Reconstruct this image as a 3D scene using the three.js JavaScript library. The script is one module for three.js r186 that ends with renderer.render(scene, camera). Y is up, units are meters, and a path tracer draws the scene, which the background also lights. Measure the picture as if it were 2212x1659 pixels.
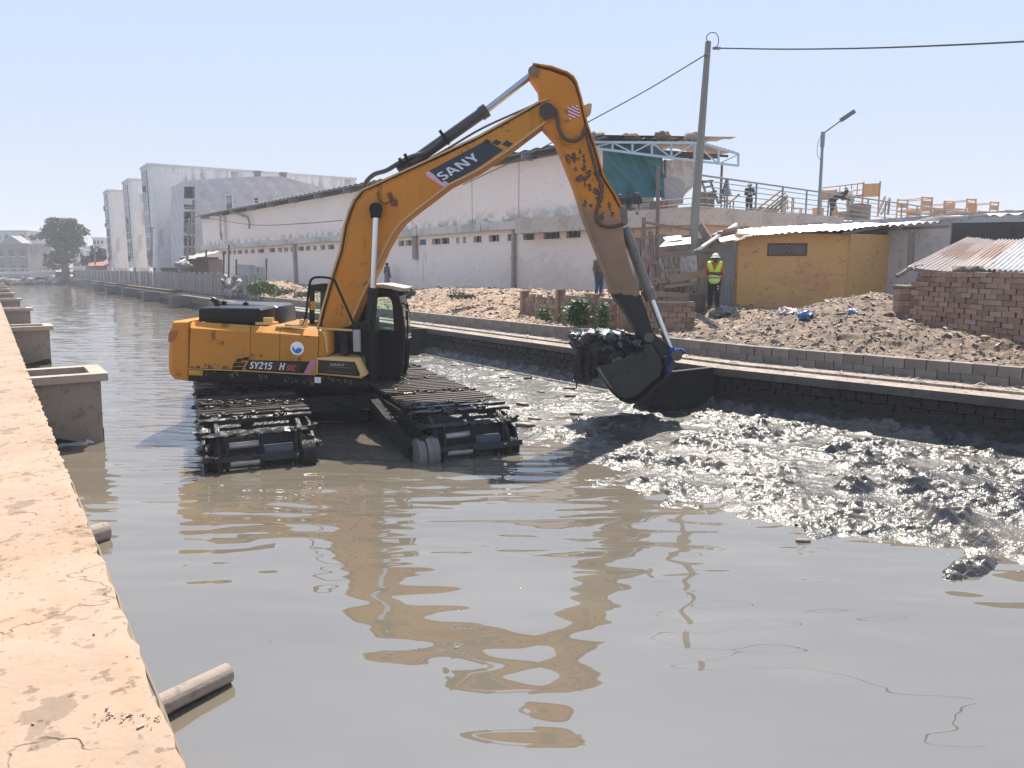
import * as THREE from 'three';
import { mergeGeometries, mergeVertices, toCreasedNormals } from 'three/addons/utils/BufferGeometryUtils.js';
import { createNoise2D, createNoise3D } from 'simplex-noise';

// ---------------------------------------------------------------- camera, sky, sun
const scene = new THREE.Scene();
const EYE = 3.1, PITCH = 0.152072, YAW = 0.602981;
const camera = new THREE.PerspectiveCamera(54, 4 / 3, 0.1, 2000);
camera.position.set(0, EYE, 0);
camera.rotation.order = 'YXZ';
camera.rotation.set(-PITCH, -YAW, 0);
const renderer = new THREE.WebGLRenderer({ antialias: true });
renderer.toneMapping = THREE.LinearToneMapping;
renderer.toneMappingExposure = 2.2;
renderer.shadowMap.enabled = true;

const SUN_AZ = 0.75, SUN_EL = 0.99;                    // from -z towards +x, and above the horizon
const sunDir = new THREE.Vector3(Math.cos(SUN_EL) * Math.sin(SUN_AZ), Math.sin(SUN_EL), -Math.cos(SUN_EL) * Math.cos(SUN_AZ));
{
  const W = 1024, Hh = 512, d = new Float32Array(W * Hh * 4);
  const horizon = [0.382, 0.392, 0.412], mid = [0.228, 0.308, 0.447], zen = [0.14, 0.23, 0.42];
  for (let j = 0; j < Hh; j++) for (let i = 0; i < W; i++) {
    const el = ((j + 0.5) / Hh - 0.5) * Math.PI, az = ((i + 0.5) / W - 0.5) * 2 * Math.PI;
    const x = Math.cos(el) * Math.cos(az), y = Math.sin(el), z = Math.cos(el) * Math.sin(az);
    const e = Math.max(0, el), a = 1 - Math.exp(-e / 0.2), b = Math.min(1, Math.max(0, (e - 0.25) / 1.0));
    const c = Math.max(-1, Math.min(1, x * sunDir.x + y * sunDir.y + z * sunDir.z)), ang = Math.acos(c);
    const au = 0.6 * Math.exp(-ang / 0.16) + 0.09 * Math.exp(-ang / 0.5);
    const k = (j * W + i) * 4;
    for (let q = 0; q < 3; q++) {
      let v = horizon[q] + (mid[q] - horizon[q]) * a; v += (zen[q] - v) * b * 0.9;
      d[k + q] = el < 0 ? 0.2 : v + au * [1, 0.97, 0.92][q];
    }
    d[k + 3] = 1;
  }
  const t = new THREE.DataTexture(d, W, Hh, THREE.RGBAFormat, THREE.FloatType);
  t.mapping = THREE.EquirectangularReflectionMapping; t.magFilter = THREE.LinearFilter; t.needsUpdate = true;
  scene.background = t; scene.environment = t;
}
const sun = new THREE.DirectionalLight(new THREE.Color(1, 0.93, 0.82), 4.6);
sun.position.copy(sunDir).multiplyScalar(120); sun.castShadow = true;
sun.shadow.camera.left = -80; sun.shadow.camera.right = 80; sun.shadow.camera.top = 80; sun.shadow.camera.bottom = -80; sun.shadow.camera.far = 300;
scene.add(sun);
scene.fog = new THREE.FogExp2(new THREE.Color(0.86, 0.87, 0.9), 0.0012);

// ---------------------------------------------------------------- helpers
function mulberry(a) { return () => { a |= 0; a = a + 0x6D2B79F5 | 0; let t = Math.imul(a ^ a >>> 15, 1 | a); t = t + Math.imul(t ^ t >>> 7, 61 | t) ^ t; return ((t ^ t >>> 14) >>> 0) / 4294967296; }; }
const rnd = mulberry(7), rr = (a, b) => a + (b - a) * rnd();
const n2 = createNoise2D(mulberry(11)), n3 = createNoise3D(mulberry(12));
const fbm = (x, y, o = 4) => { let s = 0, a = 0.5; for (let i = 0; i < o; i++) { s += a * n2(x, y); x = x * 2.03 + 7.1; y = y * 2.03 - 3.7; a *= 0.5; } return s; };
const sst = (a, b, x) => { const t = Math.min(1, Math.max(0, (x - a) / (b - a))); return t * t * (3 - 2 * t); };
const lerp = (a, b, t) => a + (b - a) * t;
const V = (x, y, z) => new THREE.Vector3(x, y, z);
const RT = [Math.cos(YAW), Math.sin(YAW)], FW = [Math.sin(YAW), -Math.cos(YAW)];
// a point of the photograph (2212 x 1659 grid) as a direction from the eye, then as a place on a real plane
function ray(px, py) {
  const X = (px - 1106) / 1628, Y = -(py - 829.5) / 1628, c = Math.cos(PITCH), s = Math.sin(PITCH);
  const y = Y * c - s, z = -Y * s - c, c2 = Math.cos(YAW), s2 = Math.sin(YAW);
  return [X * c2 - z * s2, y, X * s2 + z * c2];
}
const onY = (px, py, y) => { const r = ray(px, py), t = (y - EYE) / r[1]; return V(r[0] * t, y, r[2] * t); };
const at = (px, py, D) => { const r = ray(px, py), t = D / (r[0] * FW[0] + r[2] * FW[1]); return V(r[0] * t, EYE + r[1] * t, r[2] * t); };
const onPl = (px, py, A, d) => { const n = [-d[1], d[0]], r = ray(px, py), t = (A[0] * n[0] + A[1] * n[1]) / (r[0] * n[0] + r[2] * n[1]); return V(r[0] * t, EYE + r[1] * t, r[2] * t); };

const used = {};
function numbered(n) { const k = used[n] = (used[n] ?? -1) + 1; return k ? `${n}_${String(k).padStart(3, '0')}` : n; }
function tag(o, label, category, group, kind) {
  if (label) o.userData.label = label; if (category) o.userData.category = category;
  if (group) o.userData.group = group; if (kind) o.userData.kind = kind; return o;
}
const origin = new Map();
function thing(name, label, category, p = V(0, 0, 0), group, turn = 0) {
  const o = new THREE.Group(); o.name = numbered(name); o.position.copy(p); o.rotation.y = turn; scene.add(o);
  origin.set(o, p); return tag(o, label, category, group);
}
function mesh(name, g, m, parent) { const o = new THREE.Mesh(Array.isArray(g) ? mg(g) : g, m); o.name = name; o.castShadow = o.receiveShadow = true; if (parent) parent.add(o); return o; }
const part = (name, g, m, parent) => mesh(name, g, m, parent);                    // shape in the thing's own axes
function wpart(name, g, m, parent) { const o = mesh(name, g, m, parent); const p = origin.get(parent); if (p) o.position.set(-p.x, -p.y, -p.z); return o; }  // shape in world axes
function solo(name, g, m, label, category, group, kind) { const o = mesh(numbered(name), g, m, scene); return tag(o, label, category, group, kind); }
const struct = (name, g, m) => solo(name, g, m, null, null, null, 'structure');

function clean(g) { let h = g.index ? g.toNonIndexed() : g; for (const k of Object.keys(h.attributes)) if (!['position', 'normal', 'uv'].includes(k)) h.deleteAttribute(k); if (!h.attributes.normal) h.computeVertexNormals(); if (!h.attributes.uv) h.setAttribute('uv', new THREE.BufferAttribute(new Float32Array(h.attributes.position.count * 2), 2)); h.clearGroups(); return h; }
const mg = l => l.length === 1 ? l[0] : mergeGeometries(l.map(clean), false);
function muv(g) {                                                                 // uv in metres, by the side a face looks to
  const h = clean(g), p = h.attributes.position, n = h.attributes.normal, u = h.attributes.uv;
  for (let i = 0; i < p.count; i++) {
    const a = Math.abs(n.getX(i)), b = Math.abs(n.getY(i)), c = Math.abs(n.getZ(i));
    if (b >= a && b >= c) u.setXY(i, p.getX(i), p.getZ(i)); else if (a > c) u.setXY(i, p.getZ(i), p.getY(i)); else u.setXY(i, p.getX(i), p.getY(i));
  }
  return h;
}
const box = (w, h, d, x = 0, y = 0, z = 0, ry = 0, rx = 0, rz = 0) => { const g = new THREE.BoxGeometry(w, h, d); if (rx) g.rotateX(rx); if (rz) g.rotateZ(rz); if (ry) g.rotateY(ry); return muv(g.translate(x, y, z)); };
function bbox(w, h, d, x = 0, y = 0, z = 0, ry = 0, b = 0.02) {                   // box with chamfered upright outline
  const s = new THREE.Shape([new THREE.Vector2(-w / 2 + b, -h / 2 + b), new THREE.Vector2(w / 2 - b, -h / 2 + b), new THREE.Vector2(w / 2 - b, h / 2 - b), new THREE.Vector2(-w / 2 + b, h / 2 - b)]);
  const g = new THREE.ExtrudeGeometry(s, { depth: d - 2 * b, bevelThickness: b, bevelSize: b, bevelSegments: 2 }); g.translate(0, 0, -d / 2 + b);
  if (ry) g.rotateY(ry); return muv(g.translate(x, y, z));
}
function bar(a, b, w, h = w) {                                                    // square bar from a to b
  const L = a.distanceTo(b), g = new THREE.BoxGeometry(w, h, L), q = new THREE.Matrix4().lookAt(a, b, Math.abs(b.y - a.y) > L * 0.98 ? V(1, 0, 0) : V(0, 1, 0));
  g.applyMatrix4(q); return clean(g.translate((a.x + b.x) / 2, (a.y + b.y) / 2, (a.z + b.z) / 2));
}
function rod(a, b, r, r2 = r, seg = 10) {
  const L = a.distanceTo(b), g = new THREE.CylinderGeometry(r2, r, L, seg); g.applyQuaternion(new THREE.Quaternion().setFromUnitVectors(V(0, 1, 0), b.clone().sub(a).normalize()));
  return clean(g.translate((a.x + b.x) / 2, (a.y + b.y) / 2, (a.z + b.z) / 2));
}
const tube = (pts, r, n = 24, s = 7) => clean(new THREE.TubeGeometry(new THREE.CatmullRomCurve3(pts), n, r, s));
function prism(pts, z0, z1, bevel = 0) {                                          // [x, y] outline, from z0 to z1
  const g = new THREE.ExtrudeGeometry(new THREE.Shape(pts.map(p => new THREE.Vector2(p[0], p[1]))), { depth: Math.abs(z1 - z0) - 2 * bevel, bevelEnabled: bevel > 0, bevelThickness: bevel, bevelSize: bevel, bevelOffset: -bevel, bevelSegments: 2 });
  return muv(g.translate(0, 0, Math.min(z0, z1) + bevel));
}
function jit(g, a, f = 3, seed = 0, flat = false) {                                             // uneven surface along noise
  const h = mergeVertices((() => { const c = clean(g.clone()); c.deleteAttribute('normal'); c.deleteAttribute('uv'); return c; })(), 1e-4), p = h.attributes.position;
  for (let i = 0; i < p.count; i++) { const x = p.getX(i), y = p.getY(i), z = p.getZ(i); p.setXYZ(i, x + a * n3(x * f + seed, y * f, z * f), y + a * n3(x * f, y * f + 9 + seed, z * f), z + a * n3(x * f, y * f, z * f + 17 + seed)); }
  h.computeVertexNormals(); return flat ? toCreasedNormals(h, 0.6) : h;
}
const lump = (r, sx, sy, sz, a, f, seed) => { const g = new THREE.IcosahedronGeometry(r, 3).scale(sx, sy, sz); return muv(jit(g, a, f, seed)); };
function grid(nu, nv, fn) {                                                       // sheet of nu x nv cells through fn(u, v) -> [x, y, z, tu, tv]
  const pos = new Float32Array((nu + 1) * (nv + 1) * 3), uv = new Float32Array((nu + 1) * (nv + 1) * 2), idx = new Uint32Array(nu * nv * 6); let k = 0, m = 0;
  for (let j = 0; j <= nv; j++) for (let i = 0; i <= nu; i++, k++) { const q = fn(i / nu, j / nv); pos.set(q.slice(0, 3), k * 3); uv[k * 2] = q[3] ?? q[0]; uv[k * 2 + 1] = q[4] ?? q[2]; }
  for (let j = 0; j < nv; j++) for (let i = 0; i < nu; i++) { const a = j * (nu + 1) + i, b = a + 1, c = a + nu + 1, e = c + 1; idx.set([a, b, c, b, e, c], m); m += 6; }
  const g = new THREE.BufferGeometry(); g.setAttribute('position', new THREE.BufferAttribute(pos, 3)); g.setAttribute('uv', new THREE.BufferAttribute(uv, 2)); g.setIndex(new THREE.BufferAttribute(idx, 1)); g.computeVertexNormals(); return g;
}
// ---------------------------------------------------------------- textures and materials
const hash = (x, y, s) => { let h = Math.imul(x, 374761393) + Math.imul(y, 668265263) + Math.imul(s, 1442695041) | 0; h = Math.imul(h ^ h >>> 13, 1274126177); return ((h ^ h >>> 16) >>> 0) / 4294967296; };
function pn(u, v, px, py, s) {                                                    // value noise that repeats after px, py cells
  const x = u * px, y = v * py, i = Math.floor(x), j = Math.floor(y), fx = x - i, fy = y - j, a = fx * fx * (3 - 2 * fx), b = fy * fy * (3 - 2 * fy), I = (i % px + px) % px, J = (j % py + py) % py, I1 = (I + 1) % px, J1 = (J + 1) % py;
  return lerp(lerp(hash(I, J, s), hash(I1, J, s), a), lerp(hash(I, J1, s), hash(I1, J1, s), a), b);
}
const pf = (u, v, px, py, s, o = 5) => { let t = 0, a = 0.5, n = 0; for (let k = 0; k < o; k++) { t += a * pn(u, v, px, py, s + k); n += a; a *= 0.55; px *= 2; py *= 2; } return t / n; };
const enc = x => x <= 0.0031308 ? x * 12.92 : 1.055 * Math.pow(Math.min(1, x), 1 / 2.4) - 0.055;
function tex(w, h, fn, rep, color = true) {
  const d = new Uint8Array(w * h * 4);
  for (let j = 0; j < h; j++) for (let i = 0; i < w; i++) { let c = fn((i + 0.5) / w, (j + 0.5) / h); if (typeof c === 'number') c = [c, c, c]; const k = (j * w + i) * 4; for (let q = 0; q < 3; q++) d[k + q] = 255 * (color ? enc(Math.max(0, c[q])) : Math.min(1, Math.max(0, c[q]))) + 0.5; d[k + 3] = 255; }
  const t = new THREE.DataTexture(d, w, h); t.wrapS = t.wrapT = THREE.RepeatWrapping; t.magFilter = THREE.LinearFilter; t.minFilter = THREE.LinearMipmapLinearFilter; if (color) t.colorSpace = THREE.SRGBColorSpace;
  if (rep) t.repeat.set(1 / rep[0], 1 / rep[1]); t.needsUpdate = true; return t;
}
const T = {};
T.mottle = tex(512, 512, (u, v) => { const a = pf(u, v, 3, 3, 1, 7), b = pf(u, v, 24, 24, 9, 3); return 0.62 + 0.5 * a - 0.22 * sst(0.6, 0.8, b); }, [2.6, 2.6]);
T.bump = tex(512, 512, (u, v) => pf(u, v, 6, 6, 21, 7), [1.1, 1.1], false);
T.streak = tex(512, 512, (u, v) => { const a = pf(u, v, 40, 3, 31, 5), b = pf(u, v, 5, 4, 35, 6); const k = sst(0.5, 0.78, a) * sst(0.35, 0.6, b) + 0.5 * sst(0.55, 0.75, b); return [1 - 0.55 * k, 1 - 0.53 * k, 1 - 0.5 * k]; }, [7, 9]);
T.wood = tex(256, 256, (u, v) => { const a = pf(u, v, 40, 2, 41, 4), b = pf(u, v, 3, 3, 45, 3); return 0.55 + 0.55 * a * (0.6 + 0.5 * b); }, [0.7, 1.6]);
T.rust = tex(512, 512, (u, v) => { const a = pf(u, v, 4, 4, 51, 6), k = sst(0.42, 0.66, a); return [1 - 0.2 * k, 1 - 0.32 * k, 1 - 0.42 * k]; }, [3.1, 3.1]);
T.mudC = tex(512, 512, (u, v) => { const a = pf(u, v, 5, 5, 181, 6), b = pf(u, v, 22, 22, 187, 4), k = sst(0.4, 0.6, 0.65 * a + 0.35 * b); return [lerp(0.3, 1, k), lerp(0.3, 0.96, k), lerp(0.3, 0.9, k)]; }, [4.3, 4.3]);
T.quay = tex(1024, 1024, (u, v) => {
  const a = pf(u, v, 4, 4, 61, 7), b = pf(u, v, 9, 9, 67, 6), c = pf(u, v, 70, 70, 69, 3), cr = Math.abs(pf(u, v, 5, 5, 73, 6) - 0.5), g = sst(0.58, 0.72, b) * sst(0.42, 0.62, c);
  const crack = (1 - sst(0.002, 0.009, cr)) * sst(0.42, 0.55, a);
  const k = 0.8 + 0.3 * a - 0.34 * g - 0.16 * crack - 0.35 * sst(0.70, 0.80, c) - 0.3 * sst(0.66, 0.72, pf(u, v, 26, 26, 63, 5)) + 0.06 * (pn(u, v, 400, 400, 5) - 0.5);
  const w = sst(0.45, 0.65, b); return [k, k * (0.985 - 0.06 * w), k * (0.97 - 0.14 * w)];
}, [3.4, 3.4]);
T.quayBump = tex(1024, 1024, (u, v) => { const cr = Math.abs(pf(u, v, 5, 5, 73, 6) - 0.5), c = pf(u, v, 70, 70, 69, 3), a = pf(u, v, 4, 4, 61, 7), b = pf(u, v, 9, 9, 67, 6); return 0.45 * a + 0.4 * pf(u, v, 30, 30, 77, 5) - 0.3 * (1 - sst(0.002, 0.012, cr)) * sst(0.42, 0.55, a) + 0.2 - 0.2 * sst(0.58, 0.72, b) * c; }, [3.4, 3.4], false);
T.mudBump = tex(512, 512, (u, v) => { const a = pf(u, v, 16, 16, 81, 5), r = 1 - Math.abs(2 * pf(u, v, 30, 30, 88, 4) - 1); return 0.5 * a + 0.5 * r; }, [1.3, 1.3], false);
T.soil = tex(512, 512, (u, v) => { const a = pf(u, v, 5, 5, 91, 7), b = pf(u, v, 40, 40, 97, 3), k = 0.35 + 0.7 * a, w = sst(0.62, 0.72, b), d = 1 - sst(0.25, 0.4, b); return [lerp(k, 1, w) * (1 - 0.6 * d), lerp(k * 0.95, 0.95, w) * (1 - 0.6 * d), lerp(k * 0.88, 0.88, w) * (1 - 0.6 * d)]; }, [1.9, 1.9]);
const mats = {};
function M(r, g, b, o = {}) { const m = new (o.physical ? THREE.MeshPhysicalMaterial : THREE.MeshStandardMaterial)({ roughness: 0.85, metalness: 0 }); m.color.setRGB(r, g, b); delete o.physical; Object.assign(m, o); m.side = o.side ?? THREE.DoubleSide; return m; }
const C = {
  concrete: M(0.36, 0.31, 0.26, { map: T.mottle, bumpMap: T.bump, bumpScale: 0.012 }),
  grey: M(0.3, 0.29, 0.28, { map: T.mottle, bumpMap: T.bump, bumpScale: 0.01 }),
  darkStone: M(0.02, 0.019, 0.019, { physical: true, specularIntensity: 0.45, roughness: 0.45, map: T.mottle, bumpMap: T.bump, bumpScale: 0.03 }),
  darkConcrete: M(0.1, 0.09, 0.08, { map: T.mottle, bumpMap: T.bump, bumpScale: 0.02 }),
  steel: M(0.5, 0.52, 0.55, { roughness: 0.35, metalness: 0.9 }),
  rail: M(0.2, 0.235, 0.26, { roughness: 0.5 }),
  black: M(0.008, 0.008, 0.009, { physical: true, specularIntensity: 0.5, roughness: 0.4 }),
  rubber: M(0.014, 0.013, 0.012, { physical: true, specularIntensity: 0.4, roughness: 0.7 }),
  blackMetal: M(0.018, 0.018, 0.02, { roughness: 0.32 }),
  wood: M(0.34, 0.24, 0.17, { map: T.wood }), woodGrey: M(0.26, 0.21, 0.18, { map: T.wood }), woodDark: M(0.12, 0.09, 0.075, { map: T.wood }),
  pine: M(0.62, 0.36, 0.17, { map: T.wood, roughness: 0.6 }), pineRed: M(0.45, 0.22, 0.12, { map: T.wood, roughness: 0.6 }),
  dark: M(0.025, 0.023, 0.022), white: M(0.75, 0.73, 0.7, { roughness: 0.6 }),
  tin: M(0.62, 0.6, 0.57, { roughness: 0.55, metalness: 0.25, map: T.mottle }), tinRust: M(0.56, 0.48, 0.42, { roughness: 0.65, metalness: 0.15, map: T.rust }), tinGrey: M(0.27, 0.26, 0.265, { roughness: 0.6, metalness: 0.3, map: T.streak }),
  glass: M(0.78, 0.9, 0.86, { physical: true, transmission: 1, thickness: 0, roughness: 0.02, ior: 1.45 }),
  darkGlass: M(0.02, 0.022, 0.025, { roughness: 0.08 }),
  wire: M(0.05, 0.05, 0.05),
};
// ---------------------------------------------------------------- the ground of the right bank
const wallX = z => z < -11 ? 13.15 + 0.0 : 13.15 + 0.17 * (z + 11) * (z < 0 ? 1 : 1);            // face of the right canal wall at its top
const BANK = 0.93, KERB = 1.36;
const kerbX = z => wallX(z) + 1.0;
const mounds = [[20.1, 0, -11.4, 1.9, 1.8, 0.6], [17.2, 0, -11.2, 2.0, 2.4, 0.42], [16.4, 0, -8.2, 1.3, 2.2, 0.35], [15.9, 0, -5.0, 0.9, 2.5, 0.28], [18.6, 0, -24.5, 2.6, 5.5, 0.5], [18.8, 0, -33, 2.6, 5, 0.42], [19.5, 0, -19.4, 1.6, 2.4, 0.35], [17.8, 0, -46, 2.0, 4.5, 0.5], [17.2, 0, -56, 1.8, 4, 0.7]];
function groundY(x, z) {
  const t = x - kerbX(z); let y = t < 0.25 ? 1.2 : 1.3 + 0.45 * sst(1.0, 6.5, t);
  if (t > 0.25) { for (const m of mounds) y += m[5] * Math.exp(-(((x - m[0]) / m[3]) ** 2) - ((z - m[2]) / m[4]) ** 2) * sst(0.25, 1.6, t); }
  const k = sst(0.3, 1.2, t) * (1 - sst(24, 40, t)); y += k * (0.10 * fbm(x * 0.9, z * 0.9, 5) + 0.09 * Math.max(0, fbm(x * 2.3 + 5, z * 2.3, 4)) + 0.03 * n2(x * 6, z * 6));
  return y;
}
{ const gg = (mg([
  grid(260, 420, (u, v) => { const z = 6 - 78 * v * (0.55 + 0.45 * v), x = kerbX(z) + 0.12 + 16 * u * (0.4 + 0.6 * u); return [x, groundY(x, z), z]; }),
  grid(30, 40, (u, v) => { const z = -72 - 330 * v * v - 1e-3, x = 13.3 + 120 * u * u; return [x, 1.2 + 0.4 * sst(0, 0.3, u) - 0.02, z]; }),
  grid(20, 20, (u, v) => { const z = 30 - 105 * v, x = kerbX(Math.min(0, z)) + 15.9 + 110 * u * u; return [x, 1.72 - 0.02, z]; }),
]));
  // drab refuse soil near the hut, pale sandy earth farther along the bank
  const p = gg.attributes.position, c = new Float32Array(p.count * 3); for (let i = 0; i < p.count; i++) { const z = p.getZ(i), x = p.getX(i), k = sst(-12, -18, z + 4 * fbm(x * 0.4, z * 0.4, 3)); c.set([lerp(0.235, 0.41, k), lerp(0.178, 0.295, k), lerp(0.138, 0.21, k)], i * 3); }
  gg.setAttribute('color', new THREE.BufferAttribute(c, 3)); struct('ground', gg, M(1, 1, 1, { vertexColors: true, map: T.soil, bumpMap: T.bump, bumpScale: 0.05, roughness: 0.95 })); }
// left quay: the pale coping under the photographer
struct('quay', mg([
  grid(60, 240, (u, v) => { const z = 3 - 26 * v, e = u > 0.97 ? 0.012 * n2(z * 5, 3) + 0.012 * n2(z * 19, 8) - 0.03 * Math.max(0, n2(z * 2.3, 31) - 0.35) : 0, x = 0.45 - 3.4 * (1 - u); return [x + e, 1.26 + 0.004 * fbm(x * 3, z * 3) - (u > 0.99 ? 0.012 : 0), z, x, z]; }),
  box(3.4, 0.05, 200, -1.25, 1.235 - 0.004, -123), box(0.3, 1.3, 230, 0.28, 0.58, -108),
]), M(0.315, 0.228, 0.165, { map: T.quay, bumpMap: T.quayBump, bumpScale: 0.03, roughness: 0.9 }));
struct('quay_edge_seam', mg([0, 1].map(k => tube(Array.from({ length: 40 }, (_, i) => { const z = 1 - i * 0.22; return V(0.452 + 0.012 * k + 0.01 * n2(z * 3, k * 5), 1.225 - 0.035 * k + 0.006 * n2(z * 4, k), z); }), 0.008, 160, 5))), M(0.2, 0.15, 0.11, { map: T.mottle }));
// canal bed end and far cross wall
struct('bed', box(40, 0.1, 320, 8, -0.75, -120), M(0.08, 0.07, 0.055));

// ---------------------------------------------------------------- water
{
  const P = (x, z) => x * FW[0] + z * FW[1], Q = (x, z) => x * RT[0] + z * RT[1];
  T.waterBump = tex(1024, 1024, (u, v) => 0.5 + 0.5 * (0.5 * (pf(u, v, 12, 30, 101, 3) - 0.5) + 0.9 * (pf(u, v, 26, 64, 107, 3) - 0.5)), null, false);
  const wave = (x, z) => {
    const p = P(x, z), q = Q(x, z), w = 0.25 * n2(p * 0.35, q * 0.3);
    const calm = 0.10 + 0.9 * sst(5.5, 11.5, p + 0.22 * (q + 2)), far = sst(9, 18, p);
    const rip = Math.exp(-(((x - 4.8) ** 2 + (z + 11.2) ** 2) / 14));
    let h = (0.0085 + 0.004 * sst(5, 9, p)) * n2(p * 0.85 + w, q * 0.36) + (0.004 + 0.002 * sst(5, 9, p)) * n2(p * 1.9 + 3, q * 0.9 + w);
    h += (0.0068 * n2(p * 2.8 + w, q * 0.55 + 4) + 0.0018 * n2(p * 5.5, q * 1.3)) * (calm + rip * 0.8);
    h += far * (0.011 * n2(p * 1.45 + 8 + w, q * 0.3) + 0.004 * n2(p * 3.1, q * 0.62));
    return h * (0.75 + 0.25 * far);
  };
  const NU = 620, NV = 1000;
  const g = grid(NU, NV, (u, v) => {
    const p = 2.0 * Math.pow(95, v), q = (u - 0.5) * (p * 1.5 + 3.0);                 // finer near the eye
    const x = p * FW[0] + q * RT[0], z = p * FW[1] + q * RT[1];
    return [x, wave(x, z), z, q, p];
  });
  // keep what lies between the banks
  const pos = g.attributes.position, keep = [], id = g.index.array;
  for (let i = 0; i < id.length; i += 3) { const a = id[i], x = pos.getX(a), z = pos.getZ(a); if (x > 0.3 && x < wallX(Math.max(-20, z)) + 0.6 && z > -178) keep.push(id[i], id[i + 1], id[i + 2]); }
  g.setIndex(keep);
  T.silt = tex(512, 512, (u, v) => { const a = pf(u, v, 3, 4, 111, 5); const b = sst(0.5, 0.75, pf(u, v, 4, 7, 117, 6)); return [0.78 + 0.24 * a + 0.14 * b, 0.78 + 0.24 * a + 0.13 * b, 0.77 + 0.25 * a + 0.12 * b]; }, [9, 6]);
  T.waterBump.repeat.set(1 / 7, 1 / 7);
  const wm = M(0.148, 0.127, 0.097, { physical: true, roughness: 0.0, ior: 2.95, map: T.silt });
  const far = M(0.138, 0.115, 0.09, { physical: true, roughness: 0.03, ior: 2.8, map: T.silt, bumpMap: T.waterBump, bumpScale: 0.012 });
  // the rippled far reach is one sheet with the near pool, its ripples deeper in wind
  const near = [], dist = []; for (let i = 0; i < keep.length; i += 3) { const a = keep[i]; (P(pos.getX(a), pos.getZ(a)) > 12.5 ? dist : near).push(keep[i], keep[i + 1], keep[i + 2]); }
  const cut = list => { const h = g.clone(); h.setIndex(list); return h; };
  struct('canal_water', cut(near), wm); struct('canal_water_rippled', cut(dist), far);
}
// ---------------------------------------------------------------- mud bank
const mudEdge = z => z > -3 ? 8.4 + 0.5 * (z + 3) : z > -6.8 ? lerp(8.4, 6.95, sst(-3, -6.8, z)) : z > -9.4 ? lerp(6.95, 7.35, (-6.8 - z) / 2.6) : 7.35 + 0.14 * (-9.4 - z);
const mudHumps = [[9.75, -5.7, 0.24, 0.17, 0.26], [9.45, -4.3, 0.3, 0.22, 0.27], [8.2, -3.45, 0.5, 0.15, 0.2], [9.0, -7.6, 0.16, 0.12, 0.13], [10.4, -5.2, 0.2, 0.14, 0.15], [9.2, -3.2, 0.3, 0.15, 0.15], [8.7, -5.1, 0.15, 0.1, 0.1], [11.6, -7.2, 0.3, 0.16, 0.16], [8.6, -8.2, 0.3, 0.2, 0.1], [10.9, -6.4, 0.4, 0.2, 0.12], [11.4, -8.6, 0.4, 0.25, 0.12], [9.9, -8.9, 0.3, 0.2, 0.1], [10.8, -4.0, 0.35, 0.2, 0.14], [12.0, -5.4, 0.3, 0.2, 0.12]];
function mudY(x, z) {
  const e = x - mudEdge(z) + 0.9 * fbm(x * 0.7 + 3, z * 0.7, 5), near = sst(-14.5, -8.5, z), t = sst(-0.5, 1.1, e);
  const rough = sst(0.40 - 0.16 * near, 0.66, 0.5 + 0.62 * fbm(x * 0.62 + 4, z * 0.62, 4)) * t, r = 1 - Math.abs(2 * (0.5 + 0.5 * fbm(x * 1.7, z * 1.7, 4)) - 1);
  let y = lerp(-0.07, 0.012 + 0.028 * near, t) + 0.016 * t * fbm(x * 1.4, z * 1.4, 3);
  y += rough * (0.03 + 0.05 * near) * (r - 0.45) * 1.6 + rough * (0.018 * fbm(x * 5, z * 5, 3) + 0.008 * n2(x * 14, z * 14)) + t * (0.002 * n2(x * 11, z * 11) + 0.0022 * n2(x * 30, z * 30)) * (0.4 + rough);
  y += rough * near * 0.24 * Math.max(0, fbm(x * 1.1 + 9, z * 1.1, 3)) ** 2;
  for (const m of mudHumps) { const q = ((x - m[0]) / m[2]) ** 2 + ((z - m[1]) / m[3]) ** 2; if (q < 6) y += 0.62 * m[4] * Math.exp(-q * q * 0.7) * (1 + 0.35 * n2(x * 5, z * 5) + 0.3 * fbm(x * 12, z * 12, 3)); }
  if (x > wallX(z) - 0.55) y = Math.max(y, 0.05 + 0.3 * sst(wallX(z) - 0.55, wallX(z), x) * (0.6 + 0.5 * fbm(x * 2, z * 2)));
  return y;
}
{
  const g = grid(330, 900, (u, v) => { const z = 2.5 - 27.5 * v * (0.6 + 0.4 * v), x0 = 6.0 + 0.0 * z, x = x0 + (wallX(z) + 0.35 - x0) * u; return [x, mudY(x, z), z]; });
  struct('mud', g, M(0.088, 0.079, 0.07, { roughness: 0.36, map: T.mudC, bumpMap: T.mudBump, bumpScale: 0.02, physical: true, ior: 1.5 }));
}
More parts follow.
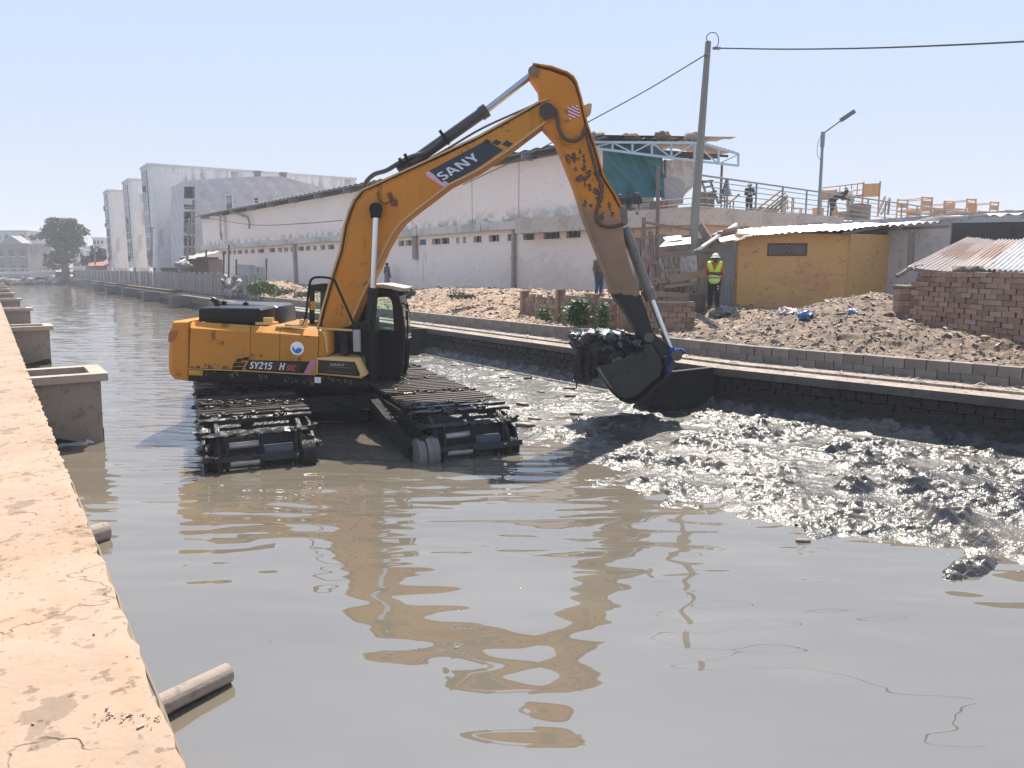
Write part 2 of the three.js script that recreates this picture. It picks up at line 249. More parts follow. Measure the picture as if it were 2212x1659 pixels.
// ---------------------------------------------------------------- right canal wall, bank ledge and kerb
{
  const zs = []; for (let z = 4; z > -26; z -= 0.5) zs.push(z); for (let z = -26; z >= -176; z -= 6) zs.push(z);
  const strip = (f0, f1) => grid(1, zs.length - 1, (u, v) => { const z = zs[Math.round(v * (zs.length - 1))]; return (u < 0.5 ? f0 : f1)(z); });
  struct('bank_ledge', mg([strip(z => [wallX(z) - 0.06, BANK, z], z => [kerbX(z) + 0.1, BANK + 0.03, z]), strip(z => [wallX(z) + 0.45, BANK + 0.06, z], z => [kerbX(z) + 0.1, BANK + 0.08, z]), strip(z => [wallX(z) + 0.45, BANK - 0.02, z], z => [wallX(z) + 0.45, BANK + 0.06, z])]), M(0.34, 0.29, 0.25, { map: T.soil, bumpMap: T.bump, bumpScale: 0.03 }));
  const w = thing('canal_wall', 'dark wet masonry wall lining the far side of the canal', 'retaining wall', V(13.2, 0, -12));
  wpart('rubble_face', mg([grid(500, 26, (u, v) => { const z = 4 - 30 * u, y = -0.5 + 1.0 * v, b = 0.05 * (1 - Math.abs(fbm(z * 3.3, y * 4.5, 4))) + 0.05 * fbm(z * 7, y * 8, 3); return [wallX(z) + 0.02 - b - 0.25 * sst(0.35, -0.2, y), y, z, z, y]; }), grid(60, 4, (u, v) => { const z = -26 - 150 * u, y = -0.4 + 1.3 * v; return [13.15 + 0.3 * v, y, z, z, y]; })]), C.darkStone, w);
  wpart('coping', mg([strip(z => [wallX(z) - 0.06, BANK - 0.16, z], z => [wallX(z) - 0.06, BANK, z]), strip(z => [wallX(z) + 0.06, BANK - 0.17, z], z => [wallX(z) - 0.06, BANK - 0.16, z]), strip(z => [wallX(z) + 0.09, 0.4, z], z => [wallX(z) + 0.09, BANK - 0.16, z])]), C.darkConcrete, w);
  const bl = [0, 1, 2, 3].map(k => muv(jit(box(0.1, 0.15, 0.26), 0.012, 8, k * 3, true)));
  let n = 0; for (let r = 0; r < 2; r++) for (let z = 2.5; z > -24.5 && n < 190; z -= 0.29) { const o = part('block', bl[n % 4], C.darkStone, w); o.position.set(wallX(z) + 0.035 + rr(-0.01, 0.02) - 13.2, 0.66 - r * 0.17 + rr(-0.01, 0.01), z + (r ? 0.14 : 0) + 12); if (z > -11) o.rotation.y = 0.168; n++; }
  // kerb of concrete blocks
  const k = thing('kerb_wall', 'low grey kerb wall of concrete blocks along the canal ledge', 'kerb', V(14.1, BANK, -12));
  wpart('core', mg([strip(z => [kerbX(z) + 0.03, BANK - 0.1, z], z => [kerbX(z) + 0.03, KERB - 0.05, z]), strip(z => [kerbX(z) + 0.02, KERB - 0.03, z], z => [kerbX(z) + 0.22, KERB - 0.03, z]), strip(z => [kerbX(z) + 0.22, BANK, z], z => [kerbX(z) + 0.22, KERB - 0.03, z])]), C.darkConcrete, k);
  const kb = [0, 1, 2, 3].map(q => muv(jit(box(0.24, 0.2, 0.378), 0.006, 6, q * 5, true))), km = [0, 1, 2].map(q => M(0.31 - 0.035 * q, 0.265 - 0.032 * q, 0.225 - 0.03 * q, { map: T.mottle, bumpMap: T.bump, bumpScale: 0.012 }));
  n = 0; for (let r = 0; r < 2; r++) for (let z = 2; z > -48; z -= 0.39) { const o = part('block', kb[n % 4], km[(n * 7 + r) % 3], k); const zz = z + (r ? 0.19 : 0); o.position.set(kerbX(zz) + 0.1 + rr(-0.008, 0.008) - 14.1, 0.12 + r * 0.205, zz + 12); o.rotation.y = zz > -11 ? 0.168 : 0; n++; }
}
// ---------------------------------------------------------------- concrete inlet boxes in the canal
function inletBox(z, left, label) {
  const t = thing('inlet_box', label, 'inlet box', V(left ? 1.0 : 12.5, 0, z), left ? 'inlet boxes along the near quay' : 'inlet boxes along the far bank');
  const m = !left && z > -30 ? C.darkStone : left ? M(0.31, 0.25, 0.2, { map: T.mottle, bumpMap: T.bump, bumpScale: 0.02 }) : M(0.12, 0.11, 0.10, { map: T.mottle, bumpMap: T.bump, bumpScale: 0.02 });  // two nearest far-bank boxes: shade of their faces put into the near-black colour
  const w = left ? 1.0 : 1.3, d = 1.25, top = left ? 1.14 : 0.93, x = 0, b = 0.15;
  const taper = g => { const p = g.attributes.position; for (let i = 0; i < p.count; i++) { const k = (top - p.getY(i)) * 0.05; p.setX(i, p.getX(i) * (1 - k)); p.setZ(i, p.getZ(i) * (1 - k)); } g.computeVertexNormals(); return g; };
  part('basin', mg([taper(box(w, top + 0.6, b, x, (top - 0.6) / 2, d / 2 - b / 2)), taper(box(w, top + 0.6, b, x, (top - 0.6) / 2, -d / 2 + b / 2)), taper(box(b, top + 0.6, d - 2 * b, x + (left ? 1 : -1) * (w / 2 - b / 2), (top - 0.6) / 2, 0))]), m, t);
  if (left) part('slab_rim', mg([bbox(1.22, 0.14, 0.24, 0, 1.195, 0.62, 0, 0.012), bbox(1.22, 0.14, 0.24, 0, 1.195, -0.62, 0, 0.012), bbox(0.26, 0.138, 1.0, 0.48, 1.195, 0, 0, 0.012)]), M(0.42, 0.33, 0.26, { map: T.mottle, bumpMap: T.bump, bumpScale: 0.02 }), t);
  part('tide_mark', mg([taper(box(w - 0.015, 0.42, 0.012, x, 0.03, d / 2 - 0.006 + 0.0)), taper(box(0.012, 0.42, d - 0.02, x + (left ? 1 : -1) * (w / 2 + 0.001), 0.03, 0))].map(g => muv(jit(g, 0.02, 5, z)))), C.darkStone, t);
}
const ordinal = ['nearest', 'second', 'third', 'fourth', 'fifth', 'sixth', 'seventh', 'eighth', 'ninth'];
for (let i = 0; i < 8; i++) inletBox(-15.75 - 13.55 * i, true, i ? `${ordinal[i]} open concrete inlet box from the camera along the near quay` : 'large open concrete inlet box beside the near quay, closest to the camera');
for (let i = 0; i < 9; i++) inletBox(-11.75 - 13.4 * i, false, i === 0 ? 'muddy inlet box, shade put into its dark colour, in the far bank beside the raised bucket' : i === 1 ? 'dark inlet box in the far bank just past the excavator cab' : `dark inlet box on the far bank, ${ordinal[i]} from the bucket`);
// ---------------------------------------------------------------- the amphibious excavator
const D0 = 15.5, S0 = -3.67;
const exPos = V(FW[0] * D0 + RT[0] * S0, 0, FW[1] * D0 + RT[1] * S0);
const ex = thing('excavator', 'orange tracked amphibious excavator on muddy pontoons standing in the canal', 'excavator', exPos, null, -YAW);
origin.delete(ex);
// a point of the photograph on the upright plane z (towards the viewer) in the machine's own axes
const E = (px, py, z = 0) => { const p = at(px, py, D0 - z); return V(p.x * RT[0] + p.z * RT[1] - S0, p.y, z); };
const EP = (list, z) => list.map(q => { const p = E(q[0], q[1], z); return [p.x, p.y]; });
{
  T.paint = tex(512, 512, (u, v) => { const a = pf(u, v, 4, 4, 121, 6), b = pf(u, v, 30, 30, 127, 4), c = pf(u, v, 3, 5, 133, 5), k = 0.75 * sst(0.70, 0.80, b) * sst(0.52, 0.66, c); const gr = sst(0.6, 0.78, pf(u, v, 34, 4, 159, 4)) * sst(0.45, 0.65, pf(u, v, 6, 5, 163, 4)) * 0.4, d = (0.8 + 0.3 * a) * (1 - gr), e = 0.42 * sst(0.5, 0.8, c) * (0.5 + pf(u, v, 50, 50, 139, 3)), sc = 0.5 * sst(0.006, 0.0, Math.abs(pf(u, v, 7, 9, 143, 3) - 0.5)) * sst(0.6, 0.7, a); return [lerp(lerp(d, 0.78, e), 0.2, Math.max(k, sc)), lerp(lerp(d, 1.0, e), 0.22, Math.max(k, sc)), lerp(lerp(d, 1.0, e), 0.35, Math.max(k, sc))]; }, [5.3, 4.7]);
  const orange = M(0.60, 0.225, 0.03, { physical: true, roughness: 0.55, specularIntensity: 0.45, map: T.paint });
  const orangeFlange = M(0.6, 0.36, 0.16, { roughness: 0.4, map: T.paint });
  const gold = M(0.66, 0.4, 0.13, { roughness: 0.4 });
  const strip = M(0.016, 0.012, 0.01, { physical: true, specularIntensity: 0.4, roughness: 0.35 }), navy = M(0.012, 0.018, 0.038, { roughness: 0.3 });
  const muddy = M(0.014, 0.0125, 0.012, { physical: true, roughness: 0.34, specularIntensity: 0.7, bumpMap: T.mudBump, bumpScale: 0.03 });
  const chrome = M(0.66, 0.67, 0.69, { roughness: 0.18, metalness: 1 });
  const graySteel = M(0.2, 0.18, 0.155, { roughness: 0.5, metalness: 0.3, map: T.mottle });
  const print = (w, h, draw) => { const c = document.createElement('canvas'); c.width = w; c.height = h; const x = c.getContext('2d'); draw(x, w, h); const t = new THREE.CanvasTexture(c); t.colorSpace = THREE.SRGBColorSpace; t.anisotropy = 8; return t; };
  // flat sheet over four machine-plane corners: top left, top right, bottom right, bottom left
  const sheet = (c4, z) => { const q = c4.map(p => E(p[0], p[1], z)); return grid(8, 4, (u, v) => { const a = q[3].clone().lerp(q[2], u), b = q[0].clone().lerp(q[1], u), p = a.lerp(b, v); return [p.x, p.y, p.z, u, v]; }); };
  const flat = (pts, z) => { const g = new THREE.ShapeGeometry(new THREE.Shape(EP(pts, z).map(p => new THREE.Vector2(p[0], p[1])))); return clean(g.translate(0, 0, z)); };

  // ---- pontoons: hull, side plates, track chains and cross bars
  const hd = 0.19, dirW = [Math.sin(hd), -Math.cos(hd)];
  const toL = p => { const x = p.x - exPos.x, z = p.z - exPos.z; return V(x * RT[0] + z * RT[1], p.y, -(x * FW[0] + z * FW[1])); };
  const bars = [0, 1, 2, 3].map(k => { const g = mg([jit(new THREE.BoxGeometry(1.72, 0.055, 0.085, 18, 2, 2), 0.012, 5, k), ...Array.from({ length: 5 }, () => lump(rr(0.025, 0.055), 1.7, 0.5, 0.8, 0.02, 9, k).translate(rr(-0.82, 0.82), 0.03, rr(-0.04, 0.04)))].map(clean)); g.computeVertexNormals(); return g; });
  const barClean = muv(mergeGeometries([box(1.72, 0.06, 0.08), box(0.1, 0.1, 0.12, -0.72, -0.03, 0), box(0.1, 0.1, 0.12, 0.72, -0.03, 0)]));
  const barMud = muddy, barSteel = M(0.10, 0.075, 0.06, { roughness: 0.38, metalness: 0.3, map: T.rust });
  [['left', onY(575, 1010, 0).setX(3.32).setZ(-11.85), 0], ['right', V(6.42, 0, -10.55), 1]].forEach(([, w, side]) => {
    const L = 8.2, H = 0.74, r = 0.36;
    // hull profile along its length: z = 0 at the near bow, negative away
    const prof = [[0.35, -0.55], [0.12, -0.3], [0.1, 0.05], [0.3, 0.5], [0.8, 0.62], [L - 0.6, 0.62], [L - 0.1, 0.1], [L - 0.5, -0.55]];
    const hull = prism(prof, -0.72, 0.72, 0.02).rotateY(Math.PI / 2);
    const p = part('pontoon', [hull], muddy, ex, side ? 'pontoon on the mud side' : 'near pontoon beside the quay');
    p.position.copy(toL(w)); p.rotation.y = -Math.atan2(dirW[0] * RT[0] + dirW[1] * RT[1], dirW[0] * FW[0] + dirW[1] * FW[1]);
    const shp = [[0.06, -0.5], [-0.12, -0.25], [-0.14, 0.1], [0.02, 0.42], [0.42, 0.6], [L - 0.7, 0.6], [L - 0.15, 0.2], [L - 0.4, -0.5]];
    for (const s of [-1, 1]) part('side_plate', [prism(shp, s * 0.8, s * 0.845, 0.006).rotateY(Math.PI / 2)], muddy, p);
    for (const s of [-1, 1]) part('bow_drum', [clean(new THREE.CylinderGeometry((s > 0) === !side ? 0.27 : 0.13, (s > 0) === !side ? 0.27 : 0.13, 0.2, 22).rotateZ(Math.PI / 2).translate(s * 0.72, 0.13, 0.02))], side && s < 0 ? graySteel : muddy, p);
    // chain path round the pontoon, bars every 0.19 m
    const path = new THREE.CatmullRomCurve3([V(0, -0.5, -0.5), V(0, -0.32, 0.16), V(0, 0.1, 0.2), V(0, 0.5, 0.02), V(0, 0.73, -0.5), V(0, 0.74, -1.2), V(0, 0.74, -4), V(0, 0.73, -L + 1), V(0, 0.55, -L + 0.2), V(0, 0.1, -L - 0.05), V(0, -0.4, -L + 0.2)]);
    const n = Math.floor(path.getLength() / 0.2); let k = 0;
    for (let i = 0; i <= n; i++) {
      const t = path.getPointAt(i / n), d = path.getTangentAt(i / n), near = t.z > -0.35;
      if (near && i % 2 && t.z > -0.2) continue;
      const muddyBar = side ? (i % 9 < 2 || t.z > -0.9) : (i % 7 < 5 || t.z > -0.6);
      const b = part('track_bar', muddyBar ? bars[k++ % 4] : barClean, muddyBar ? barMud : barSteel, p);
      b.position.copy(t); b.quaternion.setFromRotationMatrix(new THREE.Matrix4().lookAt(V(0, 0, 0), d, V(0, d.z > 0 ? -1 : 1, -0.2))); b.rotation.z += rr(-0.012, 0.012); b.rotation.y += rr(-0.012, 0.012);
    }
    for (const s of [-1, 1]) { const pts = path.getSpacedPoints(70).map(q => V(s * 0.62, q.y - 0.05, q.z)); part('track_chain', [tube(pts, 0.05, 140, 6)], muddy, p); }
    // hydraulic parts between the chains at the bow
    part('bow_box', [bbox(0.46, 0.24, 0.16, 0.27, 0.22, 0.06, 0, 0.02)], M(0.05, 0.062, 0.08, { roughness: 0.4 }), p);
    part('bow_cylinder', [rod(V(-0.46, 0.14, 0.12), V(-0.03, 0.14, 0.12), 0.075, 0.075, 14)], M(0.46, 0.43, 0.38, { roughness: 0.4, metalness: 0.4 }), p);
    part('bow_cylinder', [rod(V(-0.46, 0.36, 0.0), V(0.0, 0.37, 0.0), 0.05)], M(0.36, 0.33, 0.3, { roughness: 0.4, metalness: 0.4 }), p);
    for (const x of [-0.5, 0.0, 0.02, 0.54]) part('bow_bracket', [box(0.045, 0.66, 0.09, x, 0.22, 0.1)], muddy, p);
    const ml = []; for (let i = 0; i < 38; i++) { const e = rnd() < 0.7; ml.push(lump(rr(0.035, 0.095), 1.4, 0.55, 1.3, 0.035, 8, i).translate(e ? (rnd() < 0.75 ? -1 : 1) * rr(0.68, 0.86) : rr(-0.7, 0.7), e ? rr(0.2, 0.76) : 0.72, e ? -rr(0, 4.5) * rnd() + 0.1 : -rr(0, 3.5))); }
    tag(part('mud_clod', ml, muddy, p), null, null, null, 'stuff');
    if (side) { const q = part('swing_arm', [bar(V(-0.95, 0.12, -0.15), V(-1.0, 0.52, -2.6), 0.16, 0.2)], muddy, p); part('end_cap', [clean(new THREE.CylinderGeometry(0.27, 0.27, 0.12, 24).rotateZ(Math.PI / 2).translate(-0.9, 0.1, 0.02))], graySteel, q); part('hose', [tube([V(-1.0, 0.5, -2.5), V(-1.25, 0.55, -2.9), V(-1.6, 0.62, -3.3), V(-1.9, 0.6, -3.8)], 0.02), tube([V(-1.0, 0.44, -2.3), V(-1.3, 0.42, -2.7), V(-1.7, 0.5, -3.2)], 0.018)], C.rubber, p); }
  });
  // cross beams and slewing pedestal
  part('cross_beam', [0, 1].map(k => box(3.4, 0.3, 0.4, 0.15, 0.48, 0.75 - k * 1.6, 0.3)), muddy, ex);
  part('pedestal', [clean(new THREE.CylinderGeometry(0.72, 0.8, 0.55, 40).translate(-0.05, 0.52, 0)), clean(new THREE.CylinderGeometry(0.66, 0.66, 0.2, 40).translate(-0.05, 0.85, 0)), box(1.5, 0.5, 1.1, 0, 0.3, 0)], muddy, ex);

  // ---- upper structure (near side plane z = 1.35)
  const Z = 1.35, ZB = -1.3;
  part('deck', [prism(EP([[407, 800], [685, 812], [782, 820], [789, 837], [633, 836], [407, 823]], Z), ZB, Z, 0.02)], M(0.013, 0.011, 0.01, { physical: true, specularIntensity: 0.35, roughness: 0.5, map: T.mottle }), ex);
  // counterweight with rounded rear corner
  { const q = EP([[407.5, 694], [371, 694.5], [362, 712], [352, 770], [349.5, 800], [357, 813], [372, 821], [407.5, 825]], Z), g = prism(q, ZB, Z, 0.07);
    const p = g.attributes.position; for (let i = 0; i < p.count; i++) { const x = p.getX(i), e = Math.max(0, -2.62 - x); if (p.getZ(i) > 0) p.setZ(i, p.getZ(i) - e * e * 2.2); else p.setZ(i, p.getZ(i) + e * e * 2.2); } g.computeVertexNormals();
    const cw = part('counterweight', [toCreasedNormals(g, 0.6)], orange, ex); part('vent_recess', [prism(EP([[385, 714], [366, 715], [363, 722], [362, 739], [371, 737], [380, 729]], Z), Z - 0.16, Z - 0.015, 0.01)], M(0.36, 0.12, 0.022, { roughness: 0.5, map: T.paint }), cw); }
  const panels = [[411.5, 541, 694.2, 702.6, 794.5, 801], [541.8, 604.4, 702.7, 706.6, 801, 804.5], [605.2, 687.6, 706.7, 712.3, 804.6, 808.5]];
  const doors = panels.map(([x0, x1, a, b, c, d], i) => { const o = part('side_door', [prism(EP([[x0, a + 14], [x1, b + 14], [x1 - 1.5, d], [x0 - 3.5 + i, c]], Z), Z - 0.5, Z, 0.012)], orange, ex); const q = [E(x0 + 0.3, a + 14.2, Z - 0.006), E(x1 - 0.3, b + 14.2, Z - 0.006), E(x1 - 0.3, b, Z - 0.16), E(x0 + 0.3, a, Z - 0.16), E(x1 - 0.3, b, Z - 0.5), E(x0 + 0.3, a, Z - 0.5)]; const fc = (p0, p1, p2, p3) => muv(grid(6, 3, (u, v) => { const l = p0.clone().lerp(p1, u), h = p3.clone().lerp(p2, u), w = l.lerp(h, v); return [w.x, w.y, w.z]; })); part('door_chamfer', [fc(q[0], q[1], q[2], q[3]), fc(q[3], q[2], q[4], q[5])], orange, o); return o; });
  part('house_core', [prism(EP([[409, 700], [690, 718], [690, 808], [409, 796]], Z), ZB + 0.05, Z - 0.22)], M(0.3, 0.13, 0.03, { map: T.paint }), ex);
  part('latch', [bbox(0.21, 0.15, 0.02, ...E(513, 758, Z).toArray(), 0, 0.006), box(0.12, 0.07, 0.03, ...E(515, 758, Z).toArray())], M(0.5, 0.2, 0.03, { roughness: 0.4 }), doors[0]);
  part('rear_column', [toCreasedNormals(prism(EP([[688.4, 712.4], [707, 715], [711, 727], [712.8, 764], [706, 770.5], [686.6, 771.5]], Z), Z - 0.5, Z + 0.0, 0.04), 0.5)], orange, ex);
  part('column_rib', [prism(EP([[696, 716], [703, 716], [707, 730], [708.5, 762], [706, 763], [702, 730]], Z), Z, Z + 0.02, 0.004)], gold, ex);
  const tb = part('tool_box', [toCreasedNormals(prism(EP([[684, 772], [710, 770.5], [772, 775], [788.5, 812], [781, 818], [682.5, 809]], Z), Z - 0.7, Z + 0.01, 0.03), 0.5)], gold, ex);
  part('box_panel', [prism(EP([[687.5, 777.5], [767, 781.5], [778, 808], [776, 812.5], [686.5, 805.5]], Z), Z, Z + 0.018, 0.004)], strip, tb);
  // prints
  part('maker_print', [sheet([[688, 779.5], [766, 783], [774, 811], [688, 804]], Z + 0.022)], M(1, 1, 1, { roughness: 0.35, map: print(1024, 360, (x, w, h) => {
    x.fillStyle = '#221a17'; x.fillRect(0, 0, w, h); x.fillStyle = '#aaa29c'; x.textAlign = 'center';
    x.save(); x.translate(520, 128); x.scale(1.55, 1); x.font = 'bold 104px sans-serif'; x.fillText('SANY', 0, 0); x.restore();
    x.fillRect(230, 160, 640, 5); x.fillRect(230, 305, 640, 5); x.font = 'bold 78px sans-serif'; x.fillText('三一服务', 340, 264); x.fillText('挖您满意', 700, 264);
    x.fillStyle = '#221a17'; }) }), tb);
  { const ms = [], c = [[420, 800], [450, 806], [500, 812], [560, 816], [620, 824], [665, 826], [700, 822], [740, 828], [450, 796]]; for (const [x, y] of c) for (let i = 0; i < 9; i++) { const e = E(x + rr(-9, 22), y + rr(-6, 5) - 10 * rnd() * rnd(), Z); ms.push(lump(rr(0.006, 0.024), 1.3, rr(0.7, 1.8), 0.2, 0.01, 30, x + i).translate(e.x, e.y, Z + 0.004)); } part('mud_splash', ms, M(0.12, 0.075, 0.045), ex); }
  part('yellow_line', [prism(EP([[406, 795.5], [533, 800.5], [683, 808.6], [683, 810.4], [533, 802.3], [406, 797.2]], Z), Z, Z + 0.012)], gold, ex);
  part('model_strip', [flat([[538.5, 777.8], [672, 781], [655.8, 806.4], [533, 799.4], [529, 795]], Z + 0.004)], strip, ex);
  for (const [x, y] of [[515, 778], [529, 775], [508, 787], [521, 786.5], [505.5, 796], [517, 796.2]]) part('check_mark', [flat([[x - 4, y - 3.5], [x + 8, y - 4], [x + 3, y + 4], [x - 9, y + 3.8]].map(q => [q[0] + 2, q[1]]), Z + 0.004)], strip, ex);
  part('model_print', [sheet([[539.5, 779.4], [652, 784], [646, 803.6], [535.5, 798.2]], Z + 0.008)], M(1, 1, 1, { roughness: 0.35, map: print(1024, 190, (x, w, h) => {
    x.fillStyle = '#261c17'; x.fillRect(0, 0, w, h); x.fillStyle = '#e4e2e4'; x.save(); x.translate(18, 168); x.scale(0.86, 1.1); x.font = 'bold 190px sans-serif'; x.fillText('SY215', 0, 0); x.fillText('H', 676, 0); x.fillStyle = '#d6506c'; x.font = 'bold 140px sans-serif'; x.fillText('SIC', 855, 0); x.restore(); }) }), ex);
  part('stripe', [flat([[671.5, 776.6], [684.9, 776.6], [671, 807], [656, 806.2]], Z + 0.006)], M(0.5, 0.42, 0.5, { roughness: 0.35, map: tex(4, 64, (u, v) => v < 0.45 ? [1, 0.45, 0.55] : [1, 0.98, 1], null) }), ex);
  { const c = E(642, 752.5, Z), g = new THREE.CircleGeometry(0.128, 40).translate(c.x, c.y, Z + 0.005);
    part('round_badge', [g], M(1, 1, 1, { roughness: 0.35, map: print(512, 512, (x, w, h) => {
      x.fillStyle = '#f2f2f2'; x.fillRect(0, 0, w, h); x.fillStyle = '#2a6fae'; x.beginPath(); x.arc(256, 268, 180, 0.05, Math.PI * 0.98); x.bezierCurveTo(190, 330, 330, 190, 436, 275); x.fill(); x.fillStyle = '#2d7db5'; x.beginPath(); x.arc(256, 262, 184, Math.PI * 0.95, Math.PI * 1.2); x.lineTo(170, 330); x.fill(); x.fillStyle = '#49a0cf'; x.beginPath(); x.moveTo(160, 340); x.bezierCurveTo(200, 220, 320, 190, 420, 240); x.bezierCurveTo(320, 230, 230, 300, 160, 340); x.fill();
      x.strokeStyle = '#f2f2f2'; x.lineWidth = 9; x.beginPath(); x.moveTo(150, 350); x.bezierCurveTo(220, 250, 320, 220, 430, 262); x.stroke();
      x.fillStyle = '#333'; x.font = 'bold 52px sans-serif'; x.textAlign = 'center'; x.fillText('中建环保', 256, 118); x.font = 'bold 30px sans-serif'; x.fillText('ENVIRONMENT', 256, 486); }) }), ex); }
  part('warning_label', [sheet([[408, 799.5], [438, 801], [437, 811], [408, 810]], Z + 0.024)], M(1, 1, 1, { map: print(256, 90, (x, w, h) => { x.fillStyle = '#d9a92c'; x.fillRect(0, 0, w, h); x.strokeStyle = x.fillStyle = '#2a1c0c'; x.lineWidth = 8; for (const k of [70, 150]) { x.beginPath(); x.moveTo(k, 14); x.lineTo(k + 40, 74); x.lineTo(k - 40, 74); x.closePath(); x.stroke(); } x.fillRect(205, 20, 14, 50); x.fillRect(230, 30, 10, 40); }) }), ex);
  part('white_label', [sheet([[679.5, 814.5], [693, 815], [693, 827.5], [679.5, 827]], Z + 0.024)], M(1, 1, 1, { map: print(96, 96, (x, w, h) => { x.fillStyle = '#e8e6e2'; x.fillRect(0, 0, w, h); x.fillStyle = '#333'; x.fillRect(18, 44, 60, 4); x.fillRect(40, 24, 18, 5); x.fillRect(44, 60, 6, 12); }) }), ex);
  // hoods, exhaust and rails on the roof
  part('engine_hood', [toCreasedNormals(prism(EP([[428, 668], [433, 664.5], [560, 665.5], [566, 670], [567, 702], [427, 694]], Z - 0.25), 0.2, Z - 0.25, 0.05), 0.6)], C.black, ex);
  part('engine_hood', [toCreasedNormals(prism(EP([[462, 660], [470, 655.5], [590, 659], [599, 663], [604, 672], [606, 706], [450, 700]], 0.1), -1.1, 0.1, 0.06), 0.6)], M(0.03, 0.03, 0.032, { roughness: 0.28 }), ex);
  part('exhaust', [tube([E(470, 668, 0.4), E(469, 656, 0.4), E(465, 650, 0.4), E(458, 646.5, 0.4)], 0.055, 20, 12)], C.black, ex);
  for (const [x, y] of [[484, 657], [531, 659]]) part('hood_hinge', [box(0.1, 0.06, 0.05, ...E(x, y - 2, 0.1).toArray()), box(0.02, 0.1, 0.05, ...E(x, y - 3, 0.1).toArray())], C.black, ex);
  part('deck_fitting', [box(0.38, 0.05, 0.2, ...E(577, 698, 1.0).toArray()), box(0.26, 0.12, 0.1, ...E(576, 693, 1.0).toArray()), box(0.5, 0.03, 0.06, ...E(625, 706, 1.2).toArray())], gold, ex);
  part('hand_rail', [tube([E(616, 703, 1.1), E(640, 704.5, 1.1), E(653, 702, 1.1), E(659, 690, 1.1), E(668, 620, 1.1), E(672, 605, 1.1), E(680, 599.5, 1.1), E(714, 601, 1.1), E(722, 606, 1.1), E(731, 625, 1.1), E(764, 700, 1.1)], 0.024, 120, 8)], C.rubber, ex);
  part('rail_foot', [prism(EP([[648, 690], [662, 690], [662, 708], [646, 708]], 1.1), 1.0, 1.12)], gold, ex);
  part('guard_bar', [bar(E(690, 709, 1.2), E(760, 713.5, 1.2), 0.035)], gold, ex);
  // ---- cab on the far side
  { const z1 = -0.32, z0 = -1.3;
    const outer = EP([[668, 616], [700, 611.5], [816, 619], [846, 624], [857, 632], [869, 664], [875, 739], [869, 806], [858, 833], [668, 828]], z1);
    const shell = new THREE.Shape(outer.map(p => new THREE.Vector2(p[0], p[1])));
    const holes = [[[813, 641], [838.7, 640], [846, 646], [849.5, 660], [853, 717], [806, 713]], [[676, 628], [740, 632], [736, 716], [676, 712]]];
    for (const hp of holes) shell.holes.push(new THREE.Path(EP(hp, z1).map(p => new THREE.Vector2(p[0], p[1]))));
    const shell2 = new THREE.Shape(outer.map(p => new THREE.Vector2(p[0], p[1]))); shell2.holes.push(new THREE.Path(EP([[690, 630], [846, 634], [862, 745], [690, 742]], z1).map(p => new THREE.Vector2(p[0], p[1]))));
    const side = (z, far) => { const g = new THREE.ExtrudeGeometry(far ? shell2 : shell, { depth: 0.06, bevelEnabled: true, bevelSize: 0.015, bevelThickness: 0.015, bevelOffset: -0.015, bevelSegments: 2 }); return muv(g.translate(0, 0, z)); };
    const cab = part('cab', [side(z1 - 0.07), side(z0, true), prism(EP([[668, 770], [858, 776], [858, 833], [668, 828]], z1), z0, z1 - 0.1), bar(E(861, 640, z0 + 0.04), E(873, 735, z0 + 0.04), 0.06), prism(EP([[668, 616], [700, 611.5], [816, 619], [846, 624], [846, 627], [668, 622]], z1), z0 + 0.06, z1 - 0.07)], M(0.013, 0.01, 0.009, { physical: true, specularIntensity: 0.4, roughness: 0.4 }), ex);
    for (const hp of holes) part('side_window', [flat(hp, z1 - 0.04)], C.glass, cab);
    part('far_window', [flat([[690, 630], [846, 634], [862, 745], [690, 742]], z0 + 0.03)], C.glass, cab);
    part('windscreen', [grid(6, 6, (u, v) => { const a = E(862, 640, z1), b = E(876, 742, z1), p = a.lerp(b, v); return [p.x + 0.0 + 0.03 * Math.sin(v * 3), p.y, lerp(z0 + 0.06, z1 - 0.08, u)]; })], C.glass, cab);
    part('seat', [bbox(0.5, 0.14, 0.5, ...E(800, 742, -0.8).toArray(), 0, 0.03), bbox(0.14, 0.75, 0.5, ...E(775, 712, -0.8).toArray(), 0, 0.03)], C.black, cab);
    part('roof_visor', [toCreasedNormals(prism(EP([[806, 613.5], [830, 613], [877, 622], [866, 629.5], [846, 624.5], [806, 619.5]], z1), z0 - 0.1, z1 + 0.08, 0.015), 0.4)], M(0.62, 0.46, 0.33, { roughness: 0.5 }), cab);
    part('grab_bar', [tube([E(868, 655, z1 + 0.05), E(876, 657, z1 + 0.1), E(880, 690, z1 + 0.1), E(880, 720, z1 + 0.1), E(875, 788, z1 + 0.1), E(867, 786, z1 + 0.05)], 0.018, 50), tube([E(872, 668, z0), E(882, 670, z0 - 0.1), E(884, 692, z0 - 0.1), E(876, 694, z0)], 0.018, 30)], C.black, cab);
    part('mirror', [bbox(0.05, 0.2, 0.16, ...E(879, 680, z1 + 0.12).toArray(), 0.2, 0.015)], C.black, cab);
    part('operator_lever', [rod(E(832, 735, -0.6), E(836, 712, -0.6), 0.014), rod(E(820, 735, -0.9), E(826, 710, -0.9), 0.014)], C.black, cab);
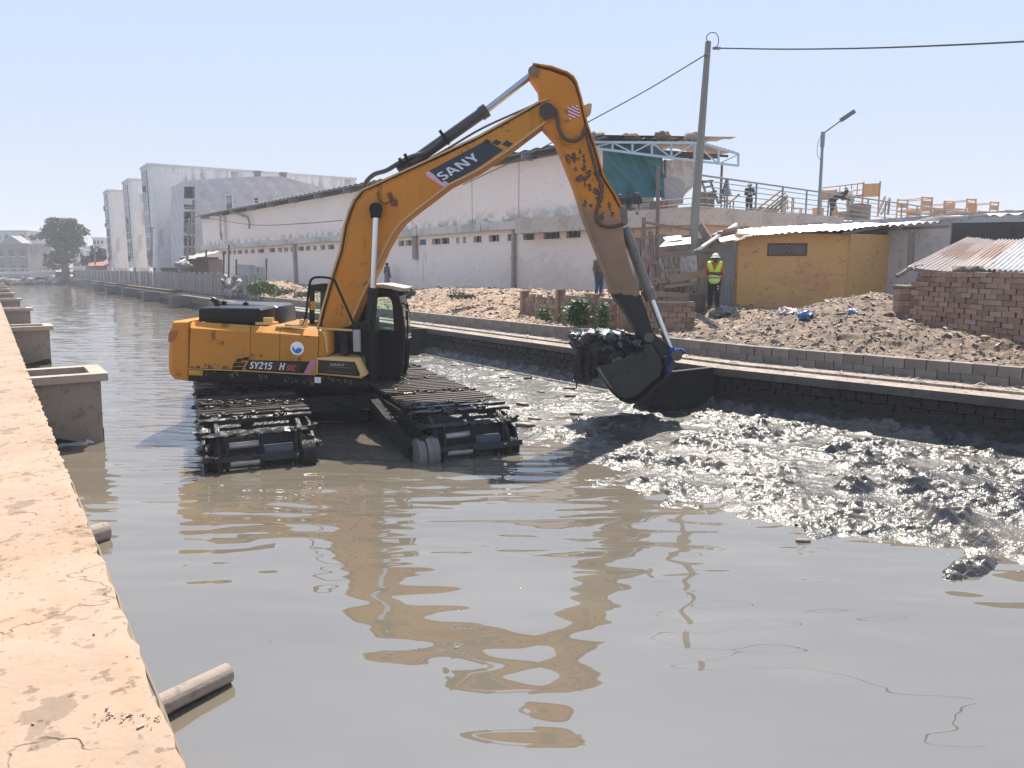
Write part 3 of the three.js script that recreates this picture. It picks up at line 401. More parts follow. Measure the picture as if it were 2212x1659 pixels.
    part('warning_plate', [sheet([[671, 651], [681.5, 651.5], [681.5, 670], [671, 669.5]], z1 + 0.025)], M(1, 1, 1, { map: print(120, 200, (x, w, h) => { x.fillStyle = '#e0a22a'; x.fillRect(0, 0, w, h); x.strokeStyle = x.fillStyle = '#33200d'; x.lineWidth = 9; x.beginPath(); x.moveTo(60, 25); x.lineTo(105, 95); x.lineTo(15, 95); x.closePath(); x.stroke(); x.fillRect(56, 50, 8, 26); x.beginPath(); x.arc(70, 140, 20, 0, 7); x.fill(); x.fillRect(15, 172, 60, 7); }) }), cab);
  }
  // machinery between tool box and cab
  part('front_frame', [prism(EP([[712, 716], [765, 700], [800, 690], [806, 825], [789, 828], [772, 772], [716, 766]], 0.7), -0.3, 0.75, 0.02), box(0.14, 0.5, 0.16, ...E(744, 770 - 30, 1.0).toArray())], muddy, ex);
  part('grey_box', [bbox(0.13, 0.42, 0.14, ...E(771, 736, 1.05).toArray(), 0, 0.02)], M(0.36, 0.33, 0.31, { roughness: 0.6 }), ex);
  part('front_hose', Array.from({ length: 9 }, (_, i) => tube([E(760 + i * 5, 700 + (i % 3) * 9, 0.9), E(772 + i * 3.5, 745 + (i % 4) * 8, 0.98), E(784 + i * 2, 790 + (i % 2) * 10, 0.95), E(790 + i, 826, 0.8)], 0.018, 24, 6)), C.rubber, ex);

  // ---- boom
  const zb = 0.1, hw = 0.27;
  const top = [[690, 735], [693, 712], [701, 676], [723, 597.5], [741, 542], [750, 490], [760, 458], [770, 435], [787, 414], [816.5, 401], [841, 389.5], [925, 351], [1034, 300], [1113, 256], [1163, 227], [1180, 221]];
  const bot = [[1199, 226], [1204, 240], [1199, 256], [1176, 270], [1140, 297], [1102, 326], [1033, 372], [974, 401], [940, 427], [903, 455], [870, 482], [853, 505], [834, 540], [816.5, 580], [804, 606], [785, 645], [765, 692], [752, 735]];
  const bw = part('boom', [prism(EP([...top, ...bot], zb + hw), zb - hw, zb + hw, 0.012)], orange, ex);
  const ribbon = (pts, z, half, th, flip = 1) => { const q = pts.map(p => E(p[0], p[1], z)), gs = []; for (let i = 0; i + 1 < q.length; i++) { const a = q[i], b = q[i + 1], L = a.distanceTo(b) + 0.01, g = new THREE.BoxGeometry(L, th, half * 2); g.rotateZ(Math.atan2(b.y - a.y, b.x - a.x)); gs.push(clean(g.translate((a.x + b.x) / 2, (a.y + b.y) / 2, z))); } return gs; };
  part('top_flange', ribbon(top.slice(1), zb, hw + 0.035, 0.035), orangeFlange, bw);
  part('bottom_flange', ribbon(bot.slice(3), zb, hw + 0.035, 0.035), orangeFlange, bw);
  const zs = zb + hw + 0.006;
  const dec = part('boom_print', [flat([[926, 369.5], [1050, 303.5], [1087, 324], [1040, 357], [972, 397.5]], zs)], navy, bw);
  part('letter_print', [sheet([[937, 377], [1042, 316], [1060, 333], [955, 394]].map(([x, y]) => [x, y]), zs + 0.004)], M(1, 1, 1, { roughness: 0.35, map: print(1024, 200, (x, w, h) => { x.fillStyle = '#1c2334'; x.fillRect(0, 0, w, h); x.fillStyle = '#c9ccd3'; x.save(); x.translate(30, 182); x.scale(1.52, 1.1); x.font = 'bold 210px sans-serif'; x.transform(1, 0, 0.12, 1, 0, 0); x.fillText('SANY', 0, 0); x.restore(); }) }), dec);
  part('boom_stripe', [flat([[919, 373], [926, 369.5], [972, 397.5], [962, 404.5], [955, 402], [922, 380]], zs)], M(0.6, 0.38, 0.52, { roughness: 0.35, map: tex(64, 4, u => 1, null) }), bw);
  for (const [x, y, s] of [[1052.6, 304.8, 1], [1073.6, 307, 1.2], [1097, 309.7, 1.35]]) part('diamond_print', [flat([[x - 10 * s, y + 2 * s], [x - 2 * s, y - 5 * s], [x + 9 * s, y + 0.5 * s], [x + 1 * s, y + 6 * s]], zs)], navy, bw);
  part('boom_pin', [rod(E(1182, 240, zb - hw - 0.06), E(1182, 240, zb + hw + 0.1), 0.15, 0.15, 24)], M(0.05, 0.04, 0.035, { roughness: 0.5 }), bw);
  part('boom_fitting', [box(0.09, 0.22, 0.04, ...E(845, 428, zs).toArray(), 0, 0, 0.4), box(0.12, 0.12, 0.05, ...E(852, 438, zs).toArray()), tube([E(815, 415, zs + 0.03), E(818, 430, zs + 0.03), E(832, 440, zs + 0.03), E(846, 432, zs + 0.03)], 0.012)], M(0.16, 0.06, 0.02), bw);
  for (let i = 0; i < 3; i++) part('boom_hose', [tube([[700 + i * 6, 690], [728 + i * 6, 595], [747 + i * 5, 535], [756 + i * 5, 485], [768 + i * 6, 448 + i], [790 + i * 4, 420 - i * 2], [840, 396 - i * 3], [930, 352 - i * 3], [1030, 304 - i * 2]].map(q => E(q[0], q[1] - 1, zb + 0.15 - i * 0.15 + 0.1)), 0.022, 90, 6)], i === 1 ? M(0.3, 0.16, 0.06, { roughness: 0.5 }) : C.rubber, bw);
  // boom cylinder
  { const z = zb + hw + 0.16, c = part('boom_cylinder', [rod(E(800, 700, z), E(806, 622, z), 0.105, 0.105, 18), rod(E(798, 735, z), E(800, 700, z), 0.09)], muddy, ex);
    part('cylinder_rod', [rod(E(806, 622, z), E(812, 466, z), 0.062, 0.062, 16)], chrome, c); part('rod_eye', [rod(E(812, 452, z - 0.12), E(812, 452, z + 0.09), 0.13, 0.13, 22), bbox(0.2, 0.26, 0.16, ...E(812, 456, z).toArray(), 0, 0.03)], C.black, c);
    const c2 = part('boom_cylinder', [rod(E(794, 700, zb - hw - 0.16), E(800, 622, zb - hw - 0.16), 0.105, 0.105, 18)], muddy, ex); part('cylinder_rod', [rod(E(800, 622, zb - hw - 0.16), E(806, 466, zb - hw - 0.16), 0.062, 0.062, 16)], chrome, c2); }
  // arm cylinder above the boom
  { const z = zb, c = part('arm_cylinder', [rod(E(862, 371, z), E(1046, 241, z), 0.112, 0.112, 20), rod(E(1038, 247, z), E(1052, 237, z), 0.135, 0.135, 20), prism(EP([[862, 388], [868, 360], [880, 356], [890, 372]], z + 0.1), z - 0.14, z + 0.14)], M(0.045, 0.042, 0.045, { roughness: 0.4 }), ex);
    part('cylinder_rod', [rod(E(1048, 240, z), E(1149, 161, z), 0.066, 0.066, 16)], M(0.42, 0.43, 0.46, { roughness: 0.25, metalness: 0.9 }), c);
    part('pipe_clamp', [box(0.06, 0.3, 0.16, ...E(960, 297, z + 0.1).toArray(), 0, 0, 0.6), box(0.06, 0.22, 0.16, ...E(880, 345, z + 0.1).toArray(), 0, 0, 0.4), box(0.06, 0.2, 0.16, ...E(868, 353, z + 0.1).toArray(), 0, 0, 0.4)], C.black, c);
    part('cylinder_hose', [tube([E(786, 408, z + 0.1), E(792, 392, z + 0.1), E(808, 377, z + 0.1), E(835, 368, z + 0.1), E(862, 352, z + 0.12), E(890, 338, z + 0.12), E(918, 330, z + 0.1), E(960, 298, z + 0.1)], 0.045, 60, 8), tube([E(872, 360, z - 0.1), E(900, 352, z - 0.1), E(915, 340, z - 0.1)], 0.03), tube([E(900, 358, z + 0.05), E(960, 325, z + 0.05), E(1040, 278, z + 0.05), E(1150, 228, z + 0.05)], 0.022, 50)], M(0.06, 0.055, 0.06, { roughness: 0.4 }), c); }

  // ---- arm, its paint, dust and drying mud
  const armN = [[1143, 160], [1146, 149], [1158, 145], [1190, 153], [1223, 165], [1234, 173], [1241.6, 185], [1252, 219], [1264, 271.6], [1281, 319], [1299.5, 384.5], [1323, 421], [1337, 448], [1345, 486], [1352, 540], [1365.4, 587], [1397, 673.6], [1415, 732], [1416, 748], [1404, 757], [1392, 750], [1355, 679], [1326, 639.5], [1297, 558], [1289, 542], [1260, 468.6], [1241.6, 408], [1218, 348], [1199.6, 303], [1173, 274], [1168, 245.4], [1165.5, 214], [1163, 190]];
  const aw = 0.25, za = zb, q0 = E(1140, 140, za + aw), q1 = E(1440, 770, za + aw);
  T.arm = tex(512, 1024, (u, v) => {
    // where dust and mud cling, in the arm's own length
    const px = 1140 + 300 * u, py = 770 - 630 * v, a = pf(u * 0.5, v, 6, 12, 141, 6), b = pf(u * 0.5, v, 30, 60, 147, 4), s = (py - 145) / 610;
    const along = py - (px - 1250) * 0.32;
    const dust = sst(415, 455, along + 70 * (a - 0.5)) , mud = sst(0, 3, along - 563 - 0.02 * px + 60 * (a - 0.5) + 26 * (b - 0.5));
    const blot = sst(0.6, 0.8, b) * sst(0.45, 0.65, a) + sst(0.012, 0.0, Math.abs(pf(u * 0.5, v, 3, 5, 155, 5) - 0.5)) * 0.7 * sst(0.5, 0.56, a);
    let c = [0.6, 0.215, 0.022].map(x => x * (0.85 + 0.25 * a)); c = c.map((x, i) => lerp(x, [0.16, 0.06, 0.02][i], Math.min(1, blot) * 0.6 * (1 - dust)));
    c = c.map((x, i) => lerp(x, [0.29, 0.18, 0.115][i] * (0.75 + 0.45 * a), dust)); return c.map((x, i) => lerp(x, [0.03, 0.027, 0.026][i], mud));
  }, null);
  T.arm.wrapS = T.arm.wrapT = THREE.ClampToEdgeWrapping;
  const armMat = M(1, 1, 1, { physical: true, roughness: 0.55, specularIntensity: 0.5, map: T.arm });
  const armUV = g => { const h = clean(g), p = h.attributes.position; for (let i = 0; i < p.count; i++) h.attributes.uv.setXY(i, (p.getX(i) - q0.x) / (q1.x - q0.x), 1 - (p.getY(i) - q0.y) / (q1.y - q0.y)); return h; };
  const arm = part('arm', [armUV(prism(EP(armN, za + aw), za - aw, za + aw, 0.012))], armMat, ex);
  part('arm_flange', [armUV(mg(ribbon([[1168, 250], [1173, 276], [1199.6, 305], [1218, 350], [1241.6, 410], [1260, 470], [1289, 544], [1326, 641], [1355, 681], [1394, 752]], za, aw + 0.04, 0.03))), armUV(mg(ribbon([[1150, 146], [1190, 152], [1223, 164], [1236, 173], [1243, 185], [1253, 219], [1265, 271.6], [1282, 319], [1300.5, 384.5], [1324, 421], [1338, 448]], za, aw + 0.04, 0.03)))], armMat, arm);
  part('top_pin', [rod(E(1152, 154, za - aw - 0.05), E(1152, 154, za + aw + 0.05), 0.1, 0.1, 22)], M(0.2, 0.14, 0.09, { roughness: 0.5 }), arm);
  part('rear_bracket', [prism(EP([[1258, 228], [1274, 222], [1279, 224], [1277, 243], [1271, 248], [1262, 247]], za + 0.15), za - 0.15, za + 0.15, 0.012)], orangeFlange, arm);
  part('reflector', [sheet([[1225.5, 231], [1249, 226.5], [1253.5, 250], [1230, 258.5]], za + aw + 0.006)], M(1, 1, 1, { roughness: 0.4, map: print(256, 256, (x, w, h) => { x.fillStyle = '#ded8da'; x.fillRect(0, 0, w, h); x.strokeStyle = '#b32744'; x.lineWidth = 34; for (let k = -3; k < 4; k++) { x.beginPath(); x.moveTo(-40, k * 74 + 10); x.lineTo(300, k * 74 + 260); x.stroke(); } }) }), arm);
  part('arm_hose', [tube([[1186, 232], [1200, 238], [1205, 262], [1210, 285], [1222, 300], [1240, 304], [1254, 298], [1262, 282], [1265, 272]].map(q => E(q[0], q[1], za + aw + 0.07)), 0.035, 60, 8), tube([[1266, 285], [1276, 325], [1284, 355], [1293, 385], [1300, 405], [1296, 430], [1288, 460], [1290, 478], [1302, 487], [1320, 490], [1346, 484]].map(q => E(q[0], q[1], za + aw + 0.04)), 0.03, 80, 8)], M(0.09, 0.05, 0.03, { roughness: 0.5, bumpMap: T.bump, bumpScale: 0.02 }), arm);
  part('mud_splash', Array.from({ length: 46 }, () => { const k = rnd(), b = [lerp(1245, 1300, k), lerp(330, 470, k)], e = E(b[0] + rr(-14, 14) * (rnd() < 0.5 ? 1 : 2.2), b[1] + rr(-10, 10), za + aw); return lump(rr(0.015, 0.05), 1.2, 1.6, 0.25, 0.02, 20, k * 50).translate(e.x, e.y, e.z); }), M(0.13, 0.07, 0.035), arm);
  // bucket cylinder, links
  part('cylinder_bracket', [prism(EP([[1330, 448], [1346, 444], [1354, 452], [1356, 470], [1352, 486], [1342, 492]], za + 0.14), za - 0.14, za + 0.14, 0.01), rod(E(1346, 478, za - 0.22), E(1346, 478, za + 0.22), 0.1, 0.1, 18)], graySteel, arm);
  { const c = part('bucket_cylinder', [rod(E(1349, 492, za), E(1404, 640, za), 0.1, 0.1, 18), rod(E(1398, 624, za), E(1407, 648, za), 0.125, 0.125, 18)], graySteel, ex);
    part('cylinder_rod', [rod(E(1405, 642, za), E(1447, 752, za), 0.068, 0.068, 16)], chrome, c); }
  for (const s of [-1, 1]) part('link', [prism(EP([[1396, 722], [1410, 719], [1452, 752], [1462, 760], [1462, 776], [1450, 778], [1398, 740]], za + s * 0.3), za + s * 0.3 - 0.03, za + s * 0.3 + 0.03, 0.006)], M(0.035, 0.029, 0.025, { physical: true, specularIntensity: 0.45, roughness: 0.5 }), ex);
  part('link_pin', [rod(E(1452, 766, za - 0.38), E(1462, 768, za + 0.42), 0.11, 0.11, 18), rod(E(1402, 729, za - 0.35), E(1402, 729, za + 0.35), 0.1, 0.1, 18)], M(0.09, 0.075, 0.065, { roughness: 0.5 }), ex);
  part('tipping_link', [bar(E(1452, 776, za), E(1424, 806, za), 0.12, 0.3)], M(0.08, 0.07, 0.06, { roughness: 0.45 }), ex);
  // bucket: two cheeks, a curved back and teeth
  { const bo = [[1286, 792], [1300, 815], [1316, 838], [1332, 853], [1349, 861], [1368, 858], [1383, 849], [1402, 830], [1424, 812], [1430, 796], [1426, 770], [1408, 746], [1394, 742]];
    const bm = M(0.055, 0.049, 0.044, { physical: true, specularIntensity: 0.45, roughness: 0.5, map: T.mottle, bumpMap: T.mudBump, bumpScale: 0.02 }), w = 0.56;
    const cheeks = [-1, 1].map(s => prism(EP([...bo, [1390, 760], [1330, 782]], za + s * w), za + s * w - 0.025, za + s * w + 0.025, 0.008));
    const b = part('bucket', cheeks.concat(ribbon(bo.slice(0, 12), za, w, 0.04)), bm, ex);
    for (let i = 0; i < 5; i++) { const z = za - w + 0.1 + i * (2 * w - 0.2) / 4, p = E(1289, 797, 0), q = E(1281, 783, 0); part('tooth', [bar(V(p.x, p.y, z), V(q.x, q.y, z), 0.1, 0.06)], graySteel, b); }
    part('side_cutter', [prism(EP([[1289, 797], [1300, 812], [1317, 836], [1323, 840], [1308, 815], [1294, 792]], za + w + 0.03), za + w + 0.025, za + w + 0.06, 0.004)], graySteel, b);
    part('bucket_ear', [-1, 1].map(s => prism(EP([[1392, 748], [1396, 722], [1408, 720], [1430, 742], [1436, 780], [1428, 800], [1408, 780]], za + s * 0.3), za + s * 0.22 - 0.02, za + s * 0.22 + 0.02, 0.006)), bm, b);
    // the load it carries
    const m2 = M(0.03, 0.028, 0.027, { physical: true, roughness: 0.26, clearcoat: 0.5, clearcoatRoughness: 0.15, bumpMap: T.mudBump, bumpScale: 0.04 });
    const c0 = E(1340, 775, za), load = thing('mud_load', 'heap of dripping black mud piled over the raised bucket', 'mud', V(exPos.x + c0.x * RT[0] - FW[0] * za, c0.y, exPos.z + c0.x * RT[1] - FW[1] * za), null, -YAW); origin.delete(load);
    const L = (x, y, z = 0) => { const e = E(x, y, za); return [e.x - c0.x, e.y - c0.y, z]; };
    const ls = []; const add = (x, y, r, sx, sy, sz, a = 0.1) => ls.push(lump(r, sx, sy, sz, a, 4.5, x).translate(...L(x, y)));
    add(1345, 785, 0.52, 1.35, 0.55, 1.05); add(1300, 748, 0.46, 1.25, 0.75, 1.15, 0.12); add(1282, 735, 0.34, 1.1, 0.62, 1.2, 0.1); add(1258, 740, 0.22, 1.1, 0.7, 1.5, 0.09); add(1385, 772, 0.34, 1.2, 0.6, 1.3, 0.09); add(1320, 765, 0.4, 1.2, 0.7, 1.3, 0.12); add(1268, 765, 0.2, 0.7, 1.4, 1.8, 0.08); add(1280, 785, 0.18, 0.7, 1.7, 2, 0.08);
    for (let i = 0; i < 40; i++) { const k = rnd(); ls.push(lump(rr(0.05, 0.15), rr(0.8, 1.6), rr(0.5, 1), rr(0.8, 1.5), 0.05, 9, i).translate(...L(lerp(1245, 1400, k) + rr(-6, 6), lerp(730, 762, k) - 18 * Math.sin(k * 3) + rr(-6, 8), rr(-0.5, 0.55)))); }
    part('mud_mass', ls.map(g => toCreasedNormals(g, 1.2)), m2, load);
    const st = []; for (let i = 0; i < 46; i++) { const k = rnd(), x = 1243 + 52 * k, y = 745 + 25 * rnd(), l = rr(18, 75) * (k < 0.5 ? 1 : 0.8), z = rr(-0.5, 0.6), dx = rr(-10, 6); st.push(tube([V(...L(x, y, z)), V(...L(x + dx * 0.3 - 2, y + l * 0.5, z)), V(...L(x + dx, y + l, z))], rr(0.008, 0.035), 8, 5)); }
    for (let i = 0; i < 5; i++) st.push(tube([V(...L(1282, 800 + i * 3, 0.1 * i - 0.2)), V(...L(1262, 818 + i * 2, 0.1 * i - 0.2)), V(...L(1240, 828 - i * 4, 0.1 * i - 0.2))], 0.02, 8, 5));
    part('strand', st, m2, load);
    const rg = thing('rag', 'bright blue rag tied round the bucket link pin', 'rag', V(0, 0, 0), null, 0), rp = E(1453, 764, za + 0.3); rg.position.set(exPos.x + rp.x * RT[0] - FW[0] * rp.z, rp.y, exPos.z + rp.x * RT[1] - FW[1] * rp.z); rg.rotation.y = -YAW; origin.delete(rg);
    part('knot', [lump(0.13, 0.8, 1.1, 0.7, 0.05, 12, 3), lump(0.07, 1.6, 0.8, 1, 0.03, 12, 8).translate(0.13, 0.04, 0)], M(0.016, 0.055, 0.22, { roughness: 0.8 }), rg);
    part('tail', [lump(0.2, 0.28, 1.2, 0.16, 0.05, 8, 5).translate(-0.1, -0.2, 0.03), lump(0.16, 0.2, 1.3, 0.16, 0.05, 8, 9).translate(-0.16, -0.26, -0.05)], M(0.02, 0.06, 0.26, { roughness: 0.8 }), rg);
  }
}
// ---------------------------------------------------------------- long white warehouse
const WA = [23.4, -28.7], WD = [-0.049, -1];
const wl = (px, py) => onPl(px, py, WA, WD);
const WL = Math.hypot(...WD), wd = [WD[0] / WL, WD[1] / WL], wn = [wd[1], -wd[0]];             // along the wall, and out of it towards the canal
const wAlong = p => (p.x - WA[0]) * wd[0] + (p.z - WA[1]) * wd[1];
const onWall = (s, y, out = 0) => V(WA[0] + wd[0] * s + wn[0] * out, y, WA[1] + wd[1] * s + wn[1] * out);
const wallTurn = Math.atan2(wd[0], wd[1]);                                        // turns a box's z axis along the wall
const wbox = (s0, s1, y0, y1, o0, o1) => { const c = onWall((s0 + s1) / 2, (y0 + y1) / 2, (o0 + o1) / 2); return box(Math.abs(o1 - o0), y1 - y0, Math.abs(s1 - s0), c.x, c.y, c.z, wallTurn); };
const brickGeo = [0, 1, 2, 3, 4].map(k => muv(jit(new THREE.BoxGeometry(0.24, 0.14, 0.12, 3, 2, 1), 0.007, 9, k * 4, true)));
const brickMat = [[0.40, 0.25, 0.175], [0.45, 0.29, 0.2], [0.35, 0.21, 0.145], [0.46, 0.33, 0.25], [0.30, 0.2, 0.15], [0.41, 0.265, 0.2]].map(c => M(...c, { map: T.mottle, bumpMap: T.bump, bumpScale: 0.02 }));
function brickWall(parent, a, b, top, opt = {}) {                                  // bricks laid from a to b, every one a part; top(t) is the height left standing
  const L = Math.hypot(b.x - a.x, b.z - a.z), turn = -Math.atan2(b.z - a.z, b.x - a.x), bl = opt.bl ?? 0.25, bh = opt.bh ?? 0.15, p = origin.get(parent); let k = 0;
  for (let r = 0; r < 20; r++) for (let i = -1; i < L / bl + 1; i++) {
    const s = (i + (r % 2 ? 0.5 : 0)) * bl + rr(-0.02, 0.02), t = s / L; if (s < 0 || s > L || (r + 0.8) * bh > top(t) - (opt.base?.(t) ?? 0) || (opt.gap?.(t, r))) continue;
    const y = lerp(a.y, b.y, t) + (opt.base?.(t) ?? 0) + (r + 0.5) * bh, o = part('brick', brickGeo[k++ % 5], brickMat[Math.floor(rnd() * 6)], parent), j = rr(-0.012, 0.012);
    o.position.set(lerp(a.x, b.x, t) - p.x + Math.sin(turn) * j, y - p.y + rr(-0.006, 0.006), lerp(a.z, b.z, t) - p.z + Math.cos(turn) * j); o.rotation.set(rr(-0.02, 0.02), turn + rr(-0.02, 0.02), rr(-0.025, 0.025)); o.scale.set(rr(0.86, 1.0) * bl / 0.25, bh / 0.15, 1);
  }
}
function corr(w, len, pitch, amp, wav = 0) {                                        // corrugated sheet: ridges run along z, sheet lies in x-z
  const n = Math.round(w / pitch) * 6, top = grid(n, 14, (u, v) => [w * (u - 0.5), amp * Math.sin(u * w / pitch * 2 * Math.PI) + wav * n2(u * 2.3 + w, v * 2.1), len * (v - 0.5), u * w, v * len]);
  const low = top.clone(), p = low.attributes.position; for (let i = 0; i < p.count; i++) p.setY(i, p.getY(i) - 0.006); return mg([top, low]);
}
{
  const s0 = wAlong(wl(1302, 480)), s1 = wAlong(wl(437, 500)), yb = 1.3, yt = wl(1121, 350).y, yl1 = wl(1115, 478).y, yl0 = yl1 - 0.42;
  const t = thing('warehouse', 'long white plastered warehouse with stained walls and a row of small vents', 'warehouse', onWall(s0, 1.6));
  const LEN = s1 - s0;
  T.ware = tex(2048, 512, (u, v) => {
    const x = u * LEN, y = yb + v * (yt - yb), a = pf(u, v, 20, 4, 201, 6), b = pf(u, v, 160, 26, 207, 5), c = pf(u, v, 400, 60, 213, 3), st = pf(u, v, 420, 5, 219, 4);
    let k = 0.90 + 0.15 * a; let col = [k, k * 0.965, k * 0.945];
    const mould = (y > yl1 ? sst(0.75 + 0.5 * (a - 0.5), 0.0, y - yl1) : 0) * sst(0.36, 0.66, b) * (0.4 + 0.6 * sst(0.35, 0.6, a)); col = col.map(q => q * (1 - 0.55 * mould));
    const sprinkle = sst(0.74, 0.82, c) * 0.22; col = col.map(q => q * (1 - sprinkle));
    const soil = 0.75 * sst(0.55, 0.95, 0.5 * a + 0.3 * b + 0.5 * sst(4.2, 0.3, y - yb) - 0.25 * sst(6, 22, x)) * (0.7 + 0.5 * c); col = [lerp(col[0], 0.66, soil * 0.6), lerp(col[1], 0.47, soil * 0.6), lerp(col[2], 0.34, soil * 0.6)];
    const drip = sst(0.62, 0.8, st) * sst(0.5, 0.7, pf(u, v, 30, 3, 223, 4)) * sst(yl0, yl0 - 2, y) * 0.5; return col.map(q => q * (1 - drip));
  }, null);
  const wm = M(0.88, 0.785, 0.71, { map: T.ware, bumpMap: T.bump, bumpScale: 0.004 });
  const sheetUV = g => { const h = clean(g), p = h.attributes.position; for (let i = 0; i < p.count; i++) h.attributes.uv.setXY(i, (wAlong(V(p.getX(i), 0, p.getZ(i))) - s0) / LEN, (p.getY(i) - yb) / (yt - yb)); return h; };
  // vents seen between boom and far end: [pixel x left, right] on the wall
  const vents = [[478, 488], [491, 499], [502, 509], [512, 522], [527, 535], [541, 549], [556, 570], [580, 594], [600, 609], [613, 622], [627, 640], [643, 656], [660, 670], [676, 684], [692, 702], [708, 722], [861, 874], [876, 890], [905, 921], [933, 953], [953, 971], [986, 992], [1000, 1007], [1023, 1041], [1056, 1079], [1096, 1109], [1130, 1155], [1174, 1210], [1223, 1255]];
  const yv = px => [wl(px, lerp(526, 549, 0) ).y];
  const vy0 = wl(1066, 522).y, vy1 = wl(1066, 508).y;
  const holes = vents.map(([a, b]) => [wAlong(wl(a, 520)), wAlong(wl(b, 520))].sort((p, q) => p - q));
  const W = [], sorted = [...holes].sort((p, q) => p[0] - q[0]);
  W.push(wbox(s0, s1, yb, vy0, -0.25, 0), wbox(s0, s1, vy1, yt, -0.25, 0)); let c = s0; for (const [a, b] of sorted) { W.push(wbox(c, a, vy0, vy1, -0.25, 0)); c = b; } W.push(wbox(c, s1, vy0, vy1, -0.25, 0));
  W.push(wbox(s0 - 0.0, s0 + 0.3, yb, yt, -3.2, -0.25), wbox(s1 - 0.3, s1, yb, yt, -3.2, -0.25), wbox(s0, s1, yb, yt, -3.4, -3.2), wbox(s0 + 0.3, s1 - 0.3, yb, yb + 0.2, -3.2, -0.25), wbox(s0 + 0.3, s1 - 0.3, yt - 0.12, yt - 0.02, -3.2, -0.25));
  wpart('wall', W.map(sheetUV), wm, t);
  holes.forEach(([a, b], i) => {
    const f = wpart('vent', [wbox(a - 0.05, b + 0.05, vy0 - 0.06, vy0 - 0.002, -0.05, 0.035), wbox(a - 0.05, a + 0.02, vy0, vy1, -0.05, 0.02), wbox(b - 0.02, b + 0.05, vy0, vy1, -0.05, 0.02)], wm, t);
    if (i >= 25) { const n = 6, g = []; for (let k = 0; k < n; k++) { const q = a + (b - a) * (k + 0.2) / n, e = (b - a) / n * 0.6; const p0 = onWall(q, vy0, -0.08), p1 = onWall(q + (k % 2 ? e : -e) * 0.6, vy1, -0.08); g.push(bar(p0, p1, 0.035)); } mesh('grille', g, C.grey, f); }
    else if (i === 18) mesh('shutter', [wbox(a, b, vy0, vy1, -0.2, -0.12)], M(0.06, 0.16, 0.3), f);
    else mesh('mullion', [wbox(a + (b - a) * 0.32, a + (b - a) * 0.42, vy0, vy1, -0.18, -0.06)], C.grey, f);
  });
  wpart('ledge', [wbox(s0 - 0.35, s1, yl0, yl1, 0.0, 0.32)], M(0.6, 0.55, 0.5, { map: T.streak }), t);
  // weathered grime lying along the ledge
  [640, 900].forEach((px, i) => { const s = wAlong(wl(px, 560)); wpart('pier', [wbox(s - 0.22, s + 0.22, yb + (i ? 2.4 : 0), yl0, 0, 0.2)], C.concrete, t); });
  { const s = wAlong(wl(1114, 560)), s2 = wAlong(wl(1121, 400)), p = wpart('downpipe', [rod(onWall(s, yb, 0.16), onWall(s, yl0, 0.16), 0.11, 0.11, 12), ...[2.2, 3.6].map(y => rod(onWall(s, y, 0.16), onWall(s, y + 0.12, 0.16), 0.135, 0.135, 12))], M(0.36, 0.31, 0.285, { roughness: 0.6, map: T.mottle }), t);
    for (const q of [s2, wAlong(wl(1020, 450)), wAlong(wl(780, 450))]) wpart('wall_joint', [wbox(q - 0.022, q + 0.022, yl1, yt, 0, 0.01)], C.grey, t);
  }
  // roof: thin dark edge of sheets over purlins, with air under it
  const rs = -2.5, re = s1 + 1.2, pitch = 0.12, eave = yt + 0.06;
  const rg = grid(600, 2, (u, v) => { const s = lerp(s0 - 0.8, re, u), out = lerp(0.75, -9, v), q = onWall(s, eave + 0.28 + v * 0.9 + 0.03 * Math.sin(s * 2 * Math.PI / 0.9), out); return [q.x, q.y, q.z, s, out]; });
  wpart('roof', [rg, wbox(s0 - 0.8, re, eave + 0.16, eave + 0.24, 0.62, 0.68)], M(0.16, 0.155, 0.16, { roughness: 0.6, metalness: 0.2, map: T.streak }), t);
  for (let s = s0; s < s1; s += 5.2) wpart('bracket', [wbox(s - 0.06, s + 0.06, eave - 0.12, eave + 0.2, -0.3, 0.66)], C.rail, t);
  { const q = wl(553, 480), r = wl(488, 500); wpart('hanging_sack', [grid(4, 8, (u, v) => { const p = onWall(wAlong(r) + (u - 0.5) * 1.1 * (0.6 + 0.3 * n2(v * 3, 1)), lerp(r.y - 0.9, eave, v), 0.5 + 0.1 * n2(u * 3, v * 4)); return [p.x, p.y, p.z]; })], M(0.3, 0.26, 0.2), t);
    wpart('broken_gutter', [tube([wl(548, 494), wl(547, 476), wl(538, 466), wl(520, 462)].map(p => V(p.x + wn[0] * 0.4, p.y, p.z + wn[1] * 0.4)), 0.09, 30, 8), rod(onWall(wAlong(wl(506, 455)), wl(506, 455).y, 0.5), onWall(wAlong(wl(538, 468)), wl(538, 468).y, 0.5), 0.08)], C.grey, t); }
}
// ---------------------------------------------------------------- terrace building on the corner, with canopy
const TC = wl(1510, 445), TD = [Math.sin(1.44), -Math.cos(1.44)], TF = TC.y;                  // corner, direction of the side that faces the street
const td = (px, py, off = 0) => { const A = [TC.x - 0 + off * TD[1] * -1, TC.z + off * TD[0]]; return onPl(px, py, A, TD); };
const inl = [TD[1], -TD[0]];                                                       // into the building from that side (away from the viewer)
const onT = (s, y, i = 0) => V(TC.x + TD[0] * s + inl[0] * i, y, TC.z + TD[1] * s + inl[1] * i);
const tdi = (px, py, i) => onPl(px, py, [TC.x + inl[0] * i, TC.z + inl[1] * i], TD);
const tTurn = -Math.atan2(TD[1], TD[0]);
const tbox = (s0, s1, y0, y1, i0, i1) => { const c = onT((s0 + s1) / 2, (y0 + y1) / 2, (i0 + i1) / 2); return box(s1 - s0, y1 - y0, Math.abs(i1 - i0), c.x, c.y, c.z, tTurn); };
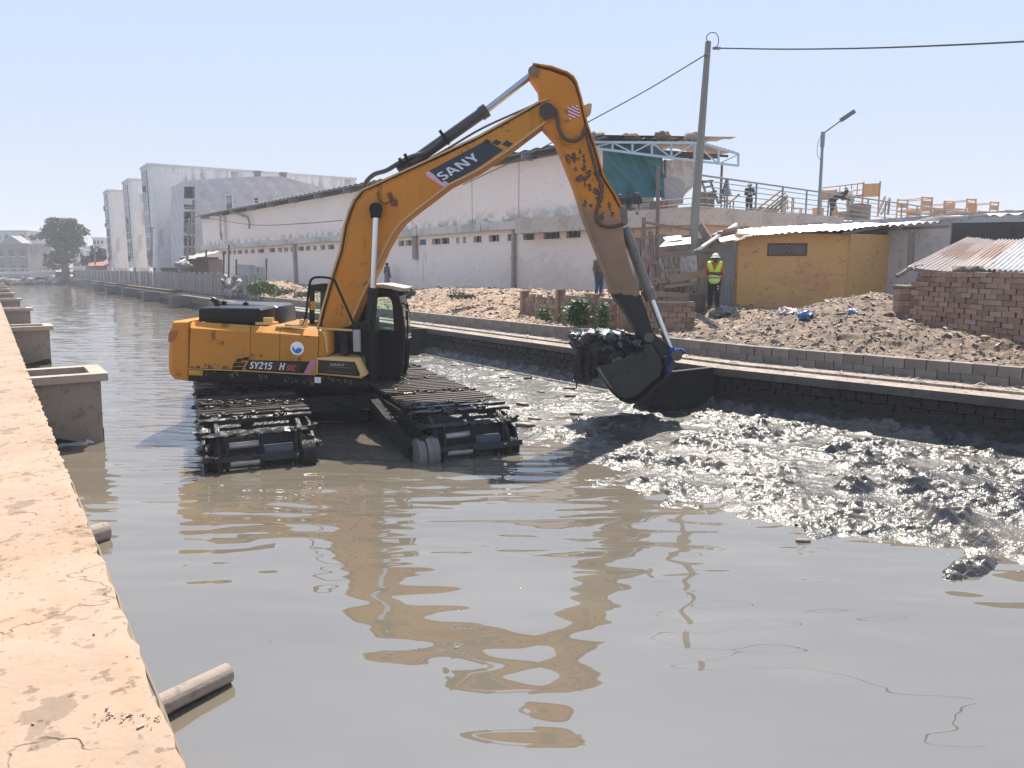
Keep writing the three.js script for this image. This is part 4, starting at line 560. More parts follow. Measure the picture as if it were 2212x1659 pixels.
const tAlong = p => (p.x - TC.x) * TD[0] + (p.z - TC.z) * TD[1];
const TLEN = tAlong(td(2230, 560));
{
  const t = thing('terrace_building', 'pale concrete building whose flat terrace carries furniture behind a railing', 'building', V(TC.x, 1.6, TC.z));
  const cream = M(0.62, 0.53, 0.45, { map: T.mottle }), beam = M(0.6, 0.43, 0.30, { map: T.mottle });
  const sl = -(wAlong(TC)) , sC = wAlong(TC), sW = wAlong(wl(1302, 480));
  const f0 = TF - 0.72;
  wpart('floor_slab', [tbox(0, TLEN, f0, TF, 0.0, 11), wbox(sC, sW, f0 + 0.02, TF - 0.005, 0.0, -11), tbox(-0.1, TLEN, TF - 0.06, TF, -0.1, 0.0), wbox(sC - 0.05, sW, TF - 0.06, TF - 0.003, 0, 0.1)], cream, t);
  wpart('beam', [tbox(0.1, TLEN, f0 - 0.42, f0, 0.12, 0.4), wbox(sC + 0.1, sW, f0 - 0.42, f0, -0.12, -0.4)], beam, t);
  for (const g of [tbox(0.12, 0.5, 1.4, f0 - 0.42, 0.12, 0.5), tbox(6, 6.4, 1.4, f0 - 0.42, 0.12, 0.5), wbox(sC + 3.6, sC + 4.1, 1.4, f0 - 0.42, -0.14, -0.5), wbox(sW - 0.3, sW, 1.4, f0 - 0.42, -0.1, -0.5)]) wpart('column', [g], C.col ??= M(0.55, 0.48, 0.43, { map: T.mottle }), t);
  wpart('back_wall', [wbox(sC + 0.5, sW - 0.2, 1.4, f0, -1.5, -1.75), tbox(1.5, TLEN, 1.4, f0 - 0.1, 4, 4.2)], M(0.2, 0.185, 0.175, { map: T.streak }), t);
  const wp = wpart('shop_front', [wbox(sC + 0.7, sC + 3.5, 1.4, f0 - 1.5, -0.5, -0.7)], C.concrete, t);
  for (let i = 0; i < 6; i++) mesh('board', [wbox(sC + 4.2, sW - 0.4, 3.0 + i * 0.24, 3.21 + i * 0.24, -0.42 - 0.01 * (i % 2), -0.48)], i % 2 ? C.wood : C.pineRed, wp);
  for (let i = 0; i < 5; i++) mesh('shutter_slat', [wbox(sC + 1.2 + i * 0.3, sC + 1.42 + i * 0.3, 3.2, 4.35, -0.3, -0.36)], C.woodGrey, wp);
  // upper wall beside the tarpaulin, end of the warehouse roof
  // railing along both sides
  const posts = [], rails = [];
  const r = thing('terrace_railing', 'blue-grey steel railing along the edge of the furniture terrace', 'railing', V(TC.x, TF, TC.z));
  for (let i = 0; i < 5; i++) { const y = TF + 0.14 + i * 0.23; wpart('rail', [rod(onT(0.1, y, 0.25), onT(TLEN, y, 0.25), 0.02, 0.02, 8)], C.rail, r); if (i < 2) wpart('rail', [rod(onWall(sC + 0.25, y, -0.25), onWall(sW - 0.5, y, -0.25), 0.02, 0.02, 8)], C.rail, r); }
  wpart('top_rail', [rod(onT(0.1, TF + 1.26, 0.25), onT(TLEN, TF + 1.26, 0.25), 0.04, 0.04, 10)], C.rail, r);
  for (let s = 0.1; s < TLEN; s += 2.3) wpart('post', [bar(onT(s, TF, 0.25), onT(s, TF + 1.26, 0.25), 0.06)], C.rail, r);
  // canopy: truss, sheeting, tarpaulins
  const k = thing('canopy', 'rusty sheet canopy on a pale blue steel truss above the terrace', 'canopy', V(TC.x, TF + 2, TC.z));
  const F = (px, py, i = 0) => { const s = wAlong(wl(px, py)); return wl(px, py); };
  const CA = wl(1302, 318), dC = [RT[0] * 0.97 + FW[0] * 0.1, RT[1] * 0.97 + FW[1] * 0.1];
  const cp = (px, py, back = 0) => onPl(px, py, [CA.x + FW[0] * (back - 0.6), CA.z + FW[1] * (back - 0.6)], dC);
  const steel = M(0.42, 0.55, 0.62, { roughness: 0.5 });
  const tp = [[1265, 308], [1595, 331]], low = [[1270, 322], [1302, 320], [1395, 331], [1440, 337], [1480, 344], [1530, 350], [1595, 358]];
  const topY = x => lerp(307.5, 309, sst(1265, 1510, x)) + Math.max(0, x - 1515) * 0.29;
  const lowY = x => lerp(320, 345, (x - 1290) / 190);
  wpart('chord', [bar(cp(1265, 307), cp(1515, 309), 0.1), bar(cp(1515, 309), cp(1596, 333), 0.09), bar(cp(1270, 318.5), cp(1480, 345), 0.1), bar(cp(1480, 345), cp(1595, 358), 0.09), bar(cp(1595, 333), cp(1595, 358), 0.07)], steel, k);
  const nodes = [1282, 1323, 1366, 1408, 1450, 1500, 1552]; const web = [];
  nodes.forEach((x, i) => { const a = cp(x, topY(x)), b = cp(x, lowY(x) - (x > 1500 ? 2 : 0)); web.push(bar(a, b, 0.075)); if (i) { const px = nodes[i - 1]; web.push(i % 2 ? bar(cp(px, lowY(px)), cp(x, topY(x)), 0.06) : bar(cp(px, topY(px)), cp(x, lowY(x)), 0.06)); } });
  web.push(bar(cp(1552, lowY(1552)), cp(1594, 334), 0.05)); web.forEach(w => wpart('web_bar', [w], steel, k));
  // roof sheets slope down behind the truss
  const rg = grid(90, 10, (u, v) => { const x = lerp(1262, 1590, u), a = cp(x, topY(x) - 3), b = a.clone().add(V(FW[0] * 5.5, 0.55, FW[1] * 5.5)), p = a.lerp(b, v); return [p.x, p.y + 0.03 * Math.sin(u * 330), p.z, u * 9, v * 5]; });
  wpart('roof_sheet', [rg], M(0.36, 0.27, 0.2, { roughness: 0.6, metalness: 0.2, map: T.rust }), k);
  wpart('purlin', [1, 2.6, 4.2].map(b => bar(cp(1300, topY(1300) + 1).add(V(FW[0] * b, 0.1 * b - 0.1, FW[1] * b)), cp(1586, topY(1586) + 1).add(V(FW[0] * b, 0.1 * b - 0.1, FW[1] * b)), 0.1)), C.woodDark, k);
  wpart('prop', [bar(cp(1437, 345, 0.6), cp(1436, 450, 0.6), 0.09), bar(cp(1502, 350, 1), cp(1500, 450, 1), 0.09), bar(cp(1560, 350, 4.5), cp(1556, 440, 4.5), 0.09)], C.woodGrey, k);
  const ta = thing('tarpaulin', 'large teal tarpaulin hung under the canopy truss', 'tarpaulin', cp(1370, 427, 0.4));
  wpart('cloth', [grid(50, 40, (u, v) => { const x = lerp(1302, 1436 - 6 * v, u), y = lerp(425 + 2 * u, lowY(x) - 20, v), p = cp(x, y, 0.3 + 0.07 * Math.sin(u * 17 + v * 3) * (1 - 0.5 * v) + 0.12 * n2(u * 4 + v * 2.2, v * 2) + 0.10 * Math.sin((u + v * 0.6) * 8)); return [p.x, p.y, p.z]; })], M(0.022, 0.135, 0.155, { roughness: 0.65 }), ta);
  const tg = thing('sack_sheet', 'torn grey sacking sheet hung beside the teal tarpaulin', 'sheet', cp(1465, 435, 0.6));
  const sack = M(0.72, 0.65, 0.58, { roughness: 0.9, physical: true, transmission: 0.35, thickness: 0 });
  wpart('cloth', [grid(40, 40, (u, v) => { const x = lerp(1431, lerp(1476, 1512, sst(0.1, 0.55, v)), u), y = lerp(438 + 8 * Math.sin(u * 3), 347 - 6 * u, v), p = cp(x, y, 0.7 + 0.12 * Math.sin(u * 22 + v * 6) * v + 0.1 * n2(u * 5, v * 5)); return [p.x, p.y, p.z]; })], sack, tg);
  wpart('patch', [grid(10, 10, (u, v) => { const p = cp(lerp(1428, 1472, u), lerp(440, 384, v), 0.5 + 0.06 * n2(u * 4, v * 4)); return [p.x, p.y, p.z]; })], M(0.5, 0.43, 0.4, { roughness: 0.9 }), tg);
  [[1292, 300, 0.36, 'round stuffed sack at the left end of the canopy roof'], [1362, 298, 0.36, 'pile of broken orange bricks on the canopy roof'], [1431, 297, 0.34, 'brown bulging sack on the canopy roof above the teal tarpaulin edge'], [1496, 299, 0.36, 'pale pink sack on the canopy roof beside the utility pole']].forEach(([x, y, s, l], i) => {
    const p = cp(x, y + 5, 0.8), q = thing('roof_sack', l, 'sack', p, null); part('body', i === 1 ? [0, 1, 2, 3, 4, 5].map(k => lump(0.14, 1.3, 0.7, 1, 0.03, 7, k).translate((k % 3 - 1) * 0.22 * RT[0], 0.08 + (k > 2 ? 0.13 : 0), (k % 3 - 1) * 0.22 * RT[1])) : [lump(s, 1.25, 0.72, 0.9, 0.07, 4, i * 9).translate(0, s * 0.45, 0)], M(...[[0.32, 0.27, 0.21], [0.42, 0.24, 0.14], [0.2, 0.15, 0.11], [0.42, 0.36, 0.35]][i], { map: T.mottle }), q);
    part('loose_edge', [grid(12, 3, (u, v) => [(u - 0.5) * 1.1 * RT[0], 0.03 + 0.05 * n2(u * 6, i) + v * 0.04, (u - 0.5) * 1.1 * RT[1] + v * 0.3])], C.grey, q);
  });
}
// ---------------------------------------------------------------- yellow shed, grey building and its parapet
{
  const D1 = 24.6, a = onY(1590, 667, 1.75), b = onY(1822, 672, 1.68), h = 2.95;
  const t = thing('yellow_shed', 'ochre yellow plastered shed with a barred vent and a wavy tin roof', 'shed', V(a.x, 1.6, a.z));
  const da = Math.hypot(a.x * FW[0] + a.z * FW[1]), db = b.x * FW[0] + b.z * FW[1];
  T.ochre = tex(512, 512, (u, v) => { const q = pf(u, v, 4, 4, 301, 7), b2 = pf(u, v, 40, 40, 307, 3), g = sst(0.45, 0.65, q); const k = 0.86 + 0.2 * q - 0.35 * sst(0.72, 0.8, b2); return [k * (1 - 0.12 * g), k * (1 - 0.2 * g), k * (1 - 0.05 * g)]; }, [4, 3.2]);
  const och = M(0.62, 0.355, 0.125, { map: T.ochre, bumpMap: T.bump, bumpScale: 0.006 });
  const dir = V(b.x - a.x, 0, b.z - a.z), L = dir.length(); dir.normalize(); const nrm = V(dir.z, 0, -dir.x); if (nrm.x > 0) nrm.negate();
  const at2 = (s, y, o = 0) => V(a.x + dir.x * s + nrm.x * o, y, a.z + dir.z * s + nrm.z * o);
  const pl = (px, py) => onPl(px, py, [a.x, a.z], [dir.x, dir.z]), sOf = p => (p.x - a.x) * dir.x + (p.z - a.z) * dir.z;
  const turn = -Math.atan2(dir.z, dir.x), sb = (s0, s1, y0, y1, o0, o1) => { const c = at2((s0 + s1) / 2, (y0 + y1) / 2, (o0 + o1) / 2); return box(s1 - s0, y1 - y0, Math.abs(o1 - o0), c.x, c.y, c.z, turn); };
  const yT = pl(1700, 512).y + 0.1, v0 = sOf(pl(1660, 540)), v1 = sOf(pl(1741, 540)), vy0 = pl(1700, 551).y, vy1 = pl(1700, 527.5).y;
  // second face runs back to the grey wall
  const c = at(1916, 640, db + 1.4), L2 = Math.hypot(c.x - b.x, c.z - b.z), t2 = -Math.atan2(c.z - b.z, c.x - b.x);
  wpart('wall', [sb(0, v0, 1.3, yT, -0.2, 0), sb(v1, L, 1.3, yT, -0.2, 0), sb(v0, v1, 1.3, vy0, -0.2, 0), sb(v0, v1, vy1, yT, -0.2, 0), box(L2, yT - 1.3 + 0.02, 0.2, (b.x + c.x) / 2, (yT + 1.3) / 2, (b.z + c.z) / 2, t2), sb(0, 0.2, 1.3, yT, -3, -0.2)], och, t);
  wpart('back_wall', [sb(0, L + 0.4, 1.3, yT + 0.1, -3.2, -3.0), sb(L - 0.4, L - 0.21, 1.3, yT, -3.0, -0.21)], och, t); wpart('ceiling', [sb(0.2, L - 0.4, yT - 0.12, yT - 0.03, -3.0, -0.2)], C.wood, t);
  const bars = []; const mid = (v0 + v1) / 2, hh = vy1 - vy0; for (let i = -7; i <= 7; i++) { const s = mid + i * (v1 - v0) / 12 ; if (i === 0) for (let k = 0; k < 3; k++) for (const g of [-1, 1]) { const ya = vy1 - k * hh * 0.42; bars.push(bar(at2(mid + g * (ya - vy0) * 0.85, vy0, -0.05), at2(mid, ya, -0.05), 0.022)); } if (i === 0) continue; const e = (i < 0 ? -1 : 1) * hh * 0.85; const lo = V(0, 0, 0); let s0 = s + e, s1 = s, yA = vy0, yB = vy1; const cl = q => Math.min(v1, Math.max(v0, q)); if (s0 > v1) { yA = vy1 - (vy1 - vy0) * (v1 - s1) / (s0 - s1); s0 = v1; } if (s0 < v0) { yA = vy1 - (vy1 - vy0) * (v0 - s1) / (s0 - s1); s0 = v0; } if (s1 > v0 && s1 < v1) bars.push(bar(at2(s0, yA, -0.05), at2(s1, yB, -0.05), 0.022)); }
  const vent = wpart('vent', [sb(v0 - 0.04, v1 + 0.04, vy1 - 0.01, vy1 + 0.035, -0.06, 0.015), sb(v0 - 0.04, v1 + 0.04, vy0 - 0.03, vy0 + 0.012, -0.06, 0.015), sb(v0 - 0.04, v0 + 0.012, vy0, vy1, -0.06, 0.014), sb(v1 - 0.012, v1 + 0.04, vy0, vy1, -0.06, 0.014)], M(0.12, 0.05, 0.03), t);
  const gm = M(0.5, 0.48, 0.44); bars.forEach(g => mesh('grille_bar', [g], gm, vent));
  // tin roof, ridges running back
  const roofPts = [[1592, 522], [1604, 515], [1622, 509], [1650, 507], [1700, 503], [1760, 500], [1822, 497], [1870, 491], [1930, 484]];
  const ex2 = [0, 1, 2, 3, 4, 5, 6, 7, 8].map(i => { const [px, py] = roofPts[i], u = Math.min(1, (px - 1592) / 230), dd = px < 1822 ? lerp(a.x * FW[0] + a.z * FW[1], db, u) : lerp(db, db + 1.3, (px - 1822) / 108); return at(px, py, dd - 0.35); });
  const cur = new THREE.CatmullRomCurve3(ex2);
  const rg = grid(340, 8, (u, v) => { const p = cur.getPoint(u), back = 3.4 * v; p.add(V(FW[0] * back, 0.0, FW[1] * back)); p.y += back * 0.1 + 0.035 * Math.sin(u * 2 * Math.PI * 30) * (0.5 + 0.5 * n2(u * 6, 2)) + 0.02 * n2(u * 10, v); return [p.x, p.y, p.z, u * 6, v * 3]; });
  const low = rg.clone(); { const p = low.attributes.position; for (let i = 0; i < p.count; i++) p.setY(i, p.getY(i) - 0.012); }
  wpart('roof_sheet', [rg, low], C.tin, t);
  wpart('eaves_pole', [rod(at(1822, 505, db - 0.3), at(1916, 487, db + 1.0), 0.05)], C.woodGrey, t);
  // grey building to the right with raw block parapet
  const g = thing('grey_building', 'low grey rendered building with block parapet behind the yellow shed', 'building', V(c.x, 1.6, c.z));
  const gp = [at(1616, 505, 29.6), at(1740, 482, 29), at(1900, 474, 27.9), at(2060, 463, 26.2), at(2260, 452, 24.4)];
  const pe = []; for (let i = 0; i + 1 < gp.length; i++) { const p = gp[i], q = gp[i + 1]; const l = Math.hypot(q.x - p.x, q.z - p.z); const s = prism([[0, -5], [l, -5], [l, q.y - p.y + 0.6], [0, 0.6]], 0, 0.2); s.rotateY(-Math.atan2(q.z - p.z, q.x - p.x)); pe.push(s.translate(p.x, p.y - 0.6, p.z)); }
  T.blocks = tex(512, 256, (u, v) => { const q = pf(u, v, 8, 5, 321, 6), w = pf(u, v, 30, 16, 327, 4); const k = 0.75 + 0.3 * q - 0.25 * sst(0.6, 0.7, w); return [k, k * 1.0, k * 1.02]; }, [3, 1.5]);
  wpart('parapet', pe, M(0.42, 0.41, 0.40, { map: T.blocks, bumpMap: T.bump, bumpScale: 0.02 }), g);
  const w1 = at(1912, 640, db + 1.3), w2 = at(2280, 640, 22.6), Lw = Math.hypot(w2.x - w1.x, w2.z - w1.z), tw = -Math.atan2(w2.z - w1.z, w2.x - w1.x), hT = at(1960, 497, db + 1).y;
  wpart('wall', [box(Lw, hT - 1.3, 0.2, (w1.x + w2.x) / 2, (hT + 1.3) / 2, (w1.z + w2.z) / 2, tw)], M(0.56, 0.535, 0.515, { map: T.mottle, bumpMap: T.bump, bumpScale: 0.008 }), g);
  wpart('opening', [box(1.1, 0.34, 0.1, ...at(2020, 507, db + 0.4).toArray(), tw)], M(0.13, 0.08, 0.06, { map: T.mottle }), g);
  wpart('lintel', [box(1.5, 0.14, 0.12, ...at(2000, 493, db + 0.35).toArray(), tw)], C.wood, g);
  wpart('bare_brick', [0, 1, 2].map(i => bbox(0.32, 0.2, 0.1, ...at(2000 + i * 18, 512, db + 0.3).toArray(), tw)), brickMat[1], g);
  wpart('post', [bar(at(1966, 580, 21.2), at(1970, 502, 21.2), 0.14)], C.woodGrey, g);
  const rp = [[1908, 490], [1960, 484], [2010, 480], [2050, 477], [2075, 470], [2110, 466], [2145, 465], [2240, 460]].map(([x, y], i) => at(x, y, lerp(db + 0.9, 21.4, i / 7)));
  const rc = new THREE.CatmullRomCurve3(rp), r3 = grid(260, 6, (u, v) => { const p = rc.getPoint(u).add(V(FW[0] * 2.2 * v, 0.1 * v, FW[1] * 2.2 * v)); p.y += 0.03 * Math.sin(u * 2 * Math.PI * 20) + 0.02 * n2(u * 8, v); return [p.x, p.y, p.z, u * 5, v * 2]; });
  wpart('roof_sheet', [r3], C.tin, g);
  const sw = [at(2050, 560, 21.0), at(2300, 560, 20.2)]; wpart('dark_wall', [box(sw[0].distanceTo(sw[1]), 1.25, 0.15, (sw[0].x + sw[1].x) / 2, at(2100, 532, 21).y, (sw[0].z + sw[1].z) / 2, -Math.atan2(sw[1].z - sw[0].z, sw[1].x - sw[0].x))], M(0.075, 0.075, 0.075, { map: T.mottle }), g);
}
// ---------------------------------------------------------------- brick hut on the right
{
  const a = onY(1972, 732, 1.42), dx = -Math.sin(0.505), dz = Math.cos(0.505), L = 5.4, b = V(a.x + dx * L, 1.42, a.z + dz * L);
  const t = thing('brick_hut', 'small brick hut with corrugated sheets laid over its wall', 'hut', V(a.x, 1.42, a.z));
  const top = onPl(2010, 588, [a.x, a.z], [dx, dz]).y - 1.42;
  const turn = -Math.atan2(dz, dx), bk = (s0, s1, y0, y1, o) => { const s = (s0 + s1) / 2; return box(s1 - s0, y1 - y0, 0.12, a.x + dx * s + dz * o, (y0 + y1) / 2, a.z + dz * s - dx * o, turn); };
  wpart('mortar', [bk(0, L, 1.0, 1.42 + top - 0.02, 0.055)], M(0.2, 0.15, 0.12, { map: T.mottle, bumpMap: T.bump, bumpScale: 0.02 }), t);
  brickWall(t, V(a.x, 1.42 - 0.3, a.z), V(b.x, 1.42 - 0.3, b.z), () => top + 0.32, { bl: 0.36, bh: 0.112 });
  // the lower pier at its corner
  const p0 = onY(1934, 727, 1.42), pier = thing('brick_pier', 'crumbling brick pier at the corner of the brick hut', 'pier', V(p0.x, 1.42, p0.z));
  const py = at(1940, 612, p0.x * FW[0] + p0.z * FW[1]).y - 1.42;
  for (let r = 0; r < Math.floor((py + 0.3) / 0.15); r++) for (let i = 0; i < 2; i++) { const o = part('brick', brickGeo[(r + i) % 5], brickMat[(r * 3 + i * 2) % 6], pier), s = (i - 0.5) * 0.23; o.position.set(RT[0] * (s + 0.18), -0.3 + 0.075 + r * 0.15, RT[1] * (s + 0.18)); o.rotation.set(rr(-0.03, 0.03), -YAW + rr(-0.06, 0.06), rr(-0.03, 0.03)); o.scale.z = 2.4; }
  part('cap', [muv(jit(box(0.56, 0.08, 0.34, 0.18 * RT[0], Math.floor((py + 0.3) / 0.15) * 0.15 - 0.3 + 0.035, 0.18 * RT[1], -YAW), 0.02, 5))], C.concrete, pier);
  // sheets: lower edge along the wall, ridges running up and back
  const D = a.x * FW[0] + a.z * FW[1];
  const quad = (p, D0b, D1b, pitchN, mat, lift = 0) => { const q = [at(p[0][0], p[0][1], D0b), at(p[1][0], p[1][1], D0b), at(p[2][0], p[2][1], D1b), at(p[3][0], p[3][1], D1b)]; const mk = off => grid(pitchN * 8, 10, (u, v) => { const l = q[0].clone().lerp(q[1], u), h = q[3].clone().lerp(q[2], u), w = l.lerp(h, v); return [w.x, w.y + lift + off + 0.022 * Math.sin(u * pitchN * 2 * Math.PI) + 0.012 * n2(u * 3, v * 3 + D0b), w.z, u * 2, v * 3]; }); const o = mesh('roof_sheet', [mk(0), mk(-0.012)], mat, t); o.position.set(-a.x, -1.42, -a.z); };
  quad([[1958, 578], [2060, 592], [2160, 520], [2090, 512]], D - 0.45, D + 2.0, 11, C.tinRust);
  quad([[2052, 588], [2150, 590], [2232, 520], [2156, 519]], D - 0.9, D + 1.5, 10, C.tinRust, 0.02);
  quad([[2122, 586], [2260, 592], [2330, 522], [2210, 520]], D - 1.5, D + 0.9, 12, C.tin, 0.05);
  wpart('eaves_pole', [tube([at(1937, 597, D - 0.5), at(1950, 590, D - 0.5), at(1964, 580, D - 0.4), at(1990, 574, D - 0.2)], 0.05, 20, 8), bar(at(1975, 583, D - 0.4), at(2075, 592, D - 0.9), 0.07), bar(at(2075, 592, D - 0.9), at(2250, 594, D - 2), 0.07)], C.woodGrey, t);
  for (const [x, y] of [[2075, 583], [2105, 582], [2132, 583]]) wpart('weight_block', [muv(jit(box(0.34, 0.16, 0.16, ...at(x, y, D - 1.0).toArray(), turn), 0.015, 5))], C.concrete, t);
}
// ---------------------------------------------------------------- low broken brick wall behind the kerb
{
  const segs = [[1060, 672, 1130, 683, 0.42, 'low rendered stub of garden wall behind the kerb, left of the brick part'], [1133, 684, 1200, 692, 0.9, 'broken brick garden wall with weeds left of the ivy'], [1210, 694, 1330, 712, 1.02, 'broken brick garden wall half hidden by ivy'], [1345, 714, 1500, 716, 0.95, 'broken brick garden wall behind the bucket arm']];
  for (const [x0, y0, x1, y1, h, l] of segs) {
    const a = onY(x0, y0, 1.36), b = onY(x1, y1, 1.36), t = thing('garden_wall', l, 'wall', a.clone(), 'remains of the brick garden wall');
    a.y = b.y = 1.3; const d = V(b.x - a.x, 0, b.z - a.z), L = d.length(), tn = -Math.atan2(d.z, d.x);
    wpart('mortar', [box(L, h - 0.06, 0.12, (a.x + b.x) / 2 + 0.04, 1.3 + h / 2 - 0.05, (a.z + b.z) / 2 - 0.05, tn)], M(0.25, 0.17, 0.12, { map: T.mottle, bumpMap: T.bump, bumpScale: 0.03 }), t);
    brickWall(t, a, b, q => h * (0.92 + 0.16 * n2(q * 4, x0)));
    wpart('pilaster', [box(0.28, h + 0.1, 0.24, a.x, 1.3 + (h + 0.1) / 2, a.z, tn)].map(g => muv(jit(g, 0.02, 4))), brickMat[0], t);
  }
}
// ---------------------------------------------------------------- smooth bodies from joints
function surfNet(f, lo, hi, c) {
  const nx = Math.ceil((hi[0] - lo[0]) / c) + 1, ny = Math.ceil((hi[1] - lo[1]) / c) + 1, nz = Math.ceil((hi[2] - lo[2]) / c) + 1, d = new Float32Array(nx * ny * nz), at3 = (i, j, k) => (k * ny + j) * nx + i;
  for (let k = 0; k < nz; k++) for (let j = 0; j < ny; j++) for (let i = 0; i < nx; i++) d[at3(i, j, k)] = f(lo[0] + i * c, lo[1] + j * c, lo[2] + k * c);
  const id = new Int32Array(nx * ny * nz).fill(-1), pos = [], idx = [];
  for (let k = 0; k < nz - 1; k++) for (let j = 0; j < ny - 1; j++) for (let i = 0; i < nx - 1; i++) {
    let s = 0, n = 0, x = 0, y = 0, z = 0; const v = []; for (let q = 0; q < 8; q++) { v[q] = d[at3(i + (q & 1), j + (q >> 1 & 1), k + (q >> 2))]; if (v[q] < 0) s |= 1 << q; }
    if (s === 0 || s === 255) continue;
    for (let a = 0; a < 8; a++) for (const b of [a | 1, a | 2, a | 4]) if (b !== a && (v[a] < 0) !== (v[b] < 0)) { const t = v[a] / (v[a] - v[b]); x += (a & 1) + t * ((b & 1) - (a & 1)); y += (a >> 1 & 1) + t * ((b >> 1 & 1) - (a >> 1 & 1)); z += (a >> 2) + t * ((b >> 2) - (a >> 2)); n++; }
    id[at3(i, j, k)] = pos.length / 3; pos.push(lo[0] + (i + x / n) * c, lo[1] + (j + y / n) * c, lo[2] + (k + z / n) * c);
  }
  const quad = (a, b, e, g, flip) => { if (a < 0 || b < 0 || e < 0 || g < 0) return; flip ? idx.push(a, e, b, b, e, g) : idx.push(a, b, e, b, g, e); };
  for (let k = 1; k < nz - 1; k++) for (let j = 1; j < ny - 1; j++) for (let i = 1; i < nx - 1; i++) {
    const o = d[at3(i, j, k)] < 0;
    if (o !== d[at3(i + 1, j, k)] < 0) quad(id[at3(i, j - 1, k - 1)], id[at3(i, j, k - 1)], id[at3(i, j - 1, k)], id[at3(i, j, k)], !o);
    if (o !== d[at3(i, j + 1, k)] < 0) quad(id[at3(i - 1, j, k - 1)], id[at3(i, j, k - 1)], id[at3(i - 1, j, k)], id[at3(i, j, k)], o);
    if (o !== d[at3(i, j, k + 1)] < 0) quad(id[at3(i - 1, j - 1, k)], id[at3(i, j - 1, k)], id[at3(i - 1, j, k)], id[at3(i, j, k)], !o);
  }
  const g = new THREE.BufferGeometry(); g.setAttribute('position', new THREE.Float32BufferAttribute(pos, 3)); g.setIndex(idx); g.computeVertexNormals(); return g;
}
// bones: [ax, ay, az, ra, bx, by, bz, rb]
const sdf = (bones, grow, k = 0.03) => (x, y, z) => {
  let r = 9; for (const b of bones) { const dx = b[4] - b[0], dy = b[5] - b[1], dz = b[6] - b[2], L = dx * dx + dy * dy + dz * dz, t = L ? Math.min(1, Math.max(0, ((x - b[0]) * dx + (y - b[1]) * dy + (z - b[2]) * dz) / L)) : 0; const e = Math.hypot(x - b[0] - dx * t, y - b[1] - dy * t, (z - b[2] - dz * t)) - b[3] - (b[7] - b[3]) * t - grow; const h = Math.max(k - Math.abs(r - e), 0) / k; r = Math.min(r, e) - h * h * k * 0.25; } return r;
};
function bodyNet(bones, grow, c, cut) { const lo = [9, 9, 9], hi = [-9, -9, -9]; for (const b of bones) for (const o of [0, 4]) for (let q = 0; q < 3; q++) { lo[q] = Math.min(lo[q], b[o + q] - b[o + 3] - grow - 2 * c); hi[q] = Math.max(hi[q], b[o + q] + b[o + 3] + grow + 2 * c); } const f = sdf(bones, grow); return surfNet(cut ? (x, y, z) => Math.max(f(x, y, z), cut(x, y, z)) : f, lo, hi, c); }
// one half-closed hand: palm hangs from the wrist along -y, thumb at +x
const handGeo = (() => { const b = [[0.012, -0.03, 0, 0.02, 0.014, -0.075, 0.004, 0.02], [-0.016, -0.03, 0, 0.019, -0.018, -0.072, 0.004, 0.018], [0, 0, 0, 0.024, 0, -0.05, 0, 0.022]];
  [[0.03, 0.07], [0.011, 0.078], [-0.009, 0.072], [-0.027, 0.056]].forEach(([x, l]) => b.push([x, -0.082, 0.004, 0.0095, x * 1.06, -0.082 - l * 0.5, 0.014, 0.009], [x * 1.06, -0.082 - l * 0.5, 0.014, 0.009, x * 1.05, -0.082 - l * 0.85, 0.036, 0.0075]));
  b.push([0.026, -0.028, 0.006, 0.0125, 0.05, -0.058, 0.018, 0.0105], [0.05, -0.058, 0.018, 0.0105, 0.055, -0.086, 0.026, 0.0085]); return bodyNet(b.map(q => q), 0, 0.005); })();
const J0 = () => ({ head: [0, 1.575, 0.015], top: [0, 1.64, -0.005], neck: [0, 1.45, 0], chest: [0, 1.27, 0], waist: [0, 1.06, 0], hip: [0, 0.93, 0], shL: [0.185, 1.39, 0], shR: [-0.185, 1.39, 0], elL: [0.25, 1.11, -0.01], elR: [-0.25, 1.11, -0.01], wrL: [0.255, 0.87, 0.06], wrR: [-0.255, 0.87, 0.06], hpL: [0.095, 0.9, 0], hpR: [-0.095, 0.9, 0], knL: [0.105, 0.49, 0.02], knR: [-0.105, 0.49, 0.02], anL: [0.115, 0.08, -0.02], anR: [-0.115, 0.08, -0.02], toL: [0.135, 0.035, 0.13], toR: [-0.135, 0.035, 0.13], face: [0, 0, 1] });
